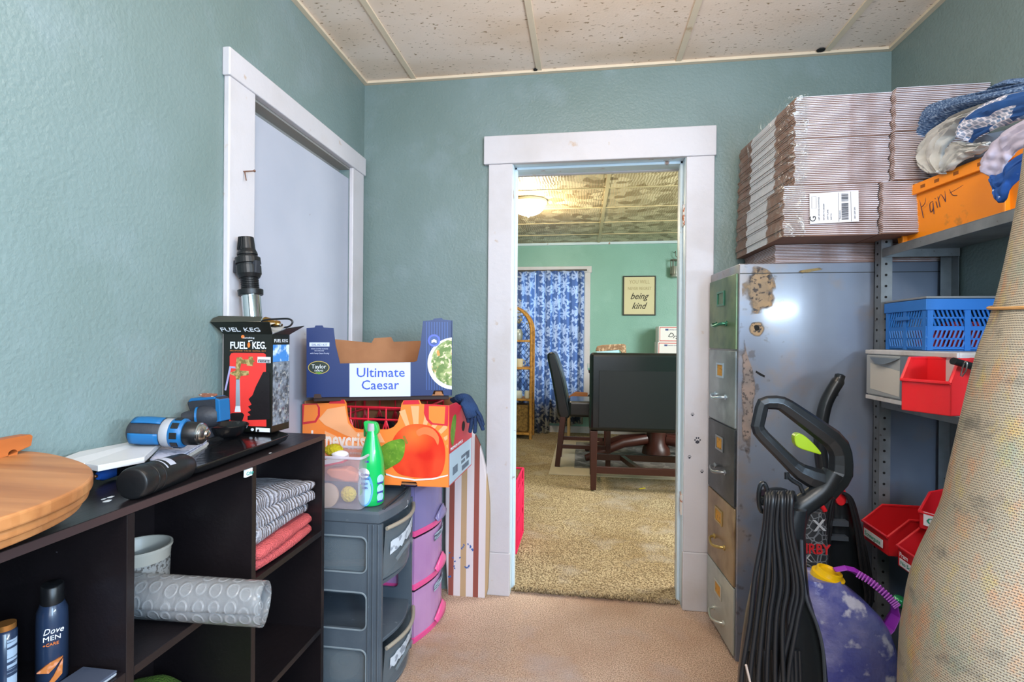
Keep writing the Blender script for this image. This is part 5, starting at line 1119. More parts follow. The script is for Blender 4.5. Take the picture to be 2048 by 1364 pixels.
b = MB(); b.box(0.35, 1.3, 5.45, 5.5, 0.25, 0.30); b.build('rail', CHERRY, t)
for q_ in T_: q_.location.z += 0.0165
# rug
t = thing('area_rug', 'beige bordered rug with a grey centre under the dining table', 'rug', (0.9, 5.3, 0.006))
MB().box(-0.30, 2.0, 4.50, 6.10, 0.0062, 0.014).build('border', mat('beige_rug_border', '#b9aa92', 0.95, bump=(150, 0.6)), t, bevel=0.003)
MB().box(-0.08, 1.8, 4.75, 5.95, 0.0142, 0.0165).build('centre', mat('grey_rug_centre', '#6d6762', 0.95, bump=(150, 0.6), vary=(9, '#8d8780', 0.5, 0.55)), t)
o = MB(frame(P(1279, 979, Z=0.006), P(1293, 977, Z=0.006)-P(1279, 979, Z=0.006))).box(0, 0.06, 0, 0.008, 0.0005, 0.008).build('yellow_pencil', mat('yellow_paint', '#c9b32c', 0.5), bevel=0.001)
tag(o, 'short yellow stick lying on the brown carpet before the bench', 'pencil')
# bark slab standing on the table
t = thing('bark_ornament', 'bark-edged wood ornament with a pale blue face on the dining table', 'ornament', tuple(P(1225, 705, Y=5.0)))
BK = mat('bark', '#8a6a50', 0.8, bump=(40, 1.0), vary=(30, '#c0a183', 0.5, 0.6))
pl = (V(0, 5.0, 0), V(0, -1, 0))
zt_ = P(1225, 712, Y=5.0).z
b = MB(); b.prism([P(x, y, pl=pl) for x, y in ((1191, 702), (1194, 693), (1204, 690), (1247, 688), (1252, 690), (1253, 712), (1246, 712), (1240, 700), (1200, 703))], (0, 0.06, 0)); b.build('bark_edge', BK, t, bevel=0.006)
b = MB(); b.prism([P(x, y, pl=pl)+V(0, 0.004, 0) for x, y in ((1193, 703), (1237, 699), (1241, 712), (1241, 725), (1195, 725), (1194, 706))], (0, 0.05, 0)); b.build('blue_face', mat('pale_blue_resin', '#a9cfdd', 0.3), t)
b = MB(); b.box(P(1195, 720, pl=pl).x, P(1253, 720, pl=pl).x, 5.0, 5.06, 0.943, P(1225, 712, pl=pl).z); b.build('stand', BK, t)
# side cabinet and postal boxes
t = thing('side_cabinet', 'low dark cabinet against the green wall behind the dining table', 'cabinet', (1.3, 6.35, 0))
MB().box(0.86, 1.75, 6.12, 6.56, 0.0, 0.985).build('body', CHERRY, t, bevel=0.004)
PBX = mat('white_postal_card', '#ddd9d8', 0.5)
for z0, z1, x0, lab in ((0.986, 1.185, 0.868, 'lower white postal box with red and blue print against the green wall'), (1.186, 1.37, 0.878, 'upper white postal box with scribbled writing against the green wall')):
    t = thing('postal_box', lab, 'box', (x0+0.15, 6.35, z0))
    MB().box(x0, x0+0.30, 6.22, 6.5, z0, z1).build('carton', PBX, t, bevel=0.002)
    b = MB(); b.box(x0+0.012, x0+0.29, 6.2185, 6.22, z1-0.018, z1-0.010); b.box(x0+0.012, x0+0.29, 6.2185, 6.22, z0+0.008, z0+0.016); b.box(x0+0.01, x0+0.016, 6.2185, 6.22, z0+0.01, z1-0.01); b.build('red_stripe', mat('postal_red_print', '#c4473f', 0.5), t)
    b = MB(); b.box(x0+0.075, x0+0.11, 6.2185, 6.22, z1-0.05, z1-0.03); b.build('blue_emblem', mat('postal_blue_print', '#2d3f7a', 0.5), t)
    text('UNITED STATES', 'lettering', mat('postal_blue_print', ''), t, (x0+0.115, 6.2184, z1-0.047), (1, 0, 0), (0, 0, 1), 0.018, 0.0008)
    if z0 > 1: text('Dra', 'handwriting', mat('dark_marker', '#222226', 0.5), t, (x0+0.10, 6.2184, z1-0.12), (1, 0, -0.3), (0, 0, 1), 0.08, 0.0008, shear=0.3)
# framed sign
t = thing('framed_sign', 'black framed cream sign reading You will never regret being kind', 'framed sign', (0.687, 6.59, 1.516))
b = MB(); x0, x1, z0, z1 = 0.484, 0.889, 1.516, 2.016
b.ringprism([V(x0, 6.575, z0), V(x1, 6.575, z0), V(x1, 6.575, z1), V(x0, 6.575, z1)], [V(x0+0.014, 6.575, z0+0.014), V(x1-0.014, 6.575, z0+0.014), V(x1-0.014, 6.575, z1-0.014), V(x0+0.014, 6.575, z1-0.014)], (0, 0.024, 0)); b.build('frame', mat('black_frame', '#26241f', 0.4), t, bevel=0.002)
MB().box(x0+0.014, x1-0.014, 6.585, 6.598, z0+0.014, z1-0.014).build('sign_panel', mat('cream_sign', '#cfc59f', 0.6), t)
TAN = mat('tan_ink', '#a3936c', 0.6); INK = mat('dark_brown_ink', '#3a3326', 0.6)
for s, z, f_, m, sh, sz in (('YOU WILL', 1.918, 0.25, TAN, 0, 0.066), ('NEVER REGRET', 1.838, 0.29, TAN, 0, 0.056), ('being', 1.722, 0.23, INK, 0.45, 0.115), ('kind', 1.60, 0.19, INK, 0.45, 0.115)):
    text(s, 'lettering', m, t, (0.687-f_/2, 6.5842, z), (1, 0, 0), (0, 0, 1), sz, 0.001, shear=sh, fit=f_, bold=0.0012 if sh else 0)
# lantern at the right
t = thing('wall_lantern', 'small grey wire lantern hanging on the green wall at the doorway edge', 'lantern', (1.12, 6.5, 1.9))
GM = mat('grey_iron', '#6d6a60', 0.5, 0.5); lx_ = 1.115
b = MB(); 
for z in (2.02, 2.2): b.tube([V(lx_+0.06*math.cos(a), 6.52+0.05*math.sin(a), z) for a in [2*math.pi*k/16 for k in range(16)]], 0.006, 6, closed=True)
for k in range(6): a = 2*math.pi*k/6; b.cyl((lx_+0.06*math.cos(a), 6.52+0.05*math.sin(a), 2.02), (lx_+0.06*math.cos(a), 6.52+0.05*math.sin(a), 2.2), 0.004, 6)
b.build('cage', GM, t)
b = MB(); b.tube(bez([V(lx_, 6.59, 2.30), V(lx_, 6.53, 2.31), V(lx_, 6.52, 2.25)], 4)+[V(lx_+0.05, 6.52, 2.20)], 0.004, 6); b.build('hook', GM, t)
b = MB(); b.lathe([(0.0, 1.98), (0.05, 1.99), (0.055, 2.02), (0.05, 2.12), (0, 2.12)], (lx_, 6.52, 0), n=16); b.build('candle_glass', mat('smoky_glass', '#8f948c', 0.2), t, smooth=True)
# dome light
t = thing('ceiling_light', 'white glass dome ceiling light, lit, in the dining room', 'ceiling light', (-0.50, 4.56, 2.33)); cx_, cy_ = -0.505, 4.56
b = MB(); b.lathe([(0, 2.449), (0.165, 2.449), (0.17, 2.442), (0.168, 2.425), (0.155, 2.42), (0, 2.42)], (cx_, cy_, 0), n=40); b.build('rim', mat('cream_metal_rim', '#d8cdb8', 0.4), t, smooth=True)
b = MB(); b.lathe([(0.150, 2.419), (0.148, 2.41), (0.135, 2.375), (0.105, 2.345), (0.06, 2.325), (0.0, 2.318)], (cx_, cy_, 0), n=40); b.build('glass_dome', mat('lit_opal_glass', '#ffffff', 0.3, emit=('#fff4e0', 4.0)), t, smooth=True)
b = MB(); b.lathe([(0, 2.30), (0.008, 2.302), (0.010, 2.31), (0.006, 2.318), (0, 2.319)], (cx_, cy_, 0), n=12); b.build('finial', mat('cream_metal_rim', ''), t, smooth=True)
# curtains
CUR, nt, b_, tc = raw('floral_curtain')
nt.nodes.remove(b_)
def petals(scale, R, k_, seed, rand=0.75):
    mp = nn(nt, 'Mapping'); mp.inputs['Scale'].default_value = (scale, scale, 1); mp.inputs['Location'].default_value = (seed, seed*1.7, 0); nt.links.new(tc.outputs['UV'], mp.inputs[0])
    vo = nn(nt, 'TexVoronoi', voronoi_dimensions='2D'); vo.inputs['Scale'].default_value = 1; vo.inputs['Randomness'].default_value = rand; nt.links.new(mp.outputs[0], vo.inputs['Vector'])
    d = nn(nt, 'VectorMath', operation='SUBTRACT'); nt.links.new(mp.outputs[0], d.inputs[0]); nt.links.new(vo.outputs['Position'], d.inputs[1])
    s = nn(nt, 'SeparateXYZ'); nt.links.new(d.outputs[0], s.inputs[0]); sc2 = nn(nt, 'SeparateColor'); nt.links.new(vo.outputs['Color'], sc2.inputs[0])
    ang = math_(nt, 'ADD', math_(nt, 'MULTIPLY', math_(nt, 'ARCTAN2', s.outputs[1], s.outputs[0]), k_), math_(nt, 'MULTIPLY', sc2.outputs[0], 6.28))
    rad = math_(nt, 'MULTIPLY', math_(nt, 'ADD', 0.66, math_(nt, 'MULTIPLY', math_(nt, 'COSINE', ang), 0.34)), R)
    dist = vo.outputs['Distance']; m1 = math_(nt, 'LESS_THAN', dist, rad)
    inner = math_(nt, 'MULTIPLY', math_(nt, 'GREATER_THAN', dist, math_(nt, 'MULTIPLY', rad, 0.62)), math_(nt, 'LESS_THAN', dist, math_(nt, 'MULTIPLY', rad, 0.72)))
    return m1, inner
f1, i1 = petals(6.2, 0.50, 7, 0.0); f2, i2 = petals(9.5, 0.42, 3, 3.3, 0.9)
mk = math_(nt, 'MAXIMUM', f1, f2); ln_ = math_(nt, 'MAXIMUM', i1, i2)
col = mixc(nt, mk, lin('#4b4c57'), lin('#b5ae9c')); col = mixc(nt, math_(nt, 'MULTIPLY', ln_, 0.7), col, lin('#6a6862'))
df = nn(nt, 'BsdfDiffuse'); tr = nn(nt, 'BsdfTranslucent'); mx_ = nn(nt, 'MixShader'); mx_.inputs[0].default_value = 0.45
nt.links.new(col, df.inputs[0]); nt.links.new(mixc(nt, mk, lin('#566884'), lin('#8f9cae')), tr.inputs[0]); nt.links.new(df.outputs[0], mx_.inputs[1]); nt.links.new(tr.outputs[0], mx_.inputs[2])
nt.links.new(mx_.outputs[0], nt.nodes['Material Output'].inputs[0])
def curtain(name, label, x0, x1, zb_, ph, y=6.50):
    b = MB(); wv_ = 26; 
    b.grid(lambda u, v: V(x0+(x1-x0)*u, y+(0.020+0.018*v)*math.sin(u*(x1-x0)*wv_*2.2+ph+math.sin(v*3+u*5)*0.4)+0.012*math.sin(u*(x1-x0)*61+ph), 2.075-(2.075-zb_)*v+(0.02*math.sin(u*9) if v > 0.99 else 0)), int((x1-x0)*160), 30)
    t = thing(name, label, 'curtain', ((x0+x1)/2, y, zb_))
    for f in b.bm.faces:
        for l in f.loops: 
            q = l[b.uv].uv; l[b.uv].uv = ((x0+(x1-x0)*q.x)*1.15, q.y*2.0)
    b.build('drape', CUR, t, smooth=True, fixn=False)
curtain('curtain', 'right floral curtain panel with pale flowers, glowing blue in front of the window', -0.44, -0.005, 0.12, 0.3)
curtain('curtain', 'narrow floral curtain panel beside the wicker shelf, hanging to the floor', -0.62, -0.43, 0.015, 2.0, 6.46)
curtain('curtain', 'left floral curtain panel behind the arched wicker shelf', -1.02, -0.63, 0.03, 1.1, 6.52)
o = tag(MB().cyl((-1.08, 6.50, 2.085), (0.03, 6.50, 2.085), 0.010, 12).build('curtain_rod', mat('dark_rod', '#55504a', 0.4, 0.6), smooth=True), 'thin dark rod carrying the floral curtains', 'curtain rod')
# wicker shelf
WK = mat('golden_wicker', '#c08a3e', 0.5, bump=(160, 0.9), vary=(30, '#9c6a2a', 0.45, 0.65), wear=(90, '#6b4418', 0.62, 0.68))
t = thing('wicker_shelf', 'tall arched golden wicker shelf in front of the floral curtains', 'shelf', (-0.93, 6.1, 0))
sx0, sx1, fy, byy = -1.22, -0.625, 6.05, 6.34
zs = P(1066, 690, Y=fy).z
for y in (fy, byy):
    for x in (sx0, sx1): MB().cyl((x, y, 0.0), (x, y, 1.30), 0.018, 10).build('post', WK, t, smooth=True)
    c0 = V((sx0+sx1)/2, y, 1.30); r = (sx1-sx0)/2; MB().tube([c0+V(-r*math.cos(a), 0, r*1.03*math.sin(a)) for a in [math.pi*k/20 for k in range(21)]], 0.018, 10).build('arch', WK, t, smooth=True)
    for x in (sx0, sx1):      # little scrolls
        pass
for yp in (682, 737, 800, 868):
    z = P(1050, yp, Y=fy).z; MB().box(sx0, sx1, fy-0.01, byy+0.01, z-0.013, z+0.013).build('shelf_board', WK, t, bevel=0.006)
for s in (0, 1):
    b = MB()
    for k in range(9): z = 0.1+k*0.15; b.tube([V(sx0+(sx1-sx0)*s, fy, z), V(sx0+(sx1-sx0)*s, byy, z)], 0.006, 6)
    b.build('side_lattice', WK, t)
b = MB()
for i in range(9):
    for s in (1, -1):
        x = sx0+0.02+(sx1-sx0-0.04)*i/8
        for k in range(10):
            z = 0.5+k*0.09; xa = x; xb = x+s*0.07
            if sx0 < xb < sx1: b.tube([V(xa, byy-0.01, z), V(xb, byy-0.01, z+0.09)], 0.0028, 4)
b.build('back_lattice', mat('dark_blue_wire', '#2c3c5c', 0.5), t)
z1_, z2_, z3_, z4_ = [P(1050, yp, Y=fy).z+0.0135 for yp in (682, 737, 800, 868)]
t = thing('flower_arrangement', 'dried cream flower arrangement in a glass jar on the top wicker shelf', 'flowers', (-0.83, 6.18, z1_))
b = MB(); b.lathe([(0, 0), (0.05, 0), (0.06, 0.03), (0.06, 0.09), (0.045, 0.12), (0.045, 0.13)], (-0.80, 6.17, z1_), n=20, cap=False); b.build('jar', mat('smoky_glass', ''), t, smooth=True)
random.seed(8); b = MB(); 
for k in range(60): b.blob(V(-0.86+random.gauss(0, 0.075), 6.19+random.gauss(0, 0.035), z1_+0.20+abs(random.gauss(0, 0.075))), random.uniform(0.010, 0.020), 1, sc=(1, 1, 0.7))
b.build('blossoms', mat('dried_cream_petals', '#b5a98a', 0.8, vary=(40, '#7d7158', 0.45, 0.6)), t)
for x, lab in ((-0.78, 'cream mug with a heart on the middle wicker shelf'),):
    t = thing('mug', lab, 'mug', (x, 6.12, z2_)); b = MB(); b.lathe([(0, 0), (0.045, 0), (0.05, 0.01), (0.055, 0.10), (0.05, 0.10), (0.042, 0.012), (0, 0.01)], (x, 6.12, z2_), n=20); b.build('mug_body', mat('cream_ceramic', '#c9bb98', 0.4), t, smooth=True)
    b = MB(); b.tube([V(x+0.05+0.03*math.sin(a), 6.12, z2_+0.05+0.032*math.cos(a)) for a in [math.pi*k/8 for k in range(9)]], 0.005, 6); b.build('mug_handle', mat('cream_ceramic', ''), t, smooth=True)
for x, r, lab, c_ in ((-0.79, 0.06, 'white bowl with a teal base on the third wicker shelf', '#c9cdc6'), (-0.675, 0.035, 'small white cup beside the bowl on the third wicker shelf', '#cfc8b8')):
    b = MB(); b.lathe([(0, 0), (r*0.8, 0), (r, 0.02), (r*0.85, 0.08), (r*0.75, 0.09), (0, 0.088)], (x, 6.12, z3_), n=20); o = b.build('bowl' if r > 0.05 else 'cup', mat('pot_'+c_[1:], c_, 0.4), smooth=True); tag(o, lab, 'bowl' if r > 0.05 else 'cup')
o = MB().box(-0.95, -0.66, 6.08, 6.30, z4_, z4_+0.33).build('storage_basket', mat('brown_woven_basket', '#8d6c34', 0.7, bump=(70, 1.0), vary=(50, '#6b4f22', 0.45, 0.6)), bevel=0.02, seg=3); tag(o, 'brown woven box basket at the bottom of the wicker shelf', 'basket')
# little stool with a blue lamp-like toy
t = thing('stool', 'small tan wooden stool behind the dining chair by the curtain', 'stool', (-0.02, 6.25, 0.0))
MB().box(-0.2, 0.13, 6.1, 6.4, 0.36, 0.39).build('seat', mat('tan_wood', '#a8895f', 0.5), t, bevel=0.004)
for x in (-0.19, 0.085):
    for y in (6.11, 6.36): MB().box(x, x+0.03, y, y+0.03, 0.0065, 0.359).build('leg', mat('tan_wood', ''), t, bevel=0.002)
b = MB(); b.lathe([(0, 0), (0.06, 0.01), (0.085, 0.04), (0.06, 0.075), (0, 0.085)], (-0.05, 6.2, 0.391), n=24); o = b.build('blue_bowl', mat('pale_blue_glass', '#9dc6e2', 0.15), smooth=True); tag(o, 'pale blue glass bowl on the tan stool', 'bowl')
b = MB(); b.prism([V(-0.18, 6.33, 0.391), V(0.05, 6.33, 0.391), V(0.05, 6.33, 0.55), V(-0.10, 6.33, 0.56), V(-0.18, 6.33, 0.50)], (0, 0.05, 0)); o = b.build('copper_box', mat('copper_orange_card', '#b5744a', 0.5), bevel=0.004); tag(o, 'orange brown box standing behind the blue bowl on the stool', 'box')
b = MB(); b.tube(bez([V(0.04, 6.28, 0.40), V(0.06, 6.28, 0.50), V(0.10, 6.28, 0.53), V(0.14, 6.28, 0.50), V(0.15, 6.28, 0.44)], 5), 0.018, 8); o = b.build('black_strap', mat('black_rubber', ''), smooth=True); tag(o, 'black strap hanging over the tan stool edge', 'strap')
# red crate beside the jamb
f3 = frame((-0.365-0.33, 2.80, 0.0065), (1, 0, 0))
lattice_crate('milk_crate', 'pinkish red lattice crate just behind the left door jamb', f3, 0.33, 0.33, 0.40, mat('pink_red_crate', '#d8224f', 0.4), 5, 3, 0.010)
# ================================================================ FILING CABINET
STL, nt, b_, tc = raw('scratched_grey_steel')
n1 = nn(nt, 'TexNoise'); n1.inputs['Scale'].default_value = 2.2; n1.inputs['Detail'].default_value = 6; nt.links.new(tc.outputs['Object'], n1.inputs['Vector'])
c = mixc(nt, ramp(nt, n1.outputs[0], [(0.35, G0), (0.7, G1)]), lin('#6a7180'), lin('#7b8494'))
gp_ = nn(nt, 'SeparateXYZ'); nt.links.new(tc.outputs['Object'], gp_.inputs[0])
n2 = nn(nt, 'TexNoise'); n2.inputs['Scale'].default_value = 9; n2.inputs['Detail'].default_value = 7; nt.links.new(tc.outputs['Object'], n2.inputs['Vector'])
# rust concentrates along the front edge and near the top
edge_ = ramp(nt, math_(nt, 'ADD', math_(nt, 'ADD', gp_.outputs[0], 0.35), math_(nt, 'MULTIPLY', gp_.outputs[2], -0.06)), [(0.0, G1), (0.09, (0.55, 0.55, 0.55, 1)), (0.16, G0)])
rust = ramp(nt, math_(nt, 'ADD', n2.outputs[0], math_(nt, 'MULTIPLY', edge_, 0.24)), [(0.60, G0), (0.86, G1)])
c = mixc(nt, math_(nt, 'MULTIPLY', rust, 0.8), c, lin('#85766b'))
n3 = nn(nt, 'TexNoise'); n3.inputs['Scale'].default_value = 26; n3.inputs['Detail'].default_value = 5; nt.links.new(tc.outputs['Object'], n3.inputs['Vector'])
c = mixc(nt, math_(nt, 'MULTIPLY', ramp(nt, math_(nt, 'ADD', n3.outputs[0], math_(nt, 'MULTIPLY', edge_, 0.12)), [(0.72, G0), (0.80, G1)]), 0.6), c, lin('#4c413c'))
nt.links.new(c, b_.inputs['Base Color']); b_.inputs['Roughness'].default_value = 0.30; b_.inputs['Metallic'].default_value = 0.2; b_.inputs['Coat Weight'].default_value = 0.4; b_.inputs['Coat Roughness'].default_value = 0.12
bp = nn(nt, 'Bump'); bp.inputs['Strength'].default_value = 0.12; nt.links.new(n3.outputs[0], bp.inputs['Height']); nt.links.new(bp.outputs[0], b_.inputs['Normal'])
CX0, CX1, CY0, CY1, CZ = 0.572, 1.262, 2.0, 2.335, 1.49
SK = 0.022    # the front face is a little skewed
t = thing('filing_cabinet', 'tall five-drawer steel filing cabinet with green, grey, black, gold and white drawers', 'filing cabinet', (0.9, 2.17, 0))
b = MB(); b.hexa([(CX0, CY0, 0), (CX1, CY0, 0), (CX1, CY1, 0), (CX0-SK, CY1, 0)], [(CX0, CY0, CZ), (CX1, CY0, CZ), (CX1, CY1, CZ), (CX0-SK, CY1, CZ)]); b.build('cabinet_body', STL, t, bevel=0.003)
b = MB(); b.box(CX0+0.002, CX1, CY0-0.0022, CY0, 1.452, 1.4545); b.build('side_seam', mat('dark_seam', '#33322f', 0.6), t)
# large rust bloom and dent on the side
def bloom(nm, c1, c2, c3, dens=1.0):
    m, nt, b_, tc = raw(nm); s_ = nn(nt, 'SeparateXYZ'); nt.links.new(tc.outputs['Generated'], s_.inputs[0])
    dx = math_(nt, 'SUBTRACT', s_.outputs[0], 0.5); dz = math_(nt, 'SUBTRACT', s_.outputs[2], 0.5); r = math_(nt, 'SQRT', math_(nt, 'ADD', math_(nt, 'MULTIPLY', dx, dx), math_(nt, 'MULTIPLY', dz, dz)))
    n = nn(nt, 'TexNoise'); n.inputs['Scale'].default_value = 22; n.inputs['Detail'].default_value = 7; nt.links.new(tc.outputs['Object'], n.inputs['Vector'])
    n2 = nn(nt, 'TexNoise'); n2.inputs['Scale'].default_value = 60; n2.inputs['Detail'].default_value = 5; nt.links.new(tc.outputs['Object'], n2.inputs['Vector'])
    a = ramp(nt, math_(nt, 'ADD', math_(nt, 'SUBTRACT', 0.62*dens, math_(nt, 'MULTIPLY', r, 1.25)), math_(nt, 'MULTIPLY', math_(nt, 'SUBTRACT', n.outputs[0], 0.5), 0.9)), [(0.0, G0), (0.22, (0.9, 0.9, 0.9, 1))])
    c = mixc(nt, ramp(nt, n.outputs[0], [(0.4, G0), (0.62, G1)]), lin(c1), lin(c2)); c = mixc(nt, ramp(nt, n2.outputs[0], [(0.56, G0), (0.62, G1)]), c, lin(c3))
    nt.links.new(c, b_.inputs['Base Color']); nt.links.new(a, b_.inputs['Alpha']); b_.inputs['Roughness'].default_value = 0.55; return m
rp = bloom('rust_bloom', '#8f7a60', '#a88b66', '#3a302a')
pls = (V(0, CY0, 0), V(0, -1, 0))
trace(pls, spl2([(1486, 533), (1520, 534), (1542, 545), (1551, 570), (1551, 600), (1543, 620), (1510, 628), (1488, 622)], 5, True), 0.0008, 'rust_bloom', rp, t, lift=0.0)
trace(pls, spl2([(1496, 650), (1510, 644), (1528, 646), (1530, 664), (1520, 674), (1502, 668)], 5, True), 0.0008, 'rust_bloom', rp, t)
trace(pls, spl2([(1508, 652), (1514, 650), (1519, 655), (1516, 661), (1510, 660)], 3, True), 0.0014, 'dark_dent', BLK, t)
trace(pls, spl2([(1484, 640), (1492, 700), (1510, 760), (1506, 820), (1500, 900), (1506, 925), (1500, 930), (1490, 900), (1484, 860)], 5, True), 0.0006, 'rust_streak', bloom('brown_rust_streak', '#7b6f69', '#8d7a70', '#4d4441', 1.0), t)
trace(pls, [(1587, 552), (1600, 541), (1640, 535), (1660, 534), (1640, 540), (1600, 548)], 0.0006, 'yellow_streak', bloom('yellow_overspray', '#a8884b', '#96804f', '#8a7a55', 0.9), t)
trace(pls, [(1512, 741), (1524, 748), (1530, 751), (1529, 755), (1520, 751), (1511, 745)], 0.0008, 'scratch', BLK, t)
DCOL = [('green_drawer_paint', '#4b6b52', '#6f7f5c', '#2f4a3c'), ('silver_drawer_paint', '#929a9c', '#6d7678', '#aab2b4'), ('black_drawer_paint', '#3c4043', '#2f3234', '#5a5e60'), ('gold_drawer_paint', '#8f7455', '#a08a6a', '#6a5238'), ('cream_drawer_paint', '#a9aca2', '#bcbfb6', '#8f9288')]
names = ['green', 'silver grey', 'black', 'gold brown', 'cream white']
zz = [1.458, 1.166, 0.868, 0.570, 0.270, 0.012]
fxd = V(-SK, CY1-CY0, 0).normalized(); nx = V(-fxd.y, fxd.x, 0)
def fp(u, z, d=0.0): return V(CX0, CY0, z)+fxd*(u*(CY1-CY0))+nx*d
HC = ['#3f7a63', '#aebfcb', '#8d9093', '#b59a5c', '#c7c8bd']
for i in range(5):
    m = mat(DCOL[i][0], DCOL[i][1], 0.35, 0.35, vary=(5, DCOL[i][2], 0.4, 0.65), vary2=(9, DCOL[i][3], 0.5, 0.75), bump=(30, 0.05))
    b = MB(); z1, z0 = zz[i]-0.003, zz[i+1]+0.003
    b.hexa([fp(0.03, z0), fp(0.97, z0), fp(0.97, z0, 0.008), fp(0.03, z0, 0.008)], [fp(0.03, z1), fp(0.97, z1), fp(0.97, z1, 0.008), fp(0.03, z1, 0.008)])
    d = b.build('drawer', m, t, bevel=0.002); d['label'] = names[i]+' drawer front'
    hm = mat('handle_'+str(i), HC[i], 0.3, 0.7)
    zc = z1-0.082; b = MB(); b.ringprism([fp(0.40, zc-0.030, 0.008), fp(0.66, zc-0.030, 0.008), fp(0.66, zc+0.030, 0.008), fp(0.40, zc+0.030, 0.008)], [fp(0.43, zc-0.022, 0.008), fp(0.63, zc-0.022, 0.008), fp(0.63, zc+0.022, 0.008), fp(0.43, zc+0.022, 0.008)], nx*0.004); b.build('label_holder', hm, d, bevel=0.0008)
    if i:
        b = MB(); b.hexa([fp(0.43, zc-0.022, 0.0082), fp(0.63, zc-0.022, 0.0082), fp(0.63, zc-0.022, 0.009), fp(0.43, zc-0.022, 0.009)], [fp(0.43, zc+0.022, 0.0082), fp(0.63, zc+0.022, 0.0082), fp(0.63, zc+0.022, 0.009), fp(0.43, zc+0.022, 0.009)]); b.build('label_card', mat('orange_card', '#d09332', 0.6, vary=(60, '#8a6420', 0.58, 0.64)), d)
    zc = z1-0.185; b = MB(); b.tube(bez([fp(0.33, zc, 0.010), fp(0.36, zc-0.002, 0.030), fp(0.50, zc-0.010, 0.040), fp(0.66, zc-0.002, 0.030), fp(0.69, zc, 0.010)], 5), 0.006, 8, flat=(1, 0.8)); b.build('drawer_handle', hm, d, smooth=True)
    b = MB()
    for u in (0.33, 0.69): b.lathe([(0.011, 0), (0.011, 0.003), (0.006, 0.006), (0, 0.006)], fp(u, zc, 0.008), nx, n=12)
    b.build('handle_boss', hm, d)

# ================================================================ FLATTENED BOXES
KB = mat('kraft_box_card', '#8a6a5c', 0.75, vary=(5, '#775a4e', 0.45, 0.7)); WE = mat('white_box_edge', '#d2cdd6', 0.6, vary=(3.0, '#b5a2a4', 0.56, 0.60), scl=(1, 1, 0.2))
WF = mat('white_print_face', '#cfccd2', 0.55); PKE = mat('pink_edge_card', '#b58a88', 0.6)
def sheet_mesh(x0, x1, y0, y1, xb0, xb1, th, left):
    """one folded box: kraft core with a white outer ply; left face carries a white printed band"""
    b = MB()
    def lay(z0, z1, mi, inset=0.0):
        ya = y0+inset
        if left:
            # left face split so that the band is white
            ys = [ya, ya+(y1-ya)*0.30, ya+(y1-ya)*0.74, y1]; L = [V(x0+(xb0-x0)*(y-y0)/(y1-y0), y, 0) for y in ys]
        else: L = [V(x0, ya, 0), V(xb0, y1, 0)]
        Rr = [V(x1, ya, 0), V(xb1, y1, 0)]; lo = L+[Rr[1], Rr[0]]
        a = [b.v((p.x, p.y, z0)) for p in lo]; c_ = [b.v((p.x, p.y, z1)) for p in lo]; n = len(lo)
        b.face(a, mi); b.face(list(reversed(c_)), mi)
        for i in range(n):
            j = (i+1) % n; mm = mi
            if left and i == 1: mm = 2
            elif left and i < 3: mm = 0
            b.face([a[i], a[j], c_[j], c_[i]], mm)
    lay(0, th*0.60, 0, 0.004); lay(th*0.61, th*0.96, 1)
    bmesh.ops.recalc_face_normals(b.bm, faces=b.bm.faces)
    me = bpy.data.meshes.new('flattened_box'); b.bm.to_mesh(me); b.bm.free()
    for m in (KB, WE, WF): me.materials.append(m)
    return me
random.seed(11); YBK = 2.335
bund = [  # x0,x1,y0,xb0,xb1,z0,z1,n,left, label
    (0.703, 1.000, 1.845, 0.665, 1.000, 1.889, 2.030, 24, True, 'flattened brown box in the upper left bundle above the filing cabinet', 'upper left bundle of flattened boxes'),
    (1.004, 1.278, 1.825, 1.004, 1.278, 1.892, 2.034, 24, False, 'flattened brown box in the upper right bundle above the filing cabinet', 'upper right bundle of flattened boxes'),
    (0.705, 0.999, 1.850, 0.660, 1.000, 1.733, 1.888, 26, True, 'flattened brown box in the middle left bundle above the filing cabinet', 'middle left bundle of flattened boxes'),
    (1.005, 1.278, 1.830, 1.004, 1.278, 1.733, 1.890, 26, False, 'flattened brown box in the middle right bundle above the filing cabinet', 'middle right bundle of flattened boxes'),
    (0.672, 0.968, 1.852, 0.655, 0.980, 1.560, 1.731, 26, True, 'flattened brown box in the lower left bundle with the shipping label', 'lower left bundle of flattened boxes'),
    (0.974, 1.278, 1.835, 0.985, 1.278, 1.560, 1.731, 26, False, 'flattened brown box in the lower right bundle behind the orange crate', 'lower right bundle of flattened boxes'),
    (0.700, 1.262, 2.005, 0.690, 1.262, 1.4905, 1.558, 12, False, 'pale flattened box in the bottom layer resting directly on the filing cabinet', 'bottom layer of flattened boxes')]
for x0, x1, y0, xb0, xb1, z0, z1, n, left, lab, grp in bund:
    th = (z1-z0)/n; me = sheet_mesh(x0, x1, y0, YBK, xb0, xb1, th, left); org = V((x0+x1)/2, (y0+YBK)/2, 0); me.transform(Matrix.Translation(-org))
    for k in range(n):
        o = bpy.data.objects.new('flattened_box', me); C.objects.link(o)
        o.location = org+V((0.003*math.sin(k*0.9)+random.uniform(-.0012, .0012)) if left else 0.002*math.sin(k*0.9), random.uniform(-0.0015, 0.0015) if y0 < 2 else 0, z0+k*th)
        tag(o, lab, 'box', grp)
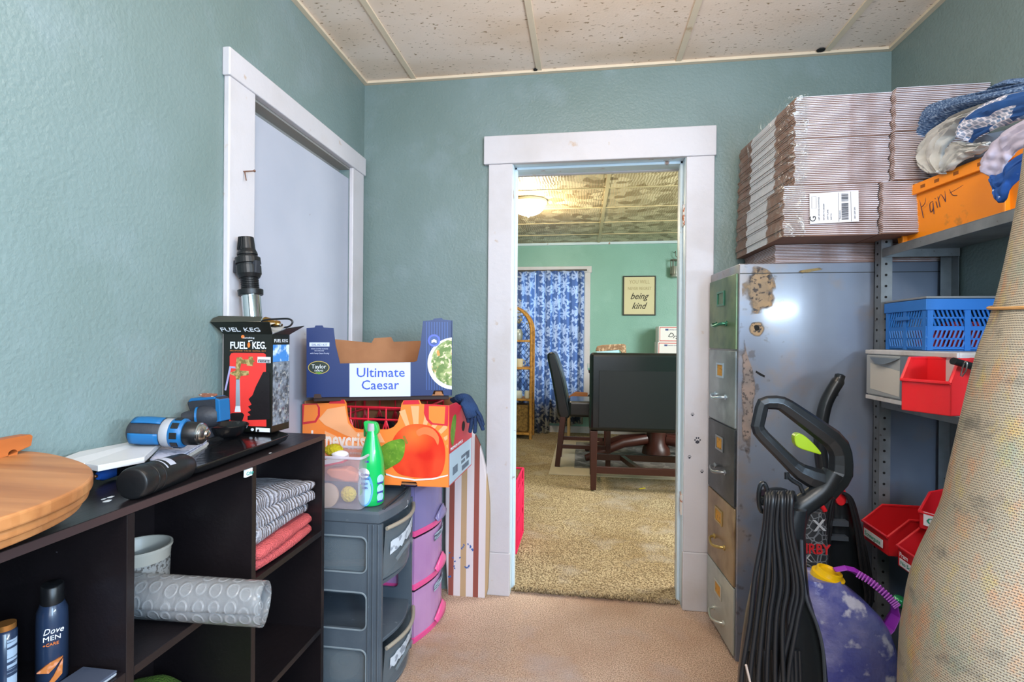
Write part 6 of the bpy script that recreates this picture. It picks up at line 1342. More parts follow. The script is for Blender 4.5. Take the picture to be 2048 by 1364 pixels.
# underside card of the overhang
t = thing('shipping_label', 'white shipping label with barcodes stuck on the lower left box bundle', 'label', tuple(P(1668, 415, Y=1.848)))
pq = (V(0, 1.846, 0), V(0, -1, 0)); c4_ = [P(x, y, pl=pq) for x, y in ((1619, 387), (1717, 381), (1718, 443), (1620, 448))]
b = MB(); b.prism(c4_, (0, 0.001, 0)); b.build('paper', mat('white_label_paper', '#d8d6da', 0.5), t)
xr = (c4_[2]-c4_[3]); ur = (c4_[0]-c4_[3]); LW = xr.length; LH = ur.length
def L2(u, v): return c4_[3]+xr*u+ur*v+V(0, -0.0006, 0)
IK = mat('black_ink', '#1c1c20', 0.6)
text('G', 'lettering', IK, t, L2(0.12, 0.06), ur, -xr, 0.028, 0.0006)
def bars(u0, u1, v0, v1, n, seed):
    random.seed(seed); b = MB(); u = v0
    while u < v1:
        w_ = random.choice((0.008, 0.014, 0.022)); b.prism([L2(u0, u), L2(u1, u), L2(u1, min(v1, u+w_)), L2(u0, min(v1, u+w_))], (0, 0.0004, 0)); u += w_+random.choice((0.008, 0.014))
    b.build('barcode', IK, t)
bars(0.65, 0.79, 0.08, 0.62, 20, 1); bars(0.65, 0.79, 0.68, 0.93, 8, 2); 
b = MB()
for u in (0.59, 0.84): b.prism([L2(u, 0.02), L2(u+0.006, 0.02), L2(u+0.006, 0.98), L2(u, 0.98)], (0, 0.0004, 0))
for a in ((0.04, 0.5, 0.045, 0.9), (0.13, 0.5, 0.135, 0.9), (0.04, 0.5, 0.135, 0.505), (0.04, 0.895, 0.135, 0.9)): b.prism([L2(a[0], a[1]), L2(a[2], a[1]), L2(a[2], a[3]), L2(a[0], a[3])], (0, 0.0004, 0))
b.build('rule_line', IK, t)
for u, s in ((0.20, 'USPS GROUND ADVANTAGE'), (0.30, 'RETURN TO SENDER'), (0.38, 'UNIT 9 LANE'), (0.45, 'SHIP TO'), (0.63, 'TRACKING'), (0.93, '0041 2207 3391')): text(s, 'lettering', IK, t, L2(u, 0.10), ur, -xr, 0.006, 0.0005)
# stretch film over the left side
FILM, nt, b_, tc = raw('crinkled_stretch_film')
nt.nodes.remove(b_); n1 = nn(nt, 'TexNoise'); n1.inputs['Scale'].default_value = 14; n1.inputs['Distortion'].default_value = 3; nt.links.new(tc.outputs['Object'], n1.inputs['Vector'])
gl = nn(nt, 'BsdfGlossy'); gl.inputs['Roughness'].default_value = 0.25; gl.inputs['Color'].default_value = (0.85, 0.9, 0.88, 1); tp = nn(nt, 'BsdfTransparent'); tp.inputs[0].default_value = (0.95, 0.97, 0.96, 1); mx_ = nn(nt, 'MixShader')
bp = nn(nt, 'Bump'); bp.inputs['Strength'].default_value = 1.0; bp.inputs['Distance'].default_value = 0.03; nt.links.new(n1.outputs[0], bp.inputs['Height']); nt.links.new(bp.outputs[0], gl.inputs['Normal'])
nt.links.new(ramp(nt, n1.outputs[0], [(0.4, (0.03, 0.03, 0.03, 1)), (0.65, (0.18, 0.18, 0.18, 1))]), mx_.inputs[0]); nt.links.new(tp.outputs[0], mx_.inputs[1]); nt.links.new(gl.outputs[0], mx_.inputs[2]); nt.links.new(mx_.outputs[0], nt.nodes['Material Output'].inputs[0])
def film(u, v):
    z = 1.555+0.48*v; 
    path = [V(0.652, 2.34, z), V(0.655, 2.15, z), V(0.668, 1.98, z), V(0.66+0.03*(z > 1.733), 1.848, z), V(0.74+0.01*(z > 1.733), 1.838, z)]
    s = u*4; i = min(3, int(s)); p = path[i].lerp(path[i+1], s-i); k = 0.006+0.012*noise.noise(V(u*7, v*9, 2)); return p+V(-abs(k)-0.002, -0.002 if u > 0.7 else 0, 0)
b = MB(); b.grid(film, 40, 36); o = b.build('stretch_film', FILM, smooth=True, fixn=False); tag(o, 'crinkled clear stretch film around the left side of the flattened boxes', 'plastic film')
for k, (u, w_) in enumerate(((0.45, 0.0), (0.95, 0.0))): pass

# ================================================================ STEEL SHELVING
GAL = mat('galvanised_steel', '#84898c', 0.4, 0.45, vary=(12, '#6f7376', 0.4, 0.65), wear=(60, '#4d4641', 0.70, 0.74)); DK = mat('dark_hole', '#151515', 0.9)
t = thing('steel_shelving', 'grey perforated steel shelving unit along the right wall', 'shelving', (1.15, 1.45, 0))
SX0, SX1, SY0, SY1 = 1.028, 1.276, 1.33, 1.985
for (x, y, sx_, sy_) in ((SX0, SY1, 1, -1), (SX1, SY1, -1, -1), (SX0, SY0, 1, 1), (SX1, SY0, -1, 1)):
    b = MB(); b.box(min(x, x+sx_*0.036), max(x, x+sx_*0.036), min(y, y+sy_*0.002), max(y, y+sy_*0.002), 0, 1.575); b.box(min(x, x+sx_*0.002), max(x, x+sx_*0.002), min(y, y+sy_*0.036), max(y, y+sy_*0.036), 0, 1.575)
    p = b.build('post', GAL, t)
    b = MB(); zc = 0.05
    while zc < 1.56:
        b.lathe([(0.0045, 0), (0.0045, 0.0008), (0, 0.0008)], (x+sx_*0.018, y-0.0002 if sy_ < 0 else y+0.0002, zc), (0, -1, 0) if True else (0, 1, 0), n=8)
        b.lathe([(0.0045, 0), (0.0045, 0.0008), (0, 0.0008)], (x, y+sy_*0.018, zc), (-1, 0, 0), n=8); zc += 0.0385
    b.build('post_holes', DK, p)
# near faces of the front-left post: strip facing the room
b = MB(); b.box(SX0-0.0, SX0+0.036, SY1-0.040, SY1-0.038, 0, 1.575); p = b.build('post', GAL, t)
b = MB(); zc = 0.05
while zc < 1.56: b.lathe([(0.0045, 0), (0.0045, 0.0008), (0, 0.0008)], (SX0+0.016, SY1-0.040, zc), (0, -1, 0), n=8); zc += 0.0385
b.build('post_holes', DK, p)
b = MB()
for z in (1.52, 1.0, 0.51): b.lathe([(0.007, 0), (0.007, 0.003), (0.003, 0.005), (0, 0.005)], (SX0+0.016, SY1-0.0405, z), (0, -1, 0), n=10)
b.build('bolt', mat('zinc_bolt', '#b5b2a8', 0.3, 0.8), t)
for z in (1.528, 1.003, 0.515, 0.06):
    b = MB(); b.box(SX0+0.003, SX1-0.003, SY0+0.003, SY1-0.042, z-0.002, z); b.box(SX0+0.003, SX0+0.005, SY0, SY1-0.041, z-0.030, z-0.002); b.box(SX0+0.003, SX1-0.003, SY1-0.045, SY1-0.043, z-0.03, z-0.002); b.build('shelf', GAL, t, bevel=0.0008)
MB().box(SX0+0.040, SX0+0.046, SY1-0.012, SY1-0.006, 0.55, 1.45).build('rod', GAL, t)
# --- orange crate
ORG = mat('orange_crate_plastic', '#f08a12', 0.4, bump=(30, 0.05), wear=(14, '#c47a2a', 0.66, 0.72))
Aa = P(1797, 495, Z=1.5285); Bb = P(2024, 439, Z=1.5285); Aa.x = Aa.x+0.0; fr = frame(Aa, Bb-Aa); L = (Bb-Aa).length*1.25; D = 0.15; H = 0.185
# x runs towards the camera, y into the shelf
t = thing('orange_crate', 'orange plastic tote with Paint written on it, on the top shelf', 'crate', tuple(Aa))
yy = fr.to_3x3() @ V(0, 1, 0); sgn = 1 if yy.x > 0 else -1
b = MB(fr); s = sgn; e = 0.004; o_ = 0.022
def tp_(x, y, z): f_ = z/H; return (x+(-o_ if x < L/2 else o_)*f_, s*(y+(-0.010 if y < D/2 else 0.004)*f_), z)
rings = [[tp_(0, 0, 0), tp_(L, 0, 0), tp_(L, D, 0), tp_(0, D, 0)], [tp_(0, 0, H), tp_(L, 0, H), tp_(L, D, H), tp_(0, D, H)], [(0-o_+e, s*(-0.010+e), H), (L+o_-e, s*(-0.010+e), H), (L+o_-e, s*(D+0.004-e), H), (-o_+e, s*(D+0.004-e), H)], [(e, s*e, e), (L-e, s*e, e), (L-e, s*(D-e), e), (e, s*(D-e), e)]]
b.loft(rings); b.build('tote_body', ORG, t, bevel=0.002)
b = MB(fr); b.box(-0.032, L+0.03, min(s*-0.022, s*-0.0105), max(s*-0.022, s*-0.0105), H-0.03, H+0.004); b.box(-0.034, -0.026, min(0, s*D), max(0, s*D), H-0.03, H+0.004); b.build('rim', ORG, t, bevel=0.002)
b = MB(fr)
for x in (0.035, 0.40): b.box(x, x+0.007, min(s*-0.016, s*0.001), max(s*-0.016, s*0.001), 0.004, H-0.03)
for x in (0.0, 0.035): b.hexa([(x, s*-0.004, H-0.032), (x+0.02, s*-0.004, H-0.032), (x+0.01, s*-0.001, H-0.032), (x, s*-0.001, H-0.032)], [(x, s*-0.020, H-0.03), (x+0.02, s*-0.020, H-0.03), (x+0.02, s*-0.004, H-0.03), (x, s*-0.004, H-0.03)])
b.build('rib', ORG, t, bevel=0.001)
b = MB(fr)
for x in (-0.012, 0.028, 0.07, 0.125, 0.18, 0.25, 0.33): b.box(x, x+0.018, min(s*-0.0226, s*-0.0215), max(s*-0.0226, s*-0.0215), H-0.018, H-0.008)
b.build('rim_slot', mat('dark_orange_slot', '#8a4a08', 0.6), t)
# handwriting: strokes along the front face
pfc = (fr @ V(0, s*-0.004, 0), -(yy*sgn)); pfc = (fr @ V(0, s*-0.0065, 0.1), -(yy*sgn))
b = MB()
for st in (((1838, 392), (1842, 412), (1847, 436)), ((1840, 392), (1848, 389), (1852, 397), (1849, 408), (1842, 415)), ((1866, 403), (1860, 407), (1861, 424), (1866, 418), (1866, 405), (1868, 428)), ((1872, 403), (1875, 415)), ((1870, 396), (1871, 398)), ((1876, 393), (1880, 414)), ((1877, 400), (1882, 389), (1889, 399), (1891, 402), (1890, 374)), ((1892, 360), (1898, 376), (1905, 390), (1914, 391)), ((1900, 386), (1914, 378), (1927, 370))):
    q = bez([P(x, y, pl=pfc) for x, y in st], 4); b.tube(q, 0.0011, 5)
b.build('paint_writing', mat('purple_black_marker', '#3a2236', 0.6), t)
# --- cloths heaped on the orange crate
def drape(name, label, outer, inner, X0, bulge, m, th=0.004, wr=0.012, cat='cloth', fq=5.0, X1=None, seed=0.0):
    O_ = bez([P(x, y, X=X0) for x, y in outer], 5); I_ = bez([P(x, y, X=(X1 or X0)) for x, y in inner], 5)
    n = 34
    def at(Q, u): s_ = u*(len(Q)-1); i = min(len(Q)-2, int(s_)); return Q[i].lerp(Q[i+1], s_-i)
    b = MB()
    def f(u, v):
        p = at(O_, u).lerp(at(I_, u), v); k = bulge*math.sin(math.pi*v)**0.8+wr*noise.noise(V(u*fq*1.3+seed, v*fq*1.5, seed))+wr*0.5*math.sin(v*9+u*3+seed)
        return p+V(-k, -0.2*k, 0)
    b.grid(f, n, 16); o = b.build(name, m, smooth=True, solid=th, fixn=False); tag(o, label, cat); return o
HEA, nt, b_, tc = raw('blue_heather_fabric'); mp = nn(nt, 'Mapping'); mp.inputs['Scale'].default_value = (60, 8, 1); nt.links.new(tc.outputs['UV'], mp.inputs[0]); n1 = nn(nt, 'TexNoise'); n1.inputs['Scale'].default_value = 1.6; n1.inputs['Detail'].default_value = 5; nt.links.new(mp.outputs[0], n1.inputs['Vector'])
nt.links.new(ramp(nt, n1.outputs[0], [(0.35, lin('#253c60')), (0.52, lin('#4d6b94')), (0.68, lin('#9fb2cb'))]), b_.inputs['Base Color']); b_.inputs['Roughness'].default_value = 0.9
PALE = mat('pale_grey_cotton', '#b9b8b4', 0.9, bump=(50, 0.2)); 
PAT, nt, b_, tc = raw('navy_patterned_fabric'); br = nn(nt, 'TexBrick'); br.inputs['Scale'].default_value = 1; br.inputs['Brick Width'].default_value = 0.07; br.inputs['Row Height'].default_value = 0.11; br.inputs['Mortar Size'].default_value = 0.012
br.inputs['Color1'].default_value = lin('#a9aab8'); br.inputs['Color2'].default_value = lin('#5f7fa6'); br.inputs['Mortar'].default_value = lin('#d9d6e2'); nt.links.new(tc.outputs['UV'], br.inputs['Vector'])
n1 = nn(nt, 'TexVoronoi'); n1.inputs['Scale'].default_value = 3.2; nt.links.new(tc.outputs['UV'], n1.inputs['Vector']); s3 = nn(nt, 'SeparateColor'); nt.links.new(n1.outputs['Color'], s3.inputs[0])
c = mixc(nt, ramp(nt, s3.outputs[0], [(0.45, G0), (0.47, G1)]), br.outputs[0], lin('#1c4a86')); c = mixc(nt, ramp(nt, s3.outputs[1], [(0.80, G0), (0.82, G1)]), c, lin('#2b79b5')); nt.links.new(c, b_.inputs['Base Color']); b_.inputs['Roughness'].default_value = 0.9
LSTR = mat('lilac_white_cotton', '#b5aec2', 0.9, bump=(40, 0.2)); NVY = mat('navy_cotton', '#1f4c92', 0.9, vary=(40, '#c6cfe2', 0.66, 0.70))
# filling below so that the heap rests in the crate
b = MB(); b.blob(fr @ V(L*0.40, s*0.085, H+0.035), 0.10, 3, amp=0.35, fr=3, sc=(0.85, 2.2, 0.62)); o = b.build('folded_garment', mat('grey_stuffed_cloth', '#8d8f97', 0.9, bump=(40, 0.3)), smooth=True); tag(o, 'grey bundled cloth under the shirts in the orange crate', 'cloth')
drape('denim_shirt', 'blue heathered shirt heaped on the left of the orange crate', [(1832, 343), (1820, 325), (1820, 290), (1832, 248), (1858, 216), (1895, 200), (1950, 188), (2010, 176), (2075, 162)], [(1852, 338), (1842, 320), (1846, 290), (1862, 262), (1890, 242), (1925, 228), (1965, 214), (2020, 204), (2080, 195)], 1.10, 0.028, HEA, 0.006, 0.010, 'shirt')
drape('grey_shirt', 'dark blue heather cloth along the top of the cloth heap', [(1990, 176), (2010, 163), (2040, 158), (2090, 156)], [(1992, 182), (2015, 178), (2045, 176), (2090, 176)], 1.13, 0.02, HEA, 0.006, 0.008, 'cloth', seed=2)
drape('pale_shirt', 'pale grey cotton shirt spilling over the orange crate rim', [(1866, 346), (1838, 322), (1843, 298), (1862, 268), (1896, 240), (1935, 222), (1980, 205), (2040, 190)], [(1900, 348), (1888, 318), (1892, 300), (1905, 275), (1925, 258), (1945, 245), (1985, 232), (2045, 222)], 1.085, 0.022, PALE, 0.004, 0.016, 'shirt', 6)
drape('pale_shirt', 'pale grey sleeve lying flat along the orange crate rim', [(1884, 346), (1886, 330), (1895, 300), (1915, 283), (1945, 288), (1985, 284)], [(1890, 345), (1905, 340), (1930, 322), (1945, 312), (1960, 306), (1982, 292)], 1.075, 0.014, PALE, 0.004, 0.012, 'shirt', 7, seed=5)
drape('patterned_shirt', 'navy and white patterned shirt over the top of the cloth heap', [(1922, 258), (1926, 236), (1950, 218), (1985, 200), (2030, 186), (2090, 178)], [(1940, 285), (1955, 275), (1985, 262), (2015, 250), (2045, 240), (2095, 228)], 1.06, 0.024, PAT, 0.004, 0.010, 'shirt', seed=9)
drape('lilac_cloth', 'lilac white cloth hanging over the front of the orange crate', [(1962, 326), (1974, 300), (1995, 275), (2025, 252), (2080, 226)], [(1990, 358), (2005, 345), (2018, 325), (2035, 305), (2085, 280)], 1.035, 0.016, LSTR, 0.004, 0.008, seed=3)
drape('navy_cloth', 'navy cloth corner with white specks hanging from the crate', [(1984, 350), (1992, 352), (2008, 345), (2025, 322), (2060, 300)], [(1998, 402), (2003, 405), (2012, 396), (2024, 370), (2060, 340)], 1.03, 0.010, NVY, 0.004, 0.006, seed=6)
# --- white drawer unit
WP = mat('dusty_white_plastic', '#cdc9c6', 0.4, vary=(14, '#b3aca4', 0.52, 0.7)); 
t = thing('white_drawer_unit', 'dusty white plastic drawer unit with a clear drawer on the middle shelf', 'drawer unit', (1.12, 1.75, 1.004))
b = MB(); b.box(0.985, 1.26, 1.50, 1.940, 1.0035, 1.175); b.build('unit_body', WP, t, bevel=0.006)
b = MB(); b.box(0.978, 0.9848, 1.498, 1.942, 1.160, 1.174); b.box(0.980, 0.9848, 1.498, 1.942, 1.004, 1.018); b.build('front_lip', WP, t, bevel=0.002)
b = MB(); b.box(0.977, 0.9845, 1.70, 1.932, 1.022, 1.157); d = b.build('drawer', mat('milky_drawer_front', '#a3a5a4', 0.25), t, bevel=0.003)
b = MB(); b.grid(lambda u, v: V(0.9765-0.012*math.sin(math.pi*u), 1.74+0.165*u, 1.150-0.022*math.sin(math.pi*u)*v), 12, 2); b.build('drawer_handle', mat('grey_blue_plastic', '#6d7780', 0.3), d, solid=0.004, fixn=False)
b = MB(); b.prism([(0.9768, 1.742, 1.030), (0.9768, 1.905, 1.042), (0.9768, 1.905, 1.130), (0.9768, 1.742, 1.110)], (-0.0008, 0, 0)); b.build('paper_insert', mat('cream_paper', '#c7c1b6', 0.6), d)
b = MB(); b.box(0.9755, 0.977, 1.70, 1.738, 1.022, 1.157); b.build('drawer_corner', mat('grey_blue_plastic', ''), d)
# --- blue folding crate
BC = mat('blue_crate_plastic', '#2a6fbd', 0.4)
t = thing('blue_crate', 'blue slotted folding crate on top of the white drawer unit', 'crate', (1.15, 1.83, 1.176))
bx0, bx1, by0, by1, bz0, bz1 = 1.028, 1.262, 1.722, 1.935, 1.1765, 1.34
bx0 = 1.04; by1 = 1.93
b = MB(); b.box(bx0, bx1, by0, by1, bz0, bz0+0.004); b.build('base', BC, t)
def slots(b, L, fn, z0, z1, n, sl):
    """bars leaving slanted slots"""
    for k in range(n+1):
        s0 = L*k/n; dz = z1-z0; b.tube([fn(s0, z0), fn(min(L, max(0, s0+sl)), z1)], 0.0032, 4)
for nm, L_, fn in (('slotted_side', by1-by0, lambda s_, z: V(bx0, by0+s_, z)), ('slotted_side', bx1-bx0, lambda s_, z: V(bx0+s_, by0, z)), ('slotted_side', by1-by0, lambda s_, z: V(bx1, by0+s_, z)), ('slotted_side', bx1-bx0, lambda s_, z: V(bx0+s_, by1, z))):
    b = MB(); n = 16 if L_ < 0.22 else 18
    for z0, z1, sl in ((bz0+0.010, bz0+0.034, 0.008), (bz0+0.038, bz0+0.062, 0.008), (bz0+0.076, bz0+0.098, -0.008), (bz0+0.102, bz0+0.124, -0.008)): slots(b, L_, fn, z0, z1, n, sl)
    for z, hh_ in ((bz0+0.002, 0.010), (bz0+0.034, 0.005), (bz0+0.062, 0.013), (bz0+0.098, 0.005)):
        p0, p1 = fn(0, z), fn(L_, z); lo = [p0, p1, p1+V(0.002 if p0.x == p1.x else 0, 0 if p0.x == p1.x else 0.002, 0), p0+V(0.002 if p0.x == p1.x else 0, 0 if p0.x == p1.x else 0.002, 0)]; b.hexa(lo, [q+V(0, 0, hh_) for q in lo])
    for s_ in (0, L_*0.5-0.008, L_-0.016):
        p0, p1 = fn(s_, bz0), fn(s_+0.016, bz0); dn = V(-0.003, 0, 0) if abs(p0.x-p1.x) < 1e-6 else V(0, -0.003, 0); lo = [p0+dn, p1+dn, p1-dn, p0-dn]; b.hexa(lo, [q+V(0, 0, 0.128) for q in lo])
    b.build(nm, BC, t)
b = MB(); b.ringprism([V(bx0-0.006, by0-0.006, bz0+0.124), V(bx1+0.0, by0-0.006, bz0+0.124), V(bx1+0.0, by1+0.006, bz0+0.124), V(bx0-0.006, by1+0.006, bz0+0.124)], [V(bx0+0.003, by0+0.003, bz0+0.124), V(bx1-0.003, by0+0.003, bz0+0.124), V(bx1-0.003, by1-0.003, bz0+0.124), V(bx0+0.003, by1-0.003, bz0+0.124)], (0, 0, 0.034)); b.build('rim', BC, t, bevel=0.002)
b = MB(); b.box(bx0-0.0085, bx0-0.003, by0+0.075, by0+0.145, bz0+0.096, bz0+0.108); b.build('crate_handle', BC, t, bevel=0.001)
MB().box(bx0-0.004, bx1, by0-0.004, by1+0.004, bz1-0.004, bz1+0.003).build('grey_lid', mat('grey_lid_plastic', '#7d8083', 0.4), t, bevel=0.002)
random.seed(5); RD = mat('red_contents', '#c43a44', 0.5); CR = mat('cream_contents', '#d3c8bb', 0.5)
for i, (x, y, a, b2, m, lab) in enumerate(((1.06, 1.75, 0.05, 0.07, RD, 'red packet at the front corner inside the blue crate'), (1.13, 1.75, 0.08, 0.06, RD, 'red packet along the long side inside the blue crate'), (1.07, 1.84, 0.05, 0.075, CR, 'cream packet behind the handle inside the blue crate'))):
    o = MB().box(x, x+a, y, y+b2, bz0+0.0045, bz0+0.07+0.02*i).build('packet', m, bevel=0.008, seg=3); tag(o, lab, 'packet')
# --- red hopper bins
RB = mat('red_bin_plastic', '#cf1f27', 0.35, coat=0.1)
def hopper(label, org, ang, w_, d_, h_, fh, marks=(), tilt=0.0, m=None):
    """front faces local -y, width along local x"""
    mx = Matrix.Translation(org) @ Matrix.Rotation(ang, 4, 'Z') @ Matrix.Rotation(tilt, 4, 'X')
    t = thing('hopper_bin', label, 'bin', tuple(org)); e = 0.003; m = m or RB
    b = MB(mx); b.box(0, w_, 0, d_, 0, e); b.box(0, w_, -0.0, e, 0, fh); b.box(0, w_, d_-e, d_, 0, h_)
    for x in (0, w_-e): b.prism([(x, 0, 0), (x, 0, fh), (x, d_*0.30, h_), (x, d_, h_), (x, d_, 0)], (e, 0, 0))
    b.build('bin_shell', m, t, bevel=0.001)
    b = MB(mx); r = 0.0045
    for x in (0.001, w_-0.001): b.tube([(x, -0.002, fh), (x, d_*0.30, h_), (x, d_, h_)], r, 6)
    b.tube([(0, d_, h_), (w_, d_, h_)], r, 6); b.tube([(0, -0.003, fh), (w_, -0.003, fh)], r, 6); b.build('rolled_rim', m, t, smooth=True)
    for s_, x, z, sz, col, lab in marks:
        if lab:
            q = MB(mx); q.box(x-0.006, x-0.006+lab[0], -0.0062, -0.0052, z-0.006, z-0.006+lab[1]); q.build('label_strip', mat('white_label_paper', ''), t)
        xx = mx.to_3x3() @ V(1, 0, 0); uu = mx.to_3x3() @ V(0, 0, 1); text(s_, 'lettering', col, t, mx @ V(x, -0.0068, z), xx, uu, sz, 0.0006, fit=(lab[0]-0.02) if lab else None)
    return t
TG = mat('teal_marker', '#1d8a6c', 0.5)
b1l, b1r = P(1729, 1066, Z=0.5175), P(1783, 1089, Z=0.5175)
ang1 = math.atan2(b1r.y-b1l.y, b1r.x-b1l.x)
hopper('red hopper bin labelled Screwguns on the lower steel shelf', V(0.972, 1.932, 0.517), -math.pi/2-0.02, 0.155, 0.20, 0.118, 0.060, (('Screwguns', 0.025, 0.022, 0.02, TG, (0.115, 0.026)),))
hopper('red hopper bin marked Pram beside the Screwguns bin', V(0.960, P(1796, 1094, X=0.960).y, 0.517), -math.pi/2-0.02, 0.140, 0.20, 0.118, 0.060, (('Pram', 0.02, 0.036, 0.02, WHT, None), ('No Sockets', 0.025, 0.014, 0.016, TG, (0.11, 0.022))))
hopper('tilted red hopper bin lying on top of the other two lower bins', V(1.00, 1.68, 0.645), -math.pi/2+0.55, 0.13, 0.17, 0.10, 0.05, (('C', 0.02, 0.02, 0.03, TG, (0.05, 0.04)),))
hopper('red hopper bin with a ring tool on the middle shelf beside the white drawer unit', V(0.985, 1.60, 1.010), -math.pi/2+0.10, 0.165, 0.12, 0.145, 0.075) if False else None
# bright bin in front of the white unit
t = hopper('bright red hopper bin hung in front of the white drawer unit', V(0.880, 1.560, 1.012), -math.pi/2+0.42, 0.125, 0.095, 0.145, 0.085, m=mat('bright_red_bin', '#e3262c', 0.3, coat=0.2))
t = thing('black_key_tool', 'short black tool with a wire ring lying in the bright red bin', 'tool', tuple(P(1905, 725, X=0.95)))
b = MB(); b.tube([P(1906, 722, X=0.915), P(1945, 733, X=0.97), P(1970, 740, X=1.0)], [0.009, 0.0095, 0.0095], 12); b.build('barrel', MBK, t, smooth=True)
b = MB(); b.tube(bez([P(x, y, X=0.915) for x, y in ((1921, 752), (1925, 735), (1930, 724), (1934, 726), (1932, 740), (1924, 753))], 5), 0.0016, 6); b.build('wire_ring', CHR, t, smooth=True)

# ================================================================ VACUUM CLEANERS
BP = mat('black_gloss_plastic', '#191c1f', 0.3, bump=(60, 0.03)); BC2 = mat('black_cord_rubber', '#191a1d', 0.38); LIME = mat('lime_plastic', '#8fab1e', 0.3)
VY = 1.44; vp = lambda x, y, d=0.0: P(x, y, Y=VY+d)
t = thing('upright_vacuum', 'front black upright vacuum with a looped handle and lime trigger', 'vacuum cleaner', (0.5, VY, 0))
hp_ = [(1650, 982, 22), (1674, 956, 22), (1681, 945, 21), (1682, 928, 20), (1681, 908, 19), (1676, 893, 19), (1664, 878, 18), (1620, 846, 16), (1575, 814, 14), (1563, 807, 13), (1553, 805, 12.5), (1535, 805, 12), (1526, 808, 12), (1523, 816, 11.5), (1518, 838, 11.5), (1515, 852, 11.5), (1518, 862, 11.5), (1528, 874, 11.5), (1560, 906, 12), (1586, 932, 13), (1600, 943, 15), (1622, 954, 18), (1645, 962, 20)]
b = MB(); b.tube([vp(x, y) for x, y, r in hp_], [r*0.00128 for x, y, r in hp_], 8, flat=(0.85, 1.2), up=(0, 1, 0)); b.build('handle_loop', BP, t, bevel=0.003, seg=2, ang=25)
b = MB(); q = bez([vp(x, y) for x, y in ((1668, 945), (1648, 978), (1620, 1000), (1600, 1016), (1590, 1045))], 4); b.tube(q, [0.026]*len(q), 14, flat=(1, 1.1), up=(0, 1, 0)); b.build('neck', BP, t, smooth=True)
b = MB(); b.prism([vp(x, y, -0.012) for x, y in spl2([(1590, 872), (1600, 867), (1614, 875), (1632, 892), (1644, 909), (1625, 905), (1600, 897), (1591, 888)], 3, True)], (0, 0.024, 0)); b.build('trigger', LIME, t, bevel=0.003)
b = MB(); q = [vp(x, y, -0.01) for x, y in ((1574, 946), (1577, 955), (1586, 962), (1600, 970), (1606, 985))]; b.tube(q, 0.0055, 8); b.tube([vp(1573, 958, -0.01), vp(1573, 945, -0.01)], 0.0055, 8); b.build('cord_hook', BP, t, smooth=True)
b = MB(); b.tube([vp(1526+9*math.sin(a), 995-29*math.cos(a), -0.03) for a in [2*math.pi*k/20 for k in range(20)]], 0.006, 8, closed=True); b.build('cord_clip', BP, t, smooth=True)
b = MB(); b.lathe([(0, 0), (0.012, 0), (0.012, 0.012), (0.009, 0.018), (0, 0.018)], vp(1525, 1000, -0.02), (0, -1, 0), n=20); b.build('clip_button', BP, t, smooth=True)
b = MB(); b.tube(bez([vp(1525, 990, -0.02), vp(1560, 985, 0.0), vp(1600, 1005, 0.01)], 5), 0.014, 10); b.build('cord_arm', BP, t, smooth=True)
# body shell: lofted from the neck to the floor head
secs = [(1012, 1568, 1608), (1060, 1540, 1606), (1120, 1520, 1608), (1180, 1505, 1614), (1240, 1493, 1632), (1290, 1486, 1645), (1364, 1478, 1652)]
rings = []
for y, xl, xr_ in secs:
    a, c_ = vp(xl, y), vp(xr_, y); ce = (a+c_)/2; hw = (c_-a).length/2; r = []
    for k in range(20):
        q = 2*math.pi*k/20; r.append(ce+V(math.cos(q)*hw, math.copysign(abs(math.sin(q))**0.7, math.sin(q))*(0.045+0.02*(y-1012)/350), 0))
    rings.append(r)
last = rings[-1]; rings.append([V(0.45+(p.x-0.45)*1.1, VY+(p.y-VY)*1.3, 0.12) for p in last]); rings.append([V(0.45+(p.x-0.45)*1.25, VY+(p.y-VY)*1.9, 0.09) for p in last]); rings.append([V(0.45+(p.x-0.45)*1.25, VY+(p.y-VY)*1.9, 0.0) for p in last])
b = MB(); b.loft(rings); b.build('body_shell', BP, t, smooth=True)
b = MB(); b.tube(bez([vp(x, y, -0.062) for x, y in ((1603, 1080), (1606, 1150), (1614, 1200), (1634, 1250), (1646, 1300), (1650, 1364))], 4), 0.004, 6); b.build('shell_seam', mat('grey_plastic_edge', '#3f444b', 0.3), t, smooth=True)
random.seed(21)
for k in range(9):
    x0 = 1536+k*6.2; xm = 1500+k*13; xe = 1482+k*17; dy = -0.075-0.006*(k % 3)
    if k > 6: xm = 1585+(k-7)*10; xe = 1560+(k-7)*16
    b = MB(); q = bez([vp(x0+4, 1000, -0.03), vp(x0, 985, dy+0.03), vp(x0-3, 1000, dy), vp(x0-8+(k > 4)*6, 1060, dy), vp(xm+10, 1150+k*3, dy-0.006), vp(xm, 1240, dy-0.012), vp(xe, 1364, dy-0.02), vp(xe+6, 1440+10*k, dy-0.02), vp(xe+16, 1400, dy-0.01), vp(xe+14, 1300, dy+0.0)], 5)
    b.tube(q, 0.0058, 8); b.build('cord_loop', BC2, t, smooth=True)
b = MB(); b.tube([vp(1492, 1330, -0.11), vp(1500, 1364, -0.105), vp(1508, 1395, -0.1)], 0.003, 6); b.build('cord_tie', mat('pale_wire', '#b9a69a', 0.4), t, smooth=True)
